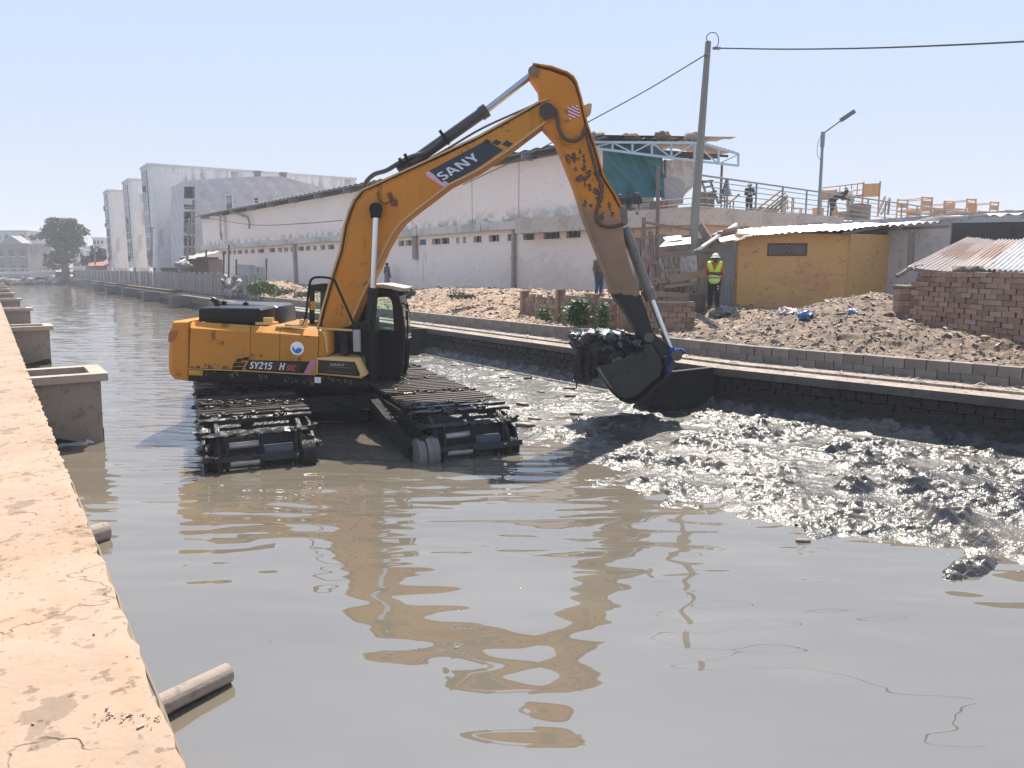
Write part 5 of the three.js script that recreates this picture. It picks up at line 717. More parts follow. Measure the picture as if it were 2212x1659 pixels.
function person(label, p, turn, o = {}) {
  const j = Object.assign(J0(), o.pose || {}), c = o.cell ?? 0.02, B = (a, ra, b, rb) => [...j[a], ra, ...j[b], rb], t = thing('person', label, 'person', p, o.group, turn); origin.delete(t);
  const f = new THREE.Vector3(...j.face).normalize(), hd = j.head, fo = (k, up = 0, sx = 0) => [hd[0] + f.x * k + sx * f.z, hd[1] + up + f.y * k, hd[2] + f.z * k - sx * f.x];
  const torso = [B('chest', 0.145, 'waist', 0.125), B('waist', 0.125, 'hip', 0.145), B('shL', 0.075, 'shR', 0.075), [...j.chest, 0.15, (j.shL[0] + j.shR[0]) / 2, (j.shL[1] + j.shR[1]) / 2 - 0.04, (j.shL[2] + j.shR[2]) / 2, 0.11]];
  const upL = B('shL', 0.062, 'elL', 0.046), upR = B('shR', 0.062, 'elR', 0.046), foL = B('elL', 0.045, 'wrL', 0.03), foR = B('elR', 0.045, 'wrR', 0.03);
  const legs = [B('hpL', 0.098, 'knL', 0.062), B('knL', 0.06, 'anL', 0.042), B('hpR', 0.098, 'knR', 0.062), B('knR', 0.06, 'anR', 0.042), [...j.hip, 0.14, ...j.hip, 0.14]];
  const feet = [B('anL', 0.042, 'toL', 0.035), B('anR', 0.042, 'toR', 0.035)];
  const head = [[...hd, 0.086, ...j.top, 0.096], [...fo(0.03, -0.06), 0.05, ...fo(0.035, -0.02), 0.066], [...fo(0.098, 0.0), 0.012, ...fo(0.1, -0.028), 0.017], [...fo(0.082, -0.058, 0.018), 0.011, ...fo(0.082, -0.058, -0.018), 0.011], [...fo(-0.01, -0.005, 0.088), 0.016, ...fo(-0.01, -0.03, 0.086), 0.014], [...fo(-0.01, -0.005, -0.088), 0.016, ...fo(-0.01, -0.03, -0.086), 0.014], [...fo(0.075, 0.03, 0.03), 0.014, ...fo(0.075, 0.03, -0.03), 0.014]];
  const hands = ['L', 'R'].map(s => { const w = new THREE.Vector3(...j['wr' + s]), e = new THREE.Vector3(...j['el' + s]), g = clean(handGeo.clone()); if (s === 'R') { g.scale(-1, 1, 1); const q = g.attributes.position; for (let i = 0; i < q.count; i += 3) { const a = [q.getX(i), q.getY(i), q.getZ(i)]; q.setXYZ(i, q.getX(i + 1), q.getY(i + 1), q.getZ(i + 1)); q.setXYZ(i + 1, ...a); } g.computeVertexNormals(); } g.applyQuaternion(new THREE.Quaternion().setFromUnitVectors(V(0, -1, 0), w.clone().sub(e).normalize())); return g.translate(w.x, w.y, w.z); });
  const skin = M(...(o.skin || [0.075, 0.04, 0.026]), { roughness: 0.55 });
  const body = part('body', [bodyNet([...torso, upL, upR, foL, foR, ...legs, ...feet, ...head, [...j.neck, 0.052, hd[0], hd[1] - 0.05, hd[2] - 0.01, 0.05]], 0, c), ...hands], skin, t);
  for (const s of [-1, 1]) part('eye', [new THREE.SphereGeometry(0.011, 10, 8).translate(...fo(0.086, 0.012, s * 0.032))], M(0.3, 0.28, 0.26, { roughness: 0.2 }), body);
  if (o.hair !== null) part('hair', [bodyNet([[...hd, 0.088, ...j.top, 0.098]], 0.012, c * 0.8, (x, y, z) => { const q = (x - hd[0]) * f.x + (z - hd[2]) * f.z; return -(y - hd[1] - 0.028 + 0.75 * Math.min(0.02, -q) * (q < 0 ? 1.4 : 0) * -1 - Math.max(0, q) * 0.3 + (q < 0 ? 0.05 : 0)); })], M(...(o.hair || [0.012, 0.01, 0.01]), { roughness: 0.8 }), t);
  part(o.shirtName || 'shirt', [bodyNet([...torso, ...(o.sleeve === 0 ? [] : [upL, upR]), ...(o.sleeve === 2 ? [foL, foR] : [])], 0.014, c)], M(...o.shirt, { roughness: 0.9 }), t);
  if (o.skirt) part('robe', [bodyNet([[...j.waist, 0.14, 0, 0.12, 0, 0.19]], 0.02, c)], M(...o.skirt, { roughness: 0.9 }), t);
  else part('trousers', [bodyNet([[...j.hip, 0.148, j.waist[0], j.waist[1] - 0.03, j.waist[2], 0.122], ...legs], o.loose ?? 0.016, c)], M(...o.trousers, { roughness: 0.9 }), t);
  part('shoes', [bodyNet(feet, 0.014, c * 0.8)], M(...(o.shoe || [0.02, 0.018, 0.016]), { roughness: 0.6 }), t);
  if (o.cap) { const y = 0.055, ball = new THREE.SphereGeometry(0.118, 20, 12, 0, 6.3, 0, 1.6).scale(1, o.helmet ? 1.12 : 0.8, 1.12), br = new THREE.CylinderGeometry(o.helmet || o.brim ? 0.17 : 0.1, o.helmet || o.brim ? 0.185 : 0.1, 0.012, 28); if (!o.brim && !o.helmet) br.scale(0.9, 1, 1.2).translate(f.x * 0.1, 0, f.z * 0.1); else if (o.helmet) br.scale(0.85, 1, 1).translate(f.x * 0.03, 0, f.z * 0.03); const tilt = f.y < -0.3 ? 0.5 : 0; for (const g of [ball, br]) { g.rotateX(tilt * f.z); g.rotateZ(-tilt * f.x); } part(o.helmet ? 'helmet' : o.brim ? 'hat' : 'cap', [ball, br].map(g => clean(g).translate(hd[0] + (j.top[0] - hd[0]) * 0.6, hd[1] + y, hd[2] + (j.top[2] - hd[2]) * 0.6)), M(...o.cap, { roughness: 0.4 }), t); }
  if (o.scale) t.scale.setScalar(o.scale);
  if (o.extra) o.extra(t, j, { torso, upL, upR, c });
  return t;
}
function onGround(px, py) { let p = onY(px, py, 1.5); for (let i = 0; i < 12; i++) p = onY(px, py, lerp(p.y, groundY(p.x, p.z), 0.6)); return p; }
// the worker in the yellow vest, arms folded
{
  const p = at(1541, 667, 23.6);
  person('person in yellow safety vest and white helmet standing with folded arms beside the ochre shed', p, -YAW - 0.35, {
    cell: 0.014, scale: (668 - 548) / 1647 * 23.6 / 1.77, shirt: [0.52, 0.08, 0.025], trousers: [0.01, 0.012, 0.02], cap: [0.72, 0.69, 0.6], helmet: 1, loose: 0.022,
    pose: { elL: [0.265, 1.13, 0.05], elR: [-0.265, 1.13, 0.05], wrL: [-0.1, 1.14, 0.23], wrR: [0.11, 1.10, 0.22], face: [0.1, -0.1, 1] },
    extra: (t, j, k) => {
      const opens = (x, y, z) => y > 1.2 && z > 0 && Math.abs(x) < (y - 1.18) * 0.4 ? 1 : -1, net = bodyNet(k.torso, 0.05, 0.014, (x, y, z) => Math.max(0.8 - y, (Math.abs(x) > 0.235 ? 1 : -1), opens(x, y, z) > 0 ? 0.02 : -1));
      const v = part('vest', [net], M(0.5, 0.78, 0.06, { roughness: 0.7 }), t), sil = M(0.62, 0.64, 0.62, { roughness: 0.3, metalness: 0.2 });
      for (const [y, m] of [[0.88, sil], [0.985, M(0.06, 0.09, 0.1)], [1.05, sil]]) part('reflective_band', [bodyNet(k.torso, 0.055, 0.014, (x, yy) => Math.max(Math.abs(yy - y) - 0.02, Math.abs(x) - 0.24))], m, v);
      part('hip_print', [0, 1].map(i => new THREE.SphereGeometry(0.022, 10, 8).translate(0.13, 0.72 - i * 0.08, 0.125)), C.white, t);
    } });
}
{ // watcher against the warehouse wall
  const p = wl(857, 624), q = onWall(wAlong(p), 1.75, 0.7); q.y = p.y;
  person('person in a long grey-brown coat walking along the white warehouse wall', q, -YAW + 2.4, { shirt: [0.10, 0.085, 0.08], skirt: [0.2, 0.18, 0.17], sleeve: 2, trousers: [0.1, 0.1, 0.1], scale: 1.0, cell: 0.024 });
  const r = at(1293, 642, 28.5); person('person in brown top and dark trousers half hidden behind the excavator arm', r, -YAW + 0.6, { shirt: [0.13, 0.09, 0.075], trousers: [0.035, 0.06, 0.11], sleeve: 2, scale: 0.95, cell: 0.024 });
}
{ // on the terrace
  const S = (px, i) => { const q = onT(tAlong(tdi(px, 460, i)), TF, i); return q; };
  const bent = { chest: [0, 1.13, 0.24], waist: [0, 1.02, 0.06], hip: [0, 0.93, -0.03], neck: [0, 1.22, 0.42], shL: [0.185, 1.2, 0.36], shR: [-0.185, 1.2, 0.36], head: [0, 1.25, 0.54], top: [0, 1.30, 0.575], elL: [0.24, 0.98, 0.46], elR: [-0.24, 0.98, 0.46], wrL: [0.13, 0.95, 0.68], wrR: [-0.1, 0.95, 0.68], face: [0, -0.6, 0.8] };
  person('person in dark clothes bending over a workpiece at the terrace railing', S(1797, 0.75), -YAW + 1.35, { pose: bent, shirt: [0.035, 0.035, 0.04], trousers: [0.02, 0.024, 0.035], scale: 1.12, cell: 0.022, loose: 0.03 });
  person('person in white shirt and pale cap crouched beside the bending worker', S(1836, 1.6).setY(TF + 0.55), -YAW - 0.9, { pose: { ...bent, knL: [0.13, 0.52, 0.12], knR: [-0.13, 0.52, 0.12] }, shirt: [0.66, 0.64, 0.62], trousers: [0.4, 0.34, 0.3], cap: [0.55, 0.54, 0.54], sleeve: 1, scale: 1.02, cell: 0.024 });
  person('person in dark striped top and round hat standing behind the terrace railing', S(1617, 1.6), -YAW + 0.1, { shirt: [0.05, 0.055, 0.055], trousers: [0.03, 0.022, 0.05], sleeve: 1, cap: [0.2, 0.18, 0.17], brim: 1, scale: 0.86, cell: 0.022, pose: { elL: [0.26, 1.12, 0.06], wrL: [0.1, 1.08, 0.2], elR: [-0.26, 1.12, 0.06], wrR: [-0.1, 1.08, 0.2] }, extra: (t, j, k) => part('belt_band', [bodyNet(k.torso, 0.02, 0.022, (x, y) => Math.abs(y - 1.14) - 0.035)], C.white, t) });
  person('pale hooded person sitting behind the stacked poles on the terrace', S(1692, 2.2), -YAW, { shirt: [0.5, 0.42, 0.4], trousers: [0.4, 0.35, 0.3], cap: [0.5, 0.42, 0.4], scale: 0.72, cell: 0.026 });
  const sit = { head: [0, 1.575, 0.02], knL: [0.12, 0.88, 0.42], knR: [-0.12, 0.88, 0.42], anL: [0.12, 0.46, 0.44], anR: [-0.12, 0.46, 0.44], toL: [0.13, 0.42, 0.58], toR: [-0.13, 0.42, 0.58], elL: [0.24, 1.12, 0.1], wrL: [0.1, 0.98, 0.34], elR: [-0.24, 1.12, 0.1], wrR: [-0.1, 0.98, 0.34] };
  const W = px => { const q = onWall(wAlong(wl(px, 455)), TF - 0.45, 0.02); return q; };
  [[1340, 'seated person in grey cap at the terrace edge, nearest the excavator arm', [0.03, 0.03, 0.035], [0.5, 0.47, 0.45]], [1357, 'seated person in black cap at the terrace edge, middle of three sitting', [0.012, 0.02, 0.035], [0.012, 0.012, 0.016]], [1376, 'seated person in red and white cap, rightmost of three at the terrace edge', [0.025, 0.02, 0.03], [0.5, 0.3, 0.3]]].forEach(([x, l, s, c], i) => person(l, W(x), -YAW - 0.3 + 0.2 * i, { pose: sit, shirt: s, trousers: i === 2 ? [0.35, 0.3, 0.28] : [0.12, 0.09, 0.08], cap: c, sleeve: 2, scale: 0.74, cell: 0.026 }));
}
// ---------------------------------------------------------------- poles, wires and lamp
{
  const b = at(1491, 600, 26.2), m = at(1530, 90, 26.2), t = thing('utility_pole', 'tall weathered wooden utility pole in front of the terrace corner', 'pole', b.clone());
  wpart('shaft', [rod(b, m, 0.165, 0.095, 16)], M(0.3, 0.295, 0.25, { map: T.wood }), t);
  wpart('insulator', [rod(at(1540, 104, 26.1), at(1556, 104, 26.1), 0.05), rod(at(1525, 117, 26.1), at(1533, 117, 26.1), 0.06)], C.grey, t);
  wpart('wire_loop', [tube([at(1531, 92, 26), at(1526, 82, 26), at(1532, 72, 26), at(1545, 71, 26), at(1552, 82, 26), at(1550, 98, 26), at(1543, 104, 26)], 0.014, 50, 6)], C.wire, t);
  solo('cable', tube([at(1556, 104, 26.1), at(1700, 106, 24), at(1900, 103, 21), at(2080, 96, 19), at(2260, 87, 17)], 0.022, 60, 5), C.wire, 'black overhead cable running right from the top of the utility pole', 'cable');
  solo('cable', tube([at(1526, 117, 26.1), at(1400, 193, 27), at(1270, 264, 28.6), at(1160, 325, 30.5), at(1062, 370, 32), at(1000, 399, 33)], 0.02, 60, 5), C.wire, 'thin overhead cable slanting down from the utility pole behind the excavator arm', 'cable');
  solo('cable', tube([at(440, 470, 80), at(555, 486, 66), at(650, 483, 58), at(740, 476, 52)], 0.03, 40, 5), C.wire, 'thin slack wire hanging along the upper warehouse wall', 'cable');
  const lb = td(1768, 470), D = lb.x * FW[0] + lb.z * FW[1], l = thing('street_lamp', 'slim grey street lamp with one arm beside the terrace railing', 'street lamp', lb.clone()), tp = at(1778, 288, D);
  wpart('pole', [rod(lb, tp, 0.085, 0.06, 12)], C.rail, l); wpart('pole_sleeve', [rod(at(1776, 318, D), at(1778, 285, D), 0.1, 0.1, 12)], C.rail, l);
  wpart('arm', [rod(tp, at(1822, 256, D), 0.045)], C.rail, l); wpart('lamp_head', [bar(at(1816, 260, D), at(1846, 240, D), 0.12, 0.2)].map(g => g), M(0.12, 0.13, 0.15), l);
  wpart('wire', [tube([at(1774, 292, D), at(1767, 310, D), at(1766, 335, D), at(1775, 350, D)], 0.012, 20, 5)], C.wire, l);
}
// ---------------------------------------------------------------- furniture on the terrace
function bed(label, px, i, w, h, len, turn, m, raise = 0) {
  const q = onT(tAlong(tdi(px, 462, i)), TF + raise, i), t = thing('bed_frame', label, 'bed frame', q, 'wooden bed frames stacked on the terrace', turn); origin.delete(t);
  for (const z of [0, -len]) for (const x of [-w / 2, w / 2]) part('post', [box(0.075, h, 0.075, x, h / 2, z)], m, t);
  for (const z of [0, -len]) { part('head_rail', [bbox(w - 0.07, 0.09, 0.035, 0, h - 0.06, z, 0, 0.008)], m, t); part('head_panel', [bbox(w - 0.07, h * 0.24, 0.03, 0, h * 0.7, z, 0, 0.008)], m, t); part('head_slat', [box(w - 0.07, 0.07, 0.028, 0, h * 0.36, z)], m, t); }
  for (const x of [-w / 2, w / 2]) { part('side_rail', [box(0.035, 0.14, len - 0.07, x, h * 0.38, -len / 2)], m, t); part('side_rail', [box(0.03, 0.05, len - 0.07, x, h * 0.92, -len / 2)], m, t); }
  for (let k = 0; k < 5; k++) part('slat', [box(w - 0.04, 0.02, 0.09, 0, h * 0.44, -len * (k + 0.6) / 5.4)], m, t); return t;
}
{
  const p = C.pine, r = C.pineRed, TT = tTurn;
  { // tall bunk bed
    const q = onT(tAlong(tdi(1882, 470, 2)), TF + 0.62, 2.0), t = thing('bunk_bed', 'tall varnished bunk bed frame standing behind the bending workers', 'bunk bed', q, null, -YAW - 0.5); origin.delete(t);
    for (const [x, z] of [[-0.55, 0], [0.35, 0], [-2.9, -0.3], [-2.1, -0.5]]) part('post', [box(0.09, z ? 1.75 : 2.05, 0.09, x, z ? 0.87 : 1.02, z)], x === 0.35 || x === -0.55 ? r : p, t);
    part('head_panel', [bbox(0.84, 0.78, 0.04, -0.1, 1.55, 0, 0, 0.01)], p, t); part('foot_panel', [bbox(0.74, 0.5, 0.04, -2.5, 1.45, -0.4, 0.2, 0.01)], p, t);
    for (const y of [1.98, 1.6, 1.25]) part('side_rail', [bar(V(-0.55, y, 0), V(-2.9, y * 0.93, -0.3), y < 1.3 ? 0.13 : 0.05, y < 1.3 ? 0.13 : 0.05)], r, t);
    for (let k = 1; k < 5; k++) part('spindle', [bar(V(-0.55 - k * 0.33, 1.95 - k * 0.014, -0.04 * k), V(-0.55 - k * 0.33, 1.25, -0.04 * k), 0.05)], r, t);
  }
  bed('pine bed frame farthest left in the row of beds on the terrace', 2000, 1.6, 0.95, 1.35, 1.9, TT - 0.35, p, 0.85);
  bed('low pine bed frame with slatted head, second in the row of beds', 2050, 2.4, 1.0, 1.1, 1.9, TT - 0.3, p, 1.15);
  bed('tall-headed pine bed frame in the middle of the row of beds', 2096, 2.0, 0.95, 1.6, 1.9, TT - 0.35, p, 1.1);
  bed('tall-headed pine bed frame right of the middle of the row', 2146, 2.4, 0.95, 1.6, 1.9, TT - 0.35, p, 1.3);
  bed('pine bed frame at the far right end of the row of beds', 2180, 3.0, 1.0, 1.3, 1.9, TT - 0.35, p, 1.3);
  [[2030, 1.0, 0.55], [2075, 1.4, 0.8], [2122, 1.2, 0.8], [2168, 1.6, 0.95], [2196, 2.0, 1.1]].forEach(([x, i, y], k) => bed(['low bed frame under the leftmost beds, behind the railing end', 'low bed frame between the second and middle tall-headed beds', 'bed frame laid under the two tall-headed pine beds', 'bed frame laid under the right end of the bed row', 'last low bed frame at the right edge of the bed row'][k], x, i, 1.1, 0.95, 1.9, TT - 0.3 + 0.06 * k, k % 2 ? p : r, y));
  const cab = (label, px, i, w, h, d, m, turn = TT, y = 0) => { const q = onT(tAlong(tdi(px, 468, i)), TF + y, i), t = thing('cabinet', label, 'cabinet', q, null, turn); origin.delete(t); part('carcass', [bbox(w, h, d, 0, h / 2, -d / 2, 0, 0.01)], m, t); for (let k = 0; k < 3; k++) part('drawer', [bbox(w * 0.92, h * 0.28, 0.02, 0, h * (0.18 + 0.31 * k), 0.012, 0, 0.006)], m, t); part('top_board', [box(w + 0.06, 0.03, d + 0.06, 0, h + 0.015, -d / 2)], m, t); return t; };
  cab('wide plain wooden chest standing in front of the bunk bed', 1868, 0.8, 1.5, 1.05, 0.55, C.wood);
  cab('small wooden chest beside the crouching worker', 1834, 1.2, 0.75, 0.6, 0.5, C.wood);
  cab('orange-brown bedside chest left of the bending worker', 1774, 2.2, 0.5, 0.8, 0.4, C.pine);
  cab('pale wooden box under the stack of poles behind the railing', 1660, 1.6, 1.7, 0.42, 0.6, C.wood);
  cab('old brown chest behind the utility pole on the terrace', 1531, 1.2, 0.8, 0.75, 0.5, C.woodGrey);
  const chair = (label, px, i, turn, m, s = 1) => { const q = onT(tAlong(tdi(px, 468, i)), TF, i), t = thing('chair', label, 'chair', q, null, turn); origin.delete(t); t.scale.setScalar(s); for (const [x, z, h] of [[-0.2, 0.2, 0.45], [0.2, 0.2, 0.45], [-0.2, -0.2, 0.98], [0.2, -0.2, 0.98]]) part('leg', [box(0.045, h, 0.045, x, h / 2, z)], m, t); part('seat', [bbox(0.46, 0.04, 0.46, 0, 0.46, 0, 0, 0.01)], m, t); for (const y of [0.62, 0.78, 0.93]) part('back_rail', [box(0.38, 0.07, 0.025, 0, y, -0.2)], m, t); };
  chair('reddish wooden chair standing alone right of the slanting poles', 1720, 1.0, TT + 0.3, C.pineRed); chair('small wooden chair with framed back behind the railing near the blue sheet', 1570, 1.0, TT + 0.2, C.wood);
  { const A = (px, py, i) => tdi(px, py, i);
    const t = thing('ladder', 'grey step ladder leaning behind the terrace railing near the utility pole', 'ladder', A(1528, 440, 0.9)); const Q = (px, py) => A(px, py, 0.9);
    wpart('side_rail', [bar(Q(1517, 395), Q(1534, 446), 0.07), bar(Q(1535, 392), Q(1552, 440), 0.07)], C.woodGrey, t); wpart('top_step', [bar(Q(1516, 393), Q(1538, 391), 0.12, 0.1)], C.woodDark, t); [[1520, 405, 1538, 402], [1524, 418, 1548, 413], [1527, 430, 1551, 426]].forEach(a => wpart('rung', [bar(Q(a[0], a[1]), Q(a[2], a[3]), 0.05, 0.09)], C.woodGrey, t));
    const pl = thing('pole_stack', 'slanting pale poles leaning against the terrace railing', 'poles', A(1680, 450, 0.7)); [[1630, 455, 1692, 408], [1644, 459, 1696, 416], [1652, 461, 1700, 421], [1660, 463, 1702, 425], [1569, 442, 1597, 420], [1672, 462, 1702, 433]].forEach(a => wpart('pole', [bar(A(a[0], a[1], 0.5), A(a[2], a[3], 0.75), 0.07)], C.wood, pl));
    const cl = thing('hanging_cloth', 'grey-blue cloth hung over the terrace railing', 'cloth', A(1569, 400, 0.4)); wpart('cloth', [grid(16, 16, (u, v) => { const x = 1569 + (u - 0.5) * lerp(26, 3, v), y = lerp(424, 386, v), q = A(x, y, 0.45 + 0.1 * Math.sin(u * 14)); return [q.x, q.y, q.z]; })], M(0.28, 0.34, 0.4), cl);
    const ld = thing('trestle', 'pair of slanting wooden trestle legs behind the railing right of the chest', 'trestle', A(1912, 470, 0.8)); [[1896, 462, 1912, 425], [1903, 463, 1922, 428], [1918, 464, 1922, 430]].forEach(a => wpart('leg', [bar(A(a[0], a[1], 0.8), A(a[2], a[3], 0.8), 0.09)], C.wood, ld));
    for (const [x, l] of [[1802, 'small orange-brown wooden cone stand between the workers legs']]) { const q = A(x, 468, 0.6); const c = thing('wood_stand', l, 'stand', q); part('body', [clean(new THREE.CylinderGeometry(0.06, 0.2, 0.72, 8).translate(0, 0.4, 0)), clean(new THREE.SphereGeometry(0.05, 8, 6).translate(0, 0.82, 0))], C.pine, c); }
    const cr = thing('crate_row', 'row of wooden crates under the teal tarpaulin behind the seated people', 'crates', onWall(wAlong(wl(1410, 440)), TF, -0.6)); [1392, 1404, 1416, 1428].forEach((x, i) => wpart('crate', [box(0.42, 0.42, 0.4, ...onWall(wAlong(wl(x, 440)), TF + 0.22, -0.7).toArray(), -YAW)], i % 2 ? C.wood : C.pineRed, cr));
  }
}
// ---------------------------------------------------------------- shanty of boards, sheets and poles
{
  const D = 24.2, A = (x, y, d = 0) => at(x, y, D + d), t = thing('scrap_shack', 'ramshackle shack of grey sheets, poles and planks below the terrace', 'shack', A(1460, 690));
  const sheet4 = (n, q, m, wob = 0.05, c = 0) => wpart(n, [grid(40, 12, (u, v) => { const a = q[0].clone().lerp(q[1], u), b = q[3].clone().lerp(q[2], u), p = a.lerp(b, v); const w = wob * n2(u * 3 + q[0].x, v * 3) + (c ? 0.02 * Math.sin(u * c * 6.283) : 0); return [p.x - FW[0] * w, p.y, p.z - FW[1] * w, u * 2, v * 2]; })], m, t);
  sheet4('sheet', [A(1424, 640, 0.5), A(1452, 640, 0.5), A(1452, 556, 0.5), A(1424, 558, 0.5)], M(0.5, 0.475, 0.44, { map: T.streak }), 0.1);
  sheet4('sheet', [A(1450, 636, 0.3), A(1468, 636, 0.3), A(1470, 552, 0.3), A(1450, 555, 0.3)], M(0.46, 0.43, 0.4, { map: T.streak }), 0.1);
  sheet4('sheet', [A(1469, 612, 0.2), A(1512, 606, 0.2), A(1512, 550, 0.2), A(1469, 552, 0.2)], M(0.52, 0.5, 0.5, { metalness: 0.1, roughness: 0.5, map: T.streak }), 0.04);
  sheet4('sheet', [A(1400, 620, 0.8), A(1424, 618, 0.8), A(1422, 490, 0.8), A(1396, 500, 0.8)], M(0.42, 0.33, 0.29, { map: T.streak }), 0.1);
  sheet4('sheet', [A(1384, 640, 1), A(1404, 640, 1), A(1404, 580, 1), A(1384, 580, 1)], M(0.32, 0.12, 0.1), 0.05);
  sheet4('roof_sheet', [A(1424, 533, -0.3), A(1492, 526, -0.3), A(1492, 512, 1.6), A(1440, 518, 1.6)], C.tin, 0.03, 8);
  sheet4('roof_sheet', [A(1440, 522, 0.6), A(1475, 517, 0.6), A(1470, 508, 2.2), A(1432, 512, 2.2)], C.tin, 0.05, 5);
  sheet4('roof_sheet', [A(1556, 523, -0.4), A(1592, 516, -0.4), A(1586, 506, 0.8), A(1552, 514, 0.8)], C.tinRust, 0.04, 4);
  sheet4('corrugated_panel', [A(1545, 667, 0.7), A(1582, 668, 0.7), A(1592, 522, 0.7), A(1550, 528, 0.7)], C.tinGrey, 0.02, 9);
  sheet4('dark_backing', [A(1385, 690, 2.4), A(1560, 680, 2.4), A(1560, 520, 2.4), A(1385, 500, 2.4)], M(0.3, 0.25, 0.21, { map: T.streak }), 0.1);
  [[1405, 500, 1418, 690, 0.07], [1420, 560, 1432, 690, 0.06], [1408, 520, 1412, 640, 0.05], [1422, 358, 1419, 600, 0.06], [1509, 545, 1516, 690, 0.06], [1512, 560, 1504, 700, 0.05], [1488, 590, 1468, 705, 0.045], [1391, 470, 1388, 540, 0.06]].forEach(a => wpart('pole', [rod(A(a[0], a[1], -0.1), A(a[2], a[3], -0.1), a[4])], C.woodGrey, t));
  [[1420, 555, 1548, 545, 0.05, 0.09], [1445, 604, 1526, 590, 0.05, 0.24], [1402, 634, 1508, 640, 0.05, 0.17], [1404, 657, 1500, 648, 0.05, 0.2], [1400, 668, 1522, 661, 0.05, 0.07], [1420, 549, 1512, 541, 0.05, 0.05], [1500, 545, 1556, 547, 0.05, 0.09], [1410, 612, 1440, 608, 0.05, 0.07], [1385, 515, 1440, 508, 0.05, 0.1], [1380, 560, 1424, 568, 0.05, 0.14], [1388, 600, 1425, 604, 0.05, 0.1], [1430, 585, 1470, 582, 0.05, 0.08], [1400, 680, 1470, 676, 0.05, 0.12], [1436, 620, 1500, 612, 0.05, 0.1], [1390, 480, 1500, 498, 0.05, 0.08]].forEach((a, i) => wpart('plank', [bar(A(a[0], a[1], -0.25), A(a[2], a[3], -0.25), a[4], a[5])], i % 3 ? C.wood : C.woodGrey, t));
  const sk = []; for (let i = 0; i < 34; i++) { const x = rr(1410, 1510), y = rr(618, 684), l = rr(10, 26); wpart('stick', [bar(A(x, y, rr(0.0, 0.5)), A(x + l * 0.5, y - l, rr(0, 0.5)), 0.03, 0.06)], i % 2 ? C.wood : C.woodDark, t); }
  wpart('post_box', [box(0.5, 0.5, 0.4, ...A(1503, 652, -0.1).toArray(), -YAW)], C.woodDark, t);
  for (let i = 0; i < 26; i++) { const o = part('brick', brickGeo[i % 5], brickMat[i % 6], t), p = A(rr(1415, 1515), rr(668, 700), rr(-0.5, 0.2)), b = origin.get(t); o.position.set(p.x - b.x, p.y - b.y, p.z - b.z); o.rotation.set(rr(-1, 1), rr(0, 3), rr(-1, 1)); o.scale.setScalar(rr(1, 1.7)); }
  const st = thing('wooden_stair', 'steep wooden stair and white pole leaning under the terrace slab', 'stair', A(1540, 540, 1));
  wpart('white_pole', [rod(A(1498, 546, 0.4), A(1590, 485, 3.5), 0.06)], C.white, st); for (let i = 0; i < 5; i++) wpart('stair_tread', [bar(A(1515 + i * 12, 522 - i * 6, 2.0), A(1580 + i * 4, 520 - i * 7, 2.6), 0.06, 0.1)], C.wood, st); wpart('stringer', [bar(A(1512, 487, 2.6), A(1538, 530, 2.0), 0.08, 0.3)], C.woodGrey, st);
}
// ---------------------------------------------------------------- pipes in the quay wall, sack at the first inlet box
{
  const pm = M(0.3, 0.24, 0.2, { map: T.mottle, bumpMap: T.bump, bumpScale: 0.02 });
  const pipe = (a, b, r, l) => { const t = thing('drain_pipe', l, 'pipe', a.clone(), 'drain pipes in the quay wall'), g = new THREE.LatheGeometry([[r, 0], [r, 1], [r * 0.82, 1], [r * 0.82, 0]].map(q => new THREE.Vector2(q[0], q[1] * a.distanceTo(b))), 28); g.applyQuaternion(new THREE.Quaternion().setFromUnitVectors(V(0, 1, 0), b.clone().sub(a).normalize())); part('barrel', [muv(g)], pm, t); };
  pipe(V(0.42, 0.11, -5.25), V(1.24, 0.07, -5.6), 0.075, 'pale clay drain pipe sticking out of the quay wall, nearest the camera'); pipe(V(0.42, 0.1, -9.4), V(0.88, 0.08, -9.6), 0.11, 'short stubby clay drain pipe in the quay wall, farther from the camera');
  const s = onY(140, 962, 0); const t = thing('sack', 'grey wet sack lying at the foot of the nearest inlet box', 'sack', V(s.x, 0, s.z)); part('body', [lump(0.22, 1.7, 0.35, 0.7, 0.05, 5, 2)], M(0.42, 0.4, 0.37, { map: T.mottle }), t); part('fold', [lump(0.12, 1.2, 0.5, 0.8, 0.05, 7, 4).translate(0.3, 0.02, 0.05)], M(0.5, 0.48, 0.45), t);
}
// ---------------------------------------------------------------- foliage
const leafGeo = (() => { const g = new THREE.BufferGeometry(); g.setAttribute('position', new THREE.Float32BufferAttribute([0, 0, 0, 0.28, 0.1, 0.42, 0, 0.06, 0.5, -0.28, 0.1, 0.42, 0, 0, 1], 3)); g.setIndex([0, 1, 2, 0, 2, 3, 1, 4, 2, 2, 4, 3]); g.computeVertexNormals(); return clean(g); })();
function foliage(name, pts, size, m, parent, tint = 0.35) {
  const o = new THREE.InstancedMesh(leafGeo, m, pts.length), q = new THREE.Object3D(), c = new THREE.Color(); o.name = name; o.castShadow = o.receiveShadow = true;
  pts.forEach((p, i) => { q.position.copy(p); q.rotation.set(rr(-1.4, 1.4), rr(0, 6.3), rr(-1.4, 1.4)); q.scale.setScalar(size * rr(0.6, 1.3)); q.updateMatrix(); o.setMatrixAt(i, q.matrix); const k = 1 + tint * (rnd() - 0.5) * 2; o.setColorAt(i, c.setRGB(k, k, k * rr(0.8, 1.05))); });
  if (parent) parent.add(o); tag(o, null, null, null, 'stuff'); return o;
}
const leafM = (r, g, b) => M(r, g, b, { physical: true, roughness: 0.6, transmission: 0.3, thickness: 0 });
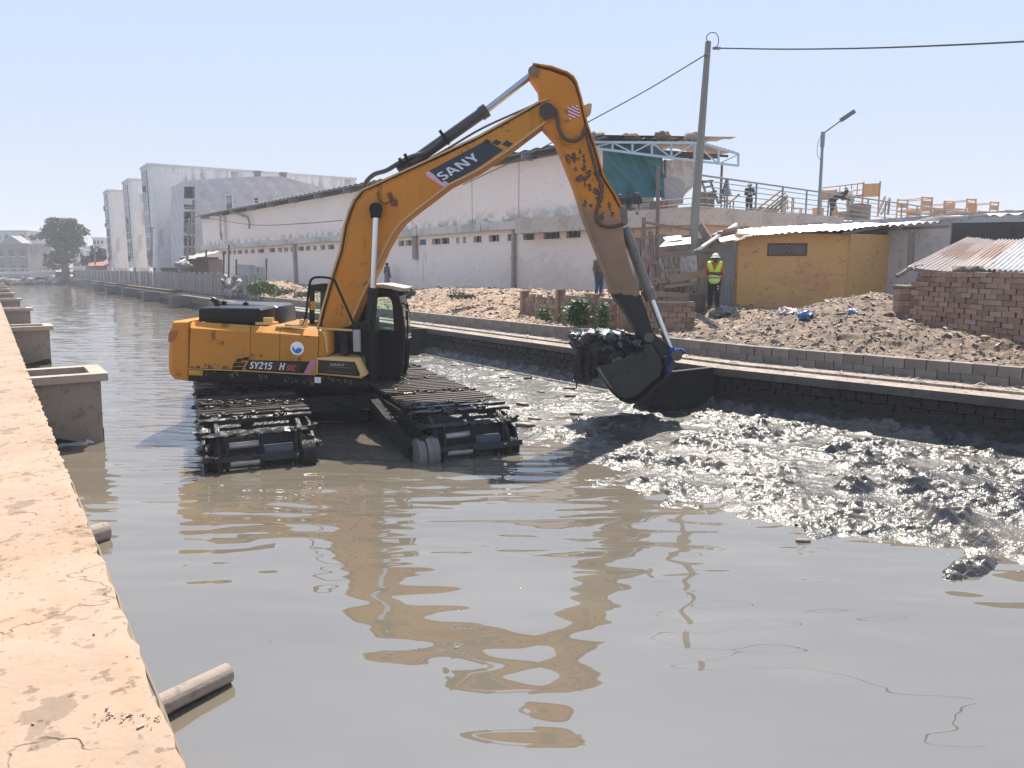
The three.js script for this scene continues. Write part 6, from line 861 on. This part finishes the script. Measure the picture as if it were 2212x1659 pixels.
const inBall = (c, rx, ry, rz, n) => Array.from({ length: n }, () => { const v = V(rr(-1, 1), rr(-1, 1), rr(-1, 1)); if (v.length() > 1) v.normalize().multiplyScalar(rr(0.6, 1)); return V(c.x + v.x * rx, c.y + v.y * ry, c.z + v.z * rz); });
function clumps(list, per, s) { return list.flatMap(([c, r]) => Array.from({ length: Math.round(per * r * r) }, () => { const v = V(n3(rnd() * 9, 1, 2), 0, 0).set(rr(-1, 1), rr(-1, 1), rr(-1, 1)).normalize().multiplyScalar(r * Math.pow(rnd(), 0.4)); v.y *= 0.8; return c.clone().add(v); })); }
{
  const D = 150, t = thing('tree', 'big dark bushy tree beside the far end of the canal', 'tree', V(at(140, 580, D).x, 1.2, at(140, 580, D).z)), o = origin.get(t), A = (x, y, d = 0) => at(x, y, D + d).sub(o);
  part('trunk', [rod(V(0, 0, 0), A(138, 530), 0.7, 0.5, 12), rod(A(138, 545), A(128, 495), 0.42, 0.2), rod(A(138, 540), A(152, 492), 0.4, 0.18), rod(A(138, 552), A(98, 520), 0.3, 0.12), rod(A(139, 535), A(138, 478), 0.35, 0.12)], M(0.07, 0.055, 0.045), t);
  const blobs = []; const add = (x, y, r, n = 5) => { for (let i = 0; i < n; i++) { const a = rr(0, 6.3), k = r * 0.62; blobs.push([A(x, y).add(V(RT[0] * Math.cos(a) * k, Math.sin(a * 1.7) * k * 0.8, RT[1] * Math.cos(a) * k)).add(V(FW[0] * rr(-2, 2), 0, FW[1] * rr(-2, 2))), r * rr(0.4, 0.7)]); } };
  add(136, 476, 1.5); add(150, 490, 2.0, 8); add(128, 494, 2.2, 8); add(158, 500, 1.5); add(96, 505, 1.5, 6); add(108, 516, 1.6, 5); add(88, 512, 0.8, 3); add(140, 515, 2.4, 10); add(124, 520, 1.7, 6); add(142, 540, 1.8, 8); add(130, 552, 1.7, 6); add(114, 553, 1.0, 4); add(148, 560, 1.5, 6); add(122, 568, 1.6, 5); add(152, 522, 1.5, 5); add(110, 560, 1, 4);
  foliage('crown', clumps(blobs, 125), 0.55, leafM(0.045, 0.062, 0.04), t, 0.5);
  [[181, 548, 572, 'narrow dark cypress tree left of the apartment blocks'], [190, 552, 572, 'second small cypress tree beside the red roof']].forEach(([x, y0, y1, l], i) => { const c = thing('cypress_tree', l, 'tree', at(x, y1 + 3, 140)), b = origin.get(c), h = (y1 - y0) / 1647 * 140; part('trunk', [rod(V(0, 0, 0), V(0, h * 0.7, 0), 0.15, 0.05)], C.woodDark, c); foliage('crown', Array.from({ length: 260 }, () => { const k = rnd(), r = 0.7 * (1 - k) * rnd() + 0.05, a = rr(0, 6.3); return V(Math.cos(a) * r, h * (0.1 + 0.95 * k), Math.sin(a) * r); }), 0.4, leafM(0.03, 0.04, 0.035), c); });
  { const c = thing('tree', 'dark spreading tree in front of the far pale tower, left of the apartment blocks', 'tree', at(212, 572, 135)), b = origin.get(c); part('trunk', [rod(V(0, 0, 0), V(0, 3.2, 0), 0.25, 0.12)], C.woodDark, c); const bl = []; for (let i = 0; i < 12; i++) bl.push([at(205 + rr(-6, 14), 548 + rr(-10, 16), 135).sub(b), rr(0.7, 1.2)]); foliage('crown', clumps(bl, 120), 0.5, leafM(0.035, 0.04, 0.035), c, 0.5); }
  const bush = (px, py, rx, ry, n, l, col, sz = 0.16, flat = 0.5) => { const p = onGround(px, py), t = thing('bush', l, 'bush', p), D = p.x * FW[0] + p.z * FW[1], w = rx / 1647 * D, h = ry / 1647 * D; part('stem', Array.from({ length: 7 }, (_, i) => tube([V(0, -0.05, 0), V(rr(-0.3, 0.3) * w, h * 0.6, rr(-0.2, 0.2)), V(rr(-0.8, 0.8) * w, h * rr(0.9, 1.5), rr(-0.3, 0.3))], 0.015, 8, 5)), C.woodGrey, t); foliage('leaves', Array.from({ length: n }, () => { const a = rr(0, 6.3), r = Math.sqrt(rnd()); return V(Math.cos(a) * r * w, h * (0.1 + (1.9 * rnd()) * (1 - 0.6 * r)), Math.sin(a) * r * w * flat); }), sz, leafM(...col), t); };
  bush(565, 632, 26, 14, 900, 'bright green bush growing beside the corrugated sheet fence', [0.11, 0.17, 0.04], 0.3); bush(615, 636, 26, 8, 420, 'low scrubby weeds on the rubble right of the bright bush', [0.10, 0.13, 0.06], 0.2); bush(650, 640, 16, 6, 200, 'thin weeds on the rubble near the excavator rail', [0.12, 0.14, 0.06], 0.18);
  bush(1078, 652, 16, 10, 260, 'dry green plant growing on the bank in front of the warehouse downpipe', [0.10, 0.11, 0.05], 0.22); bush(885, 644, 18, 10, 380, 'dark weeds growing behind the cab roof at the warehouse foot', [0.05, 0.07, 0.04], 0.2); bush(1000, 642, 30, 4, 260, 'line of low weeds at the foot of the white wall', [0.09, 0.09, 0.05], 0.18);
  // ivy on the garden wall
  for (const [px, w, y0, y1, n, l] of [[1247, 21, 650, 702, 1100, 'thick green ivy spilling down the broken brick wall'], [1303, 10, 656, 710, 480, 'narrower green ivy hanging on the brick wall beside the excavator arm'], [1178, 13, 668, 692, 260, 'sparse green ivy tuft on the brick wall left of the thick ivy']]) {
    const b = onY(px, y1, 1.4), D = b.x * FW[0] + b.z * FW[1] - 0.15, t = thing('ivy', l, 'ivy', b); part('stem', Array.from({ length: 6 }, () => { const x = px + rr(-0.7, 0.7) * w; return tube([at(x, y1, D), at(x + rr(-5, 5), (y0 + y1) / 2, D), at(x + rr(-8, 8), y0, D + 0.2)].map(q => q.sub(b)), 0.012, 10, 5); }), C.woodDark, t);
    foliage('leaves', Array.from({ length: n }, () => { const v = rnd(), x = px + (rnd() + rnd() + rnd() - 1.5) * w * 1.15 * (0.65 + 0.5 * Math.sin(v * 3)) + 5 * n2(v * 4, px), p = at(x, lerp(y0, y1, v) + rr(-3, 3), D + 0.12 - 0.3 * rnd()); return p.sub(b); }), 0.12, leafM(0.075, 0.15, 0.035), t, 0.5);
  }
}
// ---------------------------------------------------------------- litter, rubble, flotsam
{
  const crumple = k => { const g = new THREE.PlaneGeometry(1, 0.7, 3, 2).rotateX(-Math.PI / 2), p = g.attributes.position; for (let i = 0; i < p.count; i++) p.setXYZ(i, p.getX(i) * (0.8 + 0.5 * hash(i, k, 3)), 0.28 * (hash(i, k, 1) - 0.4), p.getZ(i) * (0.7 + 0.7 * hash(i, k, 2))); const h = g.toNonIndexed(); h.computeVertexNormals(); return clean(h); };
  const pal = [[0.40, 0.32, 0.25], [0.31, 0.235, 0.18], [0.24, 0.18, 0.135], [0.48, 0.42, 0.36], [0.15, 0.115, 0.09], [0.3, 0.26, 0.23], [0.2, 0.13, 0.09], [0.16, 0.14, 0.12]];
  const scatter = (name, n, place, label, cat, s0, s1, geo, pl = pal, lift = 0.01) => { const o = new THREE.InstancedMesh(geo, M(1, 1, 1, { roughness: 0.85 }), n), q = new THREE.Object3D(), c = new THREE.Color(); for (let i = 0; i < n; i++) { const p = place(); q.position.set(p.x, p.y + lift, p.z); q.rotation.set(rr(-0.3, 0.3), rr(0, 6.3), rr(-0.3, 0.3)); const s = s0 + (s1 - s0) * Math.pow(rnd(), 3); q.scale.set(s * rr(0.8, 1.8), s, s * rr(0.25, 0.9)); q.updateMatrix(); o.setMatrixAt(i, q.matrix); const k = pl[Math.floor(rnd() * pl.length)], f = rr(0.7, 1.15); o.setColorAt(i, c.setRGB(k[0] * f, k[1] * f, k[2] * f)); } o.name = numbered(name); o.castShadow = o.receiveShadow = true; scene.add(o); tag(o, label, cat, null, 'stuff'); };
  const g3 = [0, 1, 2].map(crumple), gp = (zA, zB, w0, w1) => () => { const z = lerp(zA, zB, rnd()), x = kerbX(z) + 0.25 + lerp(w0, w1, Math.pow(rnd(), 1.2)); return V(x, groundY(x, z), z); };
  scatter('litter', 9500, gp(1, -16, 0.0, 6.5), 'grey-brown litter and rags strewn over the near garbage slope', 'litter', 0.025, 0.19, g3[0]);
  scatter('litter', 7000, gp(-16, -34, 0.0, 7.5), 'pale dry litter over the strip behind the kerb wall', 'litter', 0.03, 0.22, g3[1], [[0.42, 0.31, 0.23], [0.36, 0.25, 0.17], [0.5, 0.42, 0.35], [0.28, 0.19, 0.13], [0.2, 0.13, 0.09]]);
  scatter('litter', 1500, gp(-34, -62, 0.2, 6), 'scattered rubble and litter along the far strip of bank', 'litter', 0.08, 0.4, g3[2]);
  scatter('ledge_litter', 700, () => { const z = lerp(1, -30, rnd()), x = lerp(wallX(z) + 0.5, kerbX(z), rnd()); return V(x, BANK + 0.085, z); }, 'small dry litter lying on the bank ledge below the kerb', 'litter', 0.02, 0.12, g3[1], [[0.5, 0.42, 0.34], [0.36, 0.29, 0.24], [0.2, 0.17, 0.15]]);
  const chunk = muv(jit(new THREE.BoxGeometry(1, 0.5, 0.7, 3, 2, 2), 0.12, 2, 4));
  scatter('rubble', 900, gp(0, -60, 0.0, 5.5), 'small broken brick rubble over the right bank', 'rubble', 0.04, 0.2, chunk, [[0.3, 0.19, 0.13], [0.36, 0.27, 0.2], [0.25, 0.21, 0.18]]);
  const inMud = () => { for (;;) { const z = lerp(0, -23.5, rnd()), x = lerp(7.2, 13, rnd()); if (x > mudEdge(z) - 0.35 && x < wallX(z) - 0.6) return V(x, Math.max(0, mudY(x, z)), z); } };
  scatter('flotsam', 520, inMud, 'small sticks, chips and scraps floating in the muddy shallows', 'flotsam', 0.02, 0.13, g3[0], [[0.3, 0.24, 0.18], [0.12, 0.1, 0.09], [0.45, 0.4, 0.34], [0.04, 0.035, 0.03]], 0.004);
  scatter('flotsam_specks', 55, () => { const q = onY(rr(500, 1800), rr(640, 1500) , 0); return V(Math.min(q.x, 12.5), 0.004, q.z); }, 'tiny scraps drifting on the open canal water', 'flotsam', 0.008, 0.03, g3[2], [[0.5, 0.45, 0.4], [0.1, 0.09, 0.08]], 0.0);
  const bits = [[980, 788, 0.2], [1090, 816, 0.26], [1140, 818, 0.24], [1232, 858, 0.26], [1168, 846, 0.22], [1075, 800, 0.2], [1128, 876, 0.34], [1085, 890, 0.26], [1230, 840, 0.3], [1135, 918, 0.42], [1155, 905, 0.3], [950, 828, 0.22], [1150, 786, 0.2], [1060, 858, 0.24], [1245, 895, 0.3], [1530, 868, 0.24], [1735, 1164, 0.16], [1520, 905, 0.24], [988, 1392, 0.05]];
  let bm = null; bits.forEach(([x, y, s], i) => { const q = onY(x, y, 0.03); let o; if (!bm) { bm = o = thing('debris_chunk', 'broken brick or wood chunk half sunk in the muddy shallows', 'debris', q, 'chunks half sunk in the muddy shallows'); part('chunk', [chunk], M(0.2, 0.15, 0.12, { map: T.mottle, roughness: 0.6 }), o); } else { o = bm.clone(); o.name = numbered('debris_chunk'); scene.add(o); } o.position.set(q.x, Math.max(0.0, q.x > mudEdge(q.z) ? mudY(q.x, q.z) : 0), q.z); o.rotation.y = -YAW + rr(-0.4, 0.4); o.scale.set(s * 0.95, s * 0.6, s * 0.55); if (i === bits.length - 1) o.userData.label = 'small pale chip floating alone on the open foreground water'; if (i === bits.length - 1) delete o.userData.group; });
  scatter('grit', 210, () => { const q = rnd() < 0.35 ? onY(rr(200, 350), 1552 + rr(-30, 30) * rnd(), 1.26) : V(0.44 - Math.abs(rr(-1, 1)) * rr(0, 1.3), 1.26, rr(-2.4, -14)); return V(Math.min(q.x, 0.43), 1.266, q.z); }, 'fine grit and crumbs of concrete on the quay coping', 'grit', 0.003, 0.016, chunk, [[0.4, 0.3, 0.22], [0.34, 0.26, 0.2], [0.45, 0.35, 0.27]], 0.0);
  const bag = (px, py, s, l, c, y) => { const q = onGround(px, py), t = thing('plastic_bag', l, 'plastic bag', q); part('body', [lump(s, 1.4, 0.5, 0.8, s * 0.4, 3 / s * 0.5, px).translate(0, s * 0.35, 0)], M(...c, { physical: true, roughness: 0.35, transmission: 0.2, thickness: 0 }), t); part('corner', [lump(s * 0.5, 1.3, 0.7, 0.7, s * 0.2, 3 / s, py).translate(s * 1.1, s * 0.4, 0)], M(...c, { roughness: 0.35 }), t); };
  bag(1738, 686, 0.17, 'bright blue plastic bag on the litter in front of the ochre shed', [0.08, 0.26, 0.55]); bag(1848, 661, 0.16, 'blue plastic bag high on the garbage slope beside the shed corner', [0.07, 0.24, 0.55]); bag(1842, 676, 0.09, 'small blue plastic scrap below the bag on the garbage slope', [0.1, 0.22, 0.5]); bag(1133, 705, 0.12, 'small blue plastic bottle in the litter by the kerb, left of the ivy', [0.12, 0.22, 0.6]); bag(1700, 682, 0.22, 'pale crumpled sack next to the blue bag in front of the shed', [0.55, 0.47, 0.42]); bag(1560, 683, 0.3, 'grey cloth heap near the feet of the worker in the vest', [0.2, 0.18, 0.18]);
}
// ---------------------------------------------------------------- corrugated sheet fence and hut behind the concrete fence
{
  const D = 62, A = (x, y, d = 0) => at(x, y, D + d), t = thing('sheet_fence', 'grey corrugated sheet fence with thin posts below the far warehouse wall', 'fence', A(540, 612));
  wpart('corrugated_sheet', [grid(120, 4, (u, v) => { const x = lerp(511, 575, u), p = at(x, lerp(lerp(613, 607, u), lerp(571, 574, u) + (u > 0.65 ? 3 : 0), v), D - 6 * u + 0.05 * Math.sin(u * 150)); return [p.x, p.y, p.z, u * 5, v * 3]; })], M(0.33, 0.34, 0.36, { metalness: 0.2, roughness: 0.6, map: T.streak }), t);
  [[510, 560, 614], [575, 558, 610], [483, 545, 600], [494, 528, 600], [445, 540, 580]].forEach(a => wpart('post', [rod(A(a[0], a[2]), A(a[0] + 0.5, a[1]), 0.07)], C.woodDark, t));
  const s = thing('tarp_hut', 'low hut with a sagging pale tarpaulin roof behind the concrete fence', 'hut', A(430, 600, 4)); wpart('roof', [grid(24, 10, (u, v) => { const p = at(lerp(388, 472, u), lerp(lerp(566, 545, u), lerp(556, 541, u), v) + 2 * n2(u * 5, v * 3), D + 4 + v * 4); return [p.x, p.y, p.z]; })], M(0.34, 0.32, 0.31), s);
  wpart('wall', [box(3.4, 2.4, 0.2, ...A(432, 585, 6).toArray(), -YAW)], M(0.16, 0.12, 0.11, { map: T.streak }), s); wpart('side_sheet', [box(1.2, 1.4, 0.1, ...A(466, 578, 5).toArray(), -YAW)], M(0.3, 0.2, 0.17, { map: T.rust }), s);
  wpart('bundle', [lump(0.45, 1.6, 0.6, 1, 0.15, 3, 3).translate(...A(396, 573, 3).toArray())], C.grey, s);
}
// ---------------------------------------------------------------- far fence of concrete panels
{
  const t = thing('concrete_fence', 'long stained concrete panel fence along the far bank', 'fence', V(14.3, 1.2, -110)), pm = [0, 1, 2, 3].map(k => M([0.3, 0.2, 0.36, 0.24][k], [0.28, 0.18, 0.35, 0.2][k], [0.27, 0.165, 0.35, 0.175][k], { map: T.streak })), pg = box(0.08, 1.55, 1.86), sg = box(0.16, 1.7, 0.16);
  for (let i = 0, z = -50; z > -176; z -= 2.02, i++) { if (i === 2 || i === 3) continue; const x = 14.2; const k = i < 18 ? (i % 3 ? 1 : 3) : (i * 7 % 4); const o = part('panel', pg, pm[k], t); o.position.set(x - 14.3 + rr(-0.03, 0.03), 0.72 + rr(-0.04, 0.06), z + 110); const q = part('post', sg, pm[(k + 1) % 4], t); q.position.set(x - 14.33, 0.78, z + 111.0); }
  const r = []; for (let i = 0; i < 70; i++) r.push(muv(jit(new THREE.BoxGeometry(rr(0.2, 0.5), rr(0.12, 0.3), rr(0.3, 0.7), 2, 2, 2).rotateX(rr(-0.8, 0.8)).rotateZ(rr(-0.6, 0.6)), 0.05, 4, i, true)).translate(14.2 + rr(-0.35, 0.25), 1.25 + 1.5 * rnd() * rnd(), -55.2 + rr(-2, 2))); solo('rubble_stack', mg(r), M(0.34, 0.31, 0.29, { map: T.mottle, bumpMap: T.bump, bumpScale: 0.05 }), 'heap of grey rubble and sacks filling the gap in the concrete fence', 'rubble');
}
// ---------------------------------------------------------------- apartment blocks
const onXp = (px, py, x) => { const r = ray(px, py), t = x / r[0]; return V(x, EYE + r[1] * t, r[2] * t); }, onZp = (px, py, z) => { const r = ray(px, py), t = z / r[2]; return V(r[0] * t, EYE + r[1] * t, z); };
{
  T.stain = tex(512, 512, (u, v) => { const a = pf(u, v, 6, 5, 401, 7), s = pf(u, v, 50, 4, 407, 5), k = sst(0.5, 0.72, 0.6 * a + 0.4 * s), g = sst(0.55, 0.75, pf(u, v, 60, 60, 411, 4)); return [1 - 0.5 * k - 0.1 * g, 1 - 0.48 * k - 0.1 * g, 1 - 0.46 * k - 0.09 * g]; }, [16, 16]);
  const wm = M(0.70, 0.675, 0.65, { map: T.stain }), wm2 = M(0.66, 0.63, 0.62, { map: T.mottle }), win = M(0.05, 0.055, 0.065, { roughness: 0.25 }), fr = M(0.55, 0.55, 0.57);
  const tower = (label, cx, D, lx, rx, topPx, rows, opt = {}) => {
    const P = at(cx, 500, D), x0 = P.x, z0 = P.z, zf = onXp(lx, 500, x0).z, x1 = onZp(rx, 500, z0).x, top = at(cx, topPx, D).y, t = thing('apartment_block', label, 'apartment block', V(x0, 1.2, z0), 'concrete apartment blocks by the canal');
    const w = x1 - x0, d = z0 - zf, r = 0.8, sh = new THREE.Shape(); sh.moveTo(r, 0); sh.lineTo(w, 0); sh.lineTo(w, d); sh.lineTo(0, d); sh.lineTo(0, r); sh.quadraticCurveTo(0, 0, r, 0);
    const base = 3.2, g = new THREE.ExtrudeGeometry(sh, { depth: top - base, bevelEnabled: false, curveSegments: 8 }).rotateX(-Math.PI / 2); part('wall', [muv(g).translate(0, base - 1.2, 0)], wm, t);
    part('ground_floor', [box(w - 0.6, base - 1.2, d - 0.6, w / 2 + 0.3, (base - 1.2) / 2, -d / 2)], M(0.16, 0.155, 0.155), t); for (let k = 0; k < 4; k++) part('pillar', [box(0.5, base - 1.2, 0.5, 0.4 + k * Math.min(2.6, w / 4), (base - 1.2) / 2, -0.3)], wm2, t);
    rows.forEach(([y0, y1, arch], i) => { const a = at(cx, y1, D).y - 1.2, b = at(cx, y0, D).y - 1.2, zc = -d * 0.5, ww = d * 0.56; const o = part('window', [box(0.24, b - a, ww, -0.0, (a + b) / 2, zc)], win, t); mesh('frame', [box(0.1, 0.2, ww + 0.3, -0.1, b + 0.08, zc), box(0.12, 0.2, ww + 0.4, -0.1, a - 0.08, zc), box(0.06, b - a, 0.16, -0.12, (a + b) / 2, zc), box(0.06, b - a, 0.2, -0.12, (a + b) / 2, zc - ww / 2), box(0.06, b - a, 0.2, -0.12, (a + b) / 2, zc + ww / 2), box(0.05, 0.12, ww, -0.12, a + (b - a) * 0.4, zc)], fr, o); for (let k = 0; k < 3; k++) if (rnd() < 0.35) mesh('laundry', [grid(4, 4, (u, v) => [-0.3 - 0.1 * Math.sin(u * 6), a + 0.1 - v * rr(0.5, 0.9) + 0.2, zc + (k - 1) * ww * 0.3 + (u - 0.5) * 0.6])], M(...[[0.3, 0.28, 0.3], [0.12, 0.12, 0.15], [0.22, 0.1, 0.1]][k]), o); });
    part('roof_edge', [box(w + 0.2, 0.3, d + 0.2, w / 2, top - 1.2 + 0.02, -d / 2)], wm2, t); return { t, x0, z0, x1, zf, top, w, d };
  };
  const yz = z => z * 0.2626 + 326.6;
  tower('apartment block with arched stair windows, farthest left of the blocks', 239.5, 128, 230, 272, yz(322), [[350, 455], [472, 600], [630, 750], [772, 890]].map(a => a.map(yz)));
  const b2 = tower('middle apartment block with small curved balconies and laundry', 286, 114, 272, 315, yz(232), [[268, 420], [435, 560], [580, 720], [742, 880]].map(a => a.map(yz)));
  for (const y of [380, 500, 575]) part('balcony', [clean(new THREE.CylinderGeometry(1.1, 1.0, 1.1, 18, 1, false, 0, Math.PI * 2).translate(2.6, at(286, yz(y), 114).y - 1.2, 0.1))], wm2, b2.t);
  const c3 = tower('tallest apartment block with long stained side wall', 330, 98, 313.5, 772, yz(108), [[150, 295], [320, 490], [515, 670], [705, 860]].map(a => a.map(yz)));
  // gabled wing in front
  { const D = 90, P = at(396, 500, D), z0 = P.z, t = thing('apartment_block', 'pale apartment wing with gabled roof and deep corner balconies, nearest the warehouse', 'apartment block', V(P.x, 1.2, z0), 'concrete apartment blocks by the canal'), X = (px, py) => { const q = onZp(px, py, z0); return [q.x - P.x, q.y - 1.2]; };
    const out = [[396, 575], [396, 391], [424, 388], [560, 381], [608, 381], [726, 413], [790, 432], [790, 575]].map(q => X(...q)), sh = new THREE.Shape(out.map(q => new THREE.Vector2(...q)));
    const hole = q => { const p = q.map(a => new THREE.Vector2(...X(...a))); sh.holes.push(new THREE.Path(p)); }; const bals = [[403, 449.5], [457, 502], [510, 552]]; bals.forEach(([a, b]) => hole([[394 + 4, a], [421, a], [421, b], [398, b]]));
    const wn4 = [[486, 503, 421, 457], [547, 559, 426, 440], [596, 611, 430, 448], [626, 636.5, 433, 446]]; wn4.forEach(([a, b, c, d]) => hole([[a, c], [b, c], [b, d], [a, d]]));
    part('wall', [muv(new THREE.ExtrudeGeometry(sh, { depth: 2.5, bevelEnabled: false }).translate(0, 0, -2.5))], M(0.62, 0.59, 0.60, { map: T.mottle }), t); part('body', [muv(new THREE.ExtrudeGeometry(new THREE.Shape(out.map(([x, y]) => new THREE.Vector2(x + 0.05, y - 0.05))), { depth: 5, bevelEnabled: false }).translate(0, 0, -7.5))], M(0.62, 0.59, 0.60, { map: T.mottle }), t);
    bals.forEach(([a, b], i) => { const p = X(398, a), q = X(421, b), o = part('balcony', [box(q[0] - p[0], 0.2, 2.2, (p[0] + q[0]) / 2, q[1] - 0.05, -1.1), box(q[0] - p[0] + 0.1, 0.14, 0.14, (p[0] + q[0]) / 2, q[1] + 1.0, 0.05)], wm2, t); for (let k = 0; k < 9; k++) mesh('baluster', [box(0.05, 0.9, 0.05, lerp(p[0], q[0], (k + 0.5) / 9), q[1] + 0.5, 0.05)], C.grey, o); mesh('door', [box(0.7, p[1] - q[1] - 0.5, 0.08, lerp(p[0], q[0], 0.72), (p[1] + q[1]) / 2, -2.45)], win, o); if (i < 2) mesh('laundry', [box(0.9, 0.7, 0.06, lerp(p[0], q[0], 0.3), q[1] + 0.7, 0.12)], i ? M(0.16, 0.18, 0.22) : M(0.5, 0.5, 0.52), o); });
    wn4.forEach(([a, b, c, d], i) => { const p = X(a, c), q = X(b, d), o = part('window', [box(q[0] - p[0], p[1] - q[1], 0.06, (p[0] + q[0]) / 2, (p[1] + q[1]) / 2, -0.3)], i === 2 ? M(0.42, 0.58, 0.72) : i === 0 ? M(0.5, 0.49, 0.5) : win, t), cx = (p[0] + q[0]) / 2, cy = (p[1] + q[1]) / 2, W = q[0] - p[0], H = p[1] - q[1]; mesh('frame', [box(W + 0.24, 0.12, 0.2, cx, p[1], 0.02), box(W + 0.3, 0.14, 0.24, cx, q[1], 0.04), box(0.1, H, 0.2, p[0], cy, 0.02), box(0.1, H, 0.2, q[0], cy, 0.02), box(W, 0.07, 0.1, cx, cy, -0.2)], C.white, o); if (i === 0) for (let k = 0; k < 7; k++) mesh('louver', [box(W, 0.06, 0.12, cx, q[1] + 0.12 + k * 0.14, -0.2, 0, 0.5)], C.grey, o); });
    for (const [x, y] of [[561, 380], [617, 383]]) { const p = X(x, y); part('chimney', [box(0.7, 1.0, 0.7, p[0], p[1] + 0.1, -1), box(0.95, 0.16, 0.95, p[0], p[1] + 0.6, -1)], C.grey, t); }
    part('side_post', [rod(V(0.3, -0.4, 1.5), V(0.8, X(405, 450)[1], 1.5), 0.12)], C.grey, t);
  }
  // other far buildings
  const far = (label, x0, x1, yt, D, depth, col, nw, nr, o = {}) => { const a = at(x0, 578, D), b = at(x1, 578, D), h = at(x0, yt, D).y - 1.0, w = a.distanceTo(b), t = thing('far_building', label, 'building', V((a.x + b.x) / 2, 1.0, (a.z + b.z) / 2), null, -YAW); origin.delete(t); part('wall', [box(w, h, depth, 0, h / 2, -depth / 2)], M(...col, { map: T.stain }), t); part('roof', [box(w + 0.5, 0.3, depth + 0.5, 0, h + 0.14, -depth / 2)], M(...(o.roof || col)), t); for (let r = 0; r < nr; r++) for (let i = 0; i < nw; i++) { const q = part('window', [box(w / nw * 0.5, h / nr * 0.45, 0.1, -w / 2 + w * (i + 0.5) / nw, h * (r + 0.5) / nr, 0.02)], win, t); mesh('frame', [box(w / nw * 0.6, 0.15, 0.2, -w / 2 + w * (i + 0.5) / nw, h * (r + 0.5) / nr - h / nr * 0.24, 0.04)], fr, q); } if (o.more) o.more(t, w, h); };
  far('wide pale grey building at the left end of the canal', -40, 64, 500, 215, 14, [0.5, 0.5, 0.52], 6, 4, { roof: [0.3, 0.3, 0.31] });
  far('dark brick house with a small gable in front of the wide grey building', -30, 62, 528, 190, 10, [0.2, 0.185, 0.185], 4, 2, { more: (t, w, h) => { part('gable', [prism([[w * 0.16 - 3.2, h], [w * 0.16 + 3.2, h], [w * 0.16, h + 2.2]], 0.3, -4)], M(0.24, 0.22, 0.22), t); } });
  far('white many-storeyed building left of the big tree', 64, 118, 522, 205, 12, [0.66, 0.66, 0.68], 5, 5); far('pale building right of the big tree with flat roof', 158, 182, 540, 170, 9, [0.56, 0.56, 0.57], 3, 3); far('far pale tower left of the apartment blocks', 205, 229, 515, 180, 9, [0.6, 0.59, 0.58], 3, 5); far('small grey building behind the cypress trees', 182, 204, 534, 175, 8, [0.48, 0.48, 0.5], 2, 3);
  { const t = thing('red_roof_shed', 'low shed with a dull red roof at the foot of the apartment blocks', 'shed', at(212, 578, 132)); wpart('roof', [grid(8, 3, (u, v) => { const p = at(lerp(191, 236, u), lerp(574, 566, v), 131 + v * 2); return [p.x, p.y, p.z]; })], M(0.32, 0.12, 0.09), t); wpart('wall', [box(3.6, 1.0, 2, ...at(213, 578, 133).toArray(), -YAW)], C.grey, t); }
  // cross wall, footbridge and rubbish heap where the canal ends
  const zE = -177, bm = M(0.5, 0.49, 0.48); { const t = thing('footbridge', 'pale concrete crossing closing the far end of the canal', 'bridge', V(6, 0, zE)); part('deck', [box(22, 0.5, 4, 0, 2.2, 0)], bm, t); part('parapet', [box(22, 0.25, 0.2, 0, 3.1, 1.8)], bm, t); part('end_wall', [box(22, 2, 0.4, 0, 0.4, -1.6)], C.darkConcrete, t); for (let i = 0; i < 9; i++) part('baluster', [box(0.2, 0.8, 0.2, -10 + i * 2.5, 2.7, 1.8)], bm, t); part('abutment', [box(2.4, 2.6, 3, 6.3, 1.1, 0.8)], C.darkConcrete, t); }
  const hp = []; for (let i = 0; i < 90; i++) hp.push(lump(rr(0.2, 0.6), 1.2, 0.7, 1, 0.15, 2, i).translate(rr(-3, 12.5), rr(0.2, 1.3), zE + 3 + rr(-0.8, 0.8))); const hm = [0, 1, 2].map(k => M([0.42, 0.2, 0.3][k], [0.4, 0.19, 0.22][k], [0.4, 0.2, 0.18][k]));
  [0, 1, 2].forEach(k => solo('rubbish_heap', mg(hp.filter((_, i) => i % 3 === k)), hm[k], ['pale rubbish heaped at the far end of the canal', 'dark rubbish heaped at the far end of the canal', 'brownish rubbish heaped at the far end of the canal'][k], 'rubbish', null, 'stuff'));
  for (const [x, y0, y1, D] of [[327, 490, 576, 80], [322, 540, 572, 95], [205, 530, 572, 130], [165, 540, 575, 150], [404, 470, 566, 66]]) { const t = thing('wooden_pole', { 327: 'thin utility pole in front of the tallest apartment block', 322: 'short thin pole at the foot of the tallest apartment block', 205: 'thin pole left of the apartment blocks beside the dark tree', 165: 'thin pole right of the big tree', 404: 'leaning thin grey pole before the corner balconies' }[x], 'pole', at(x, y1, D)); wpart('shaft', [rod(at(x, y1, D), at(x + (x === 404 ? 5 : 1), y0, D), 0.12, 0.09)], C.grey, t); wpart('cross_arm', [bar(at(x - 5, y0 + 4, D), at(x + 6, y0 + 3, D), 0.08)], C.grey, t); }
}
renderer.render(scene, camera);
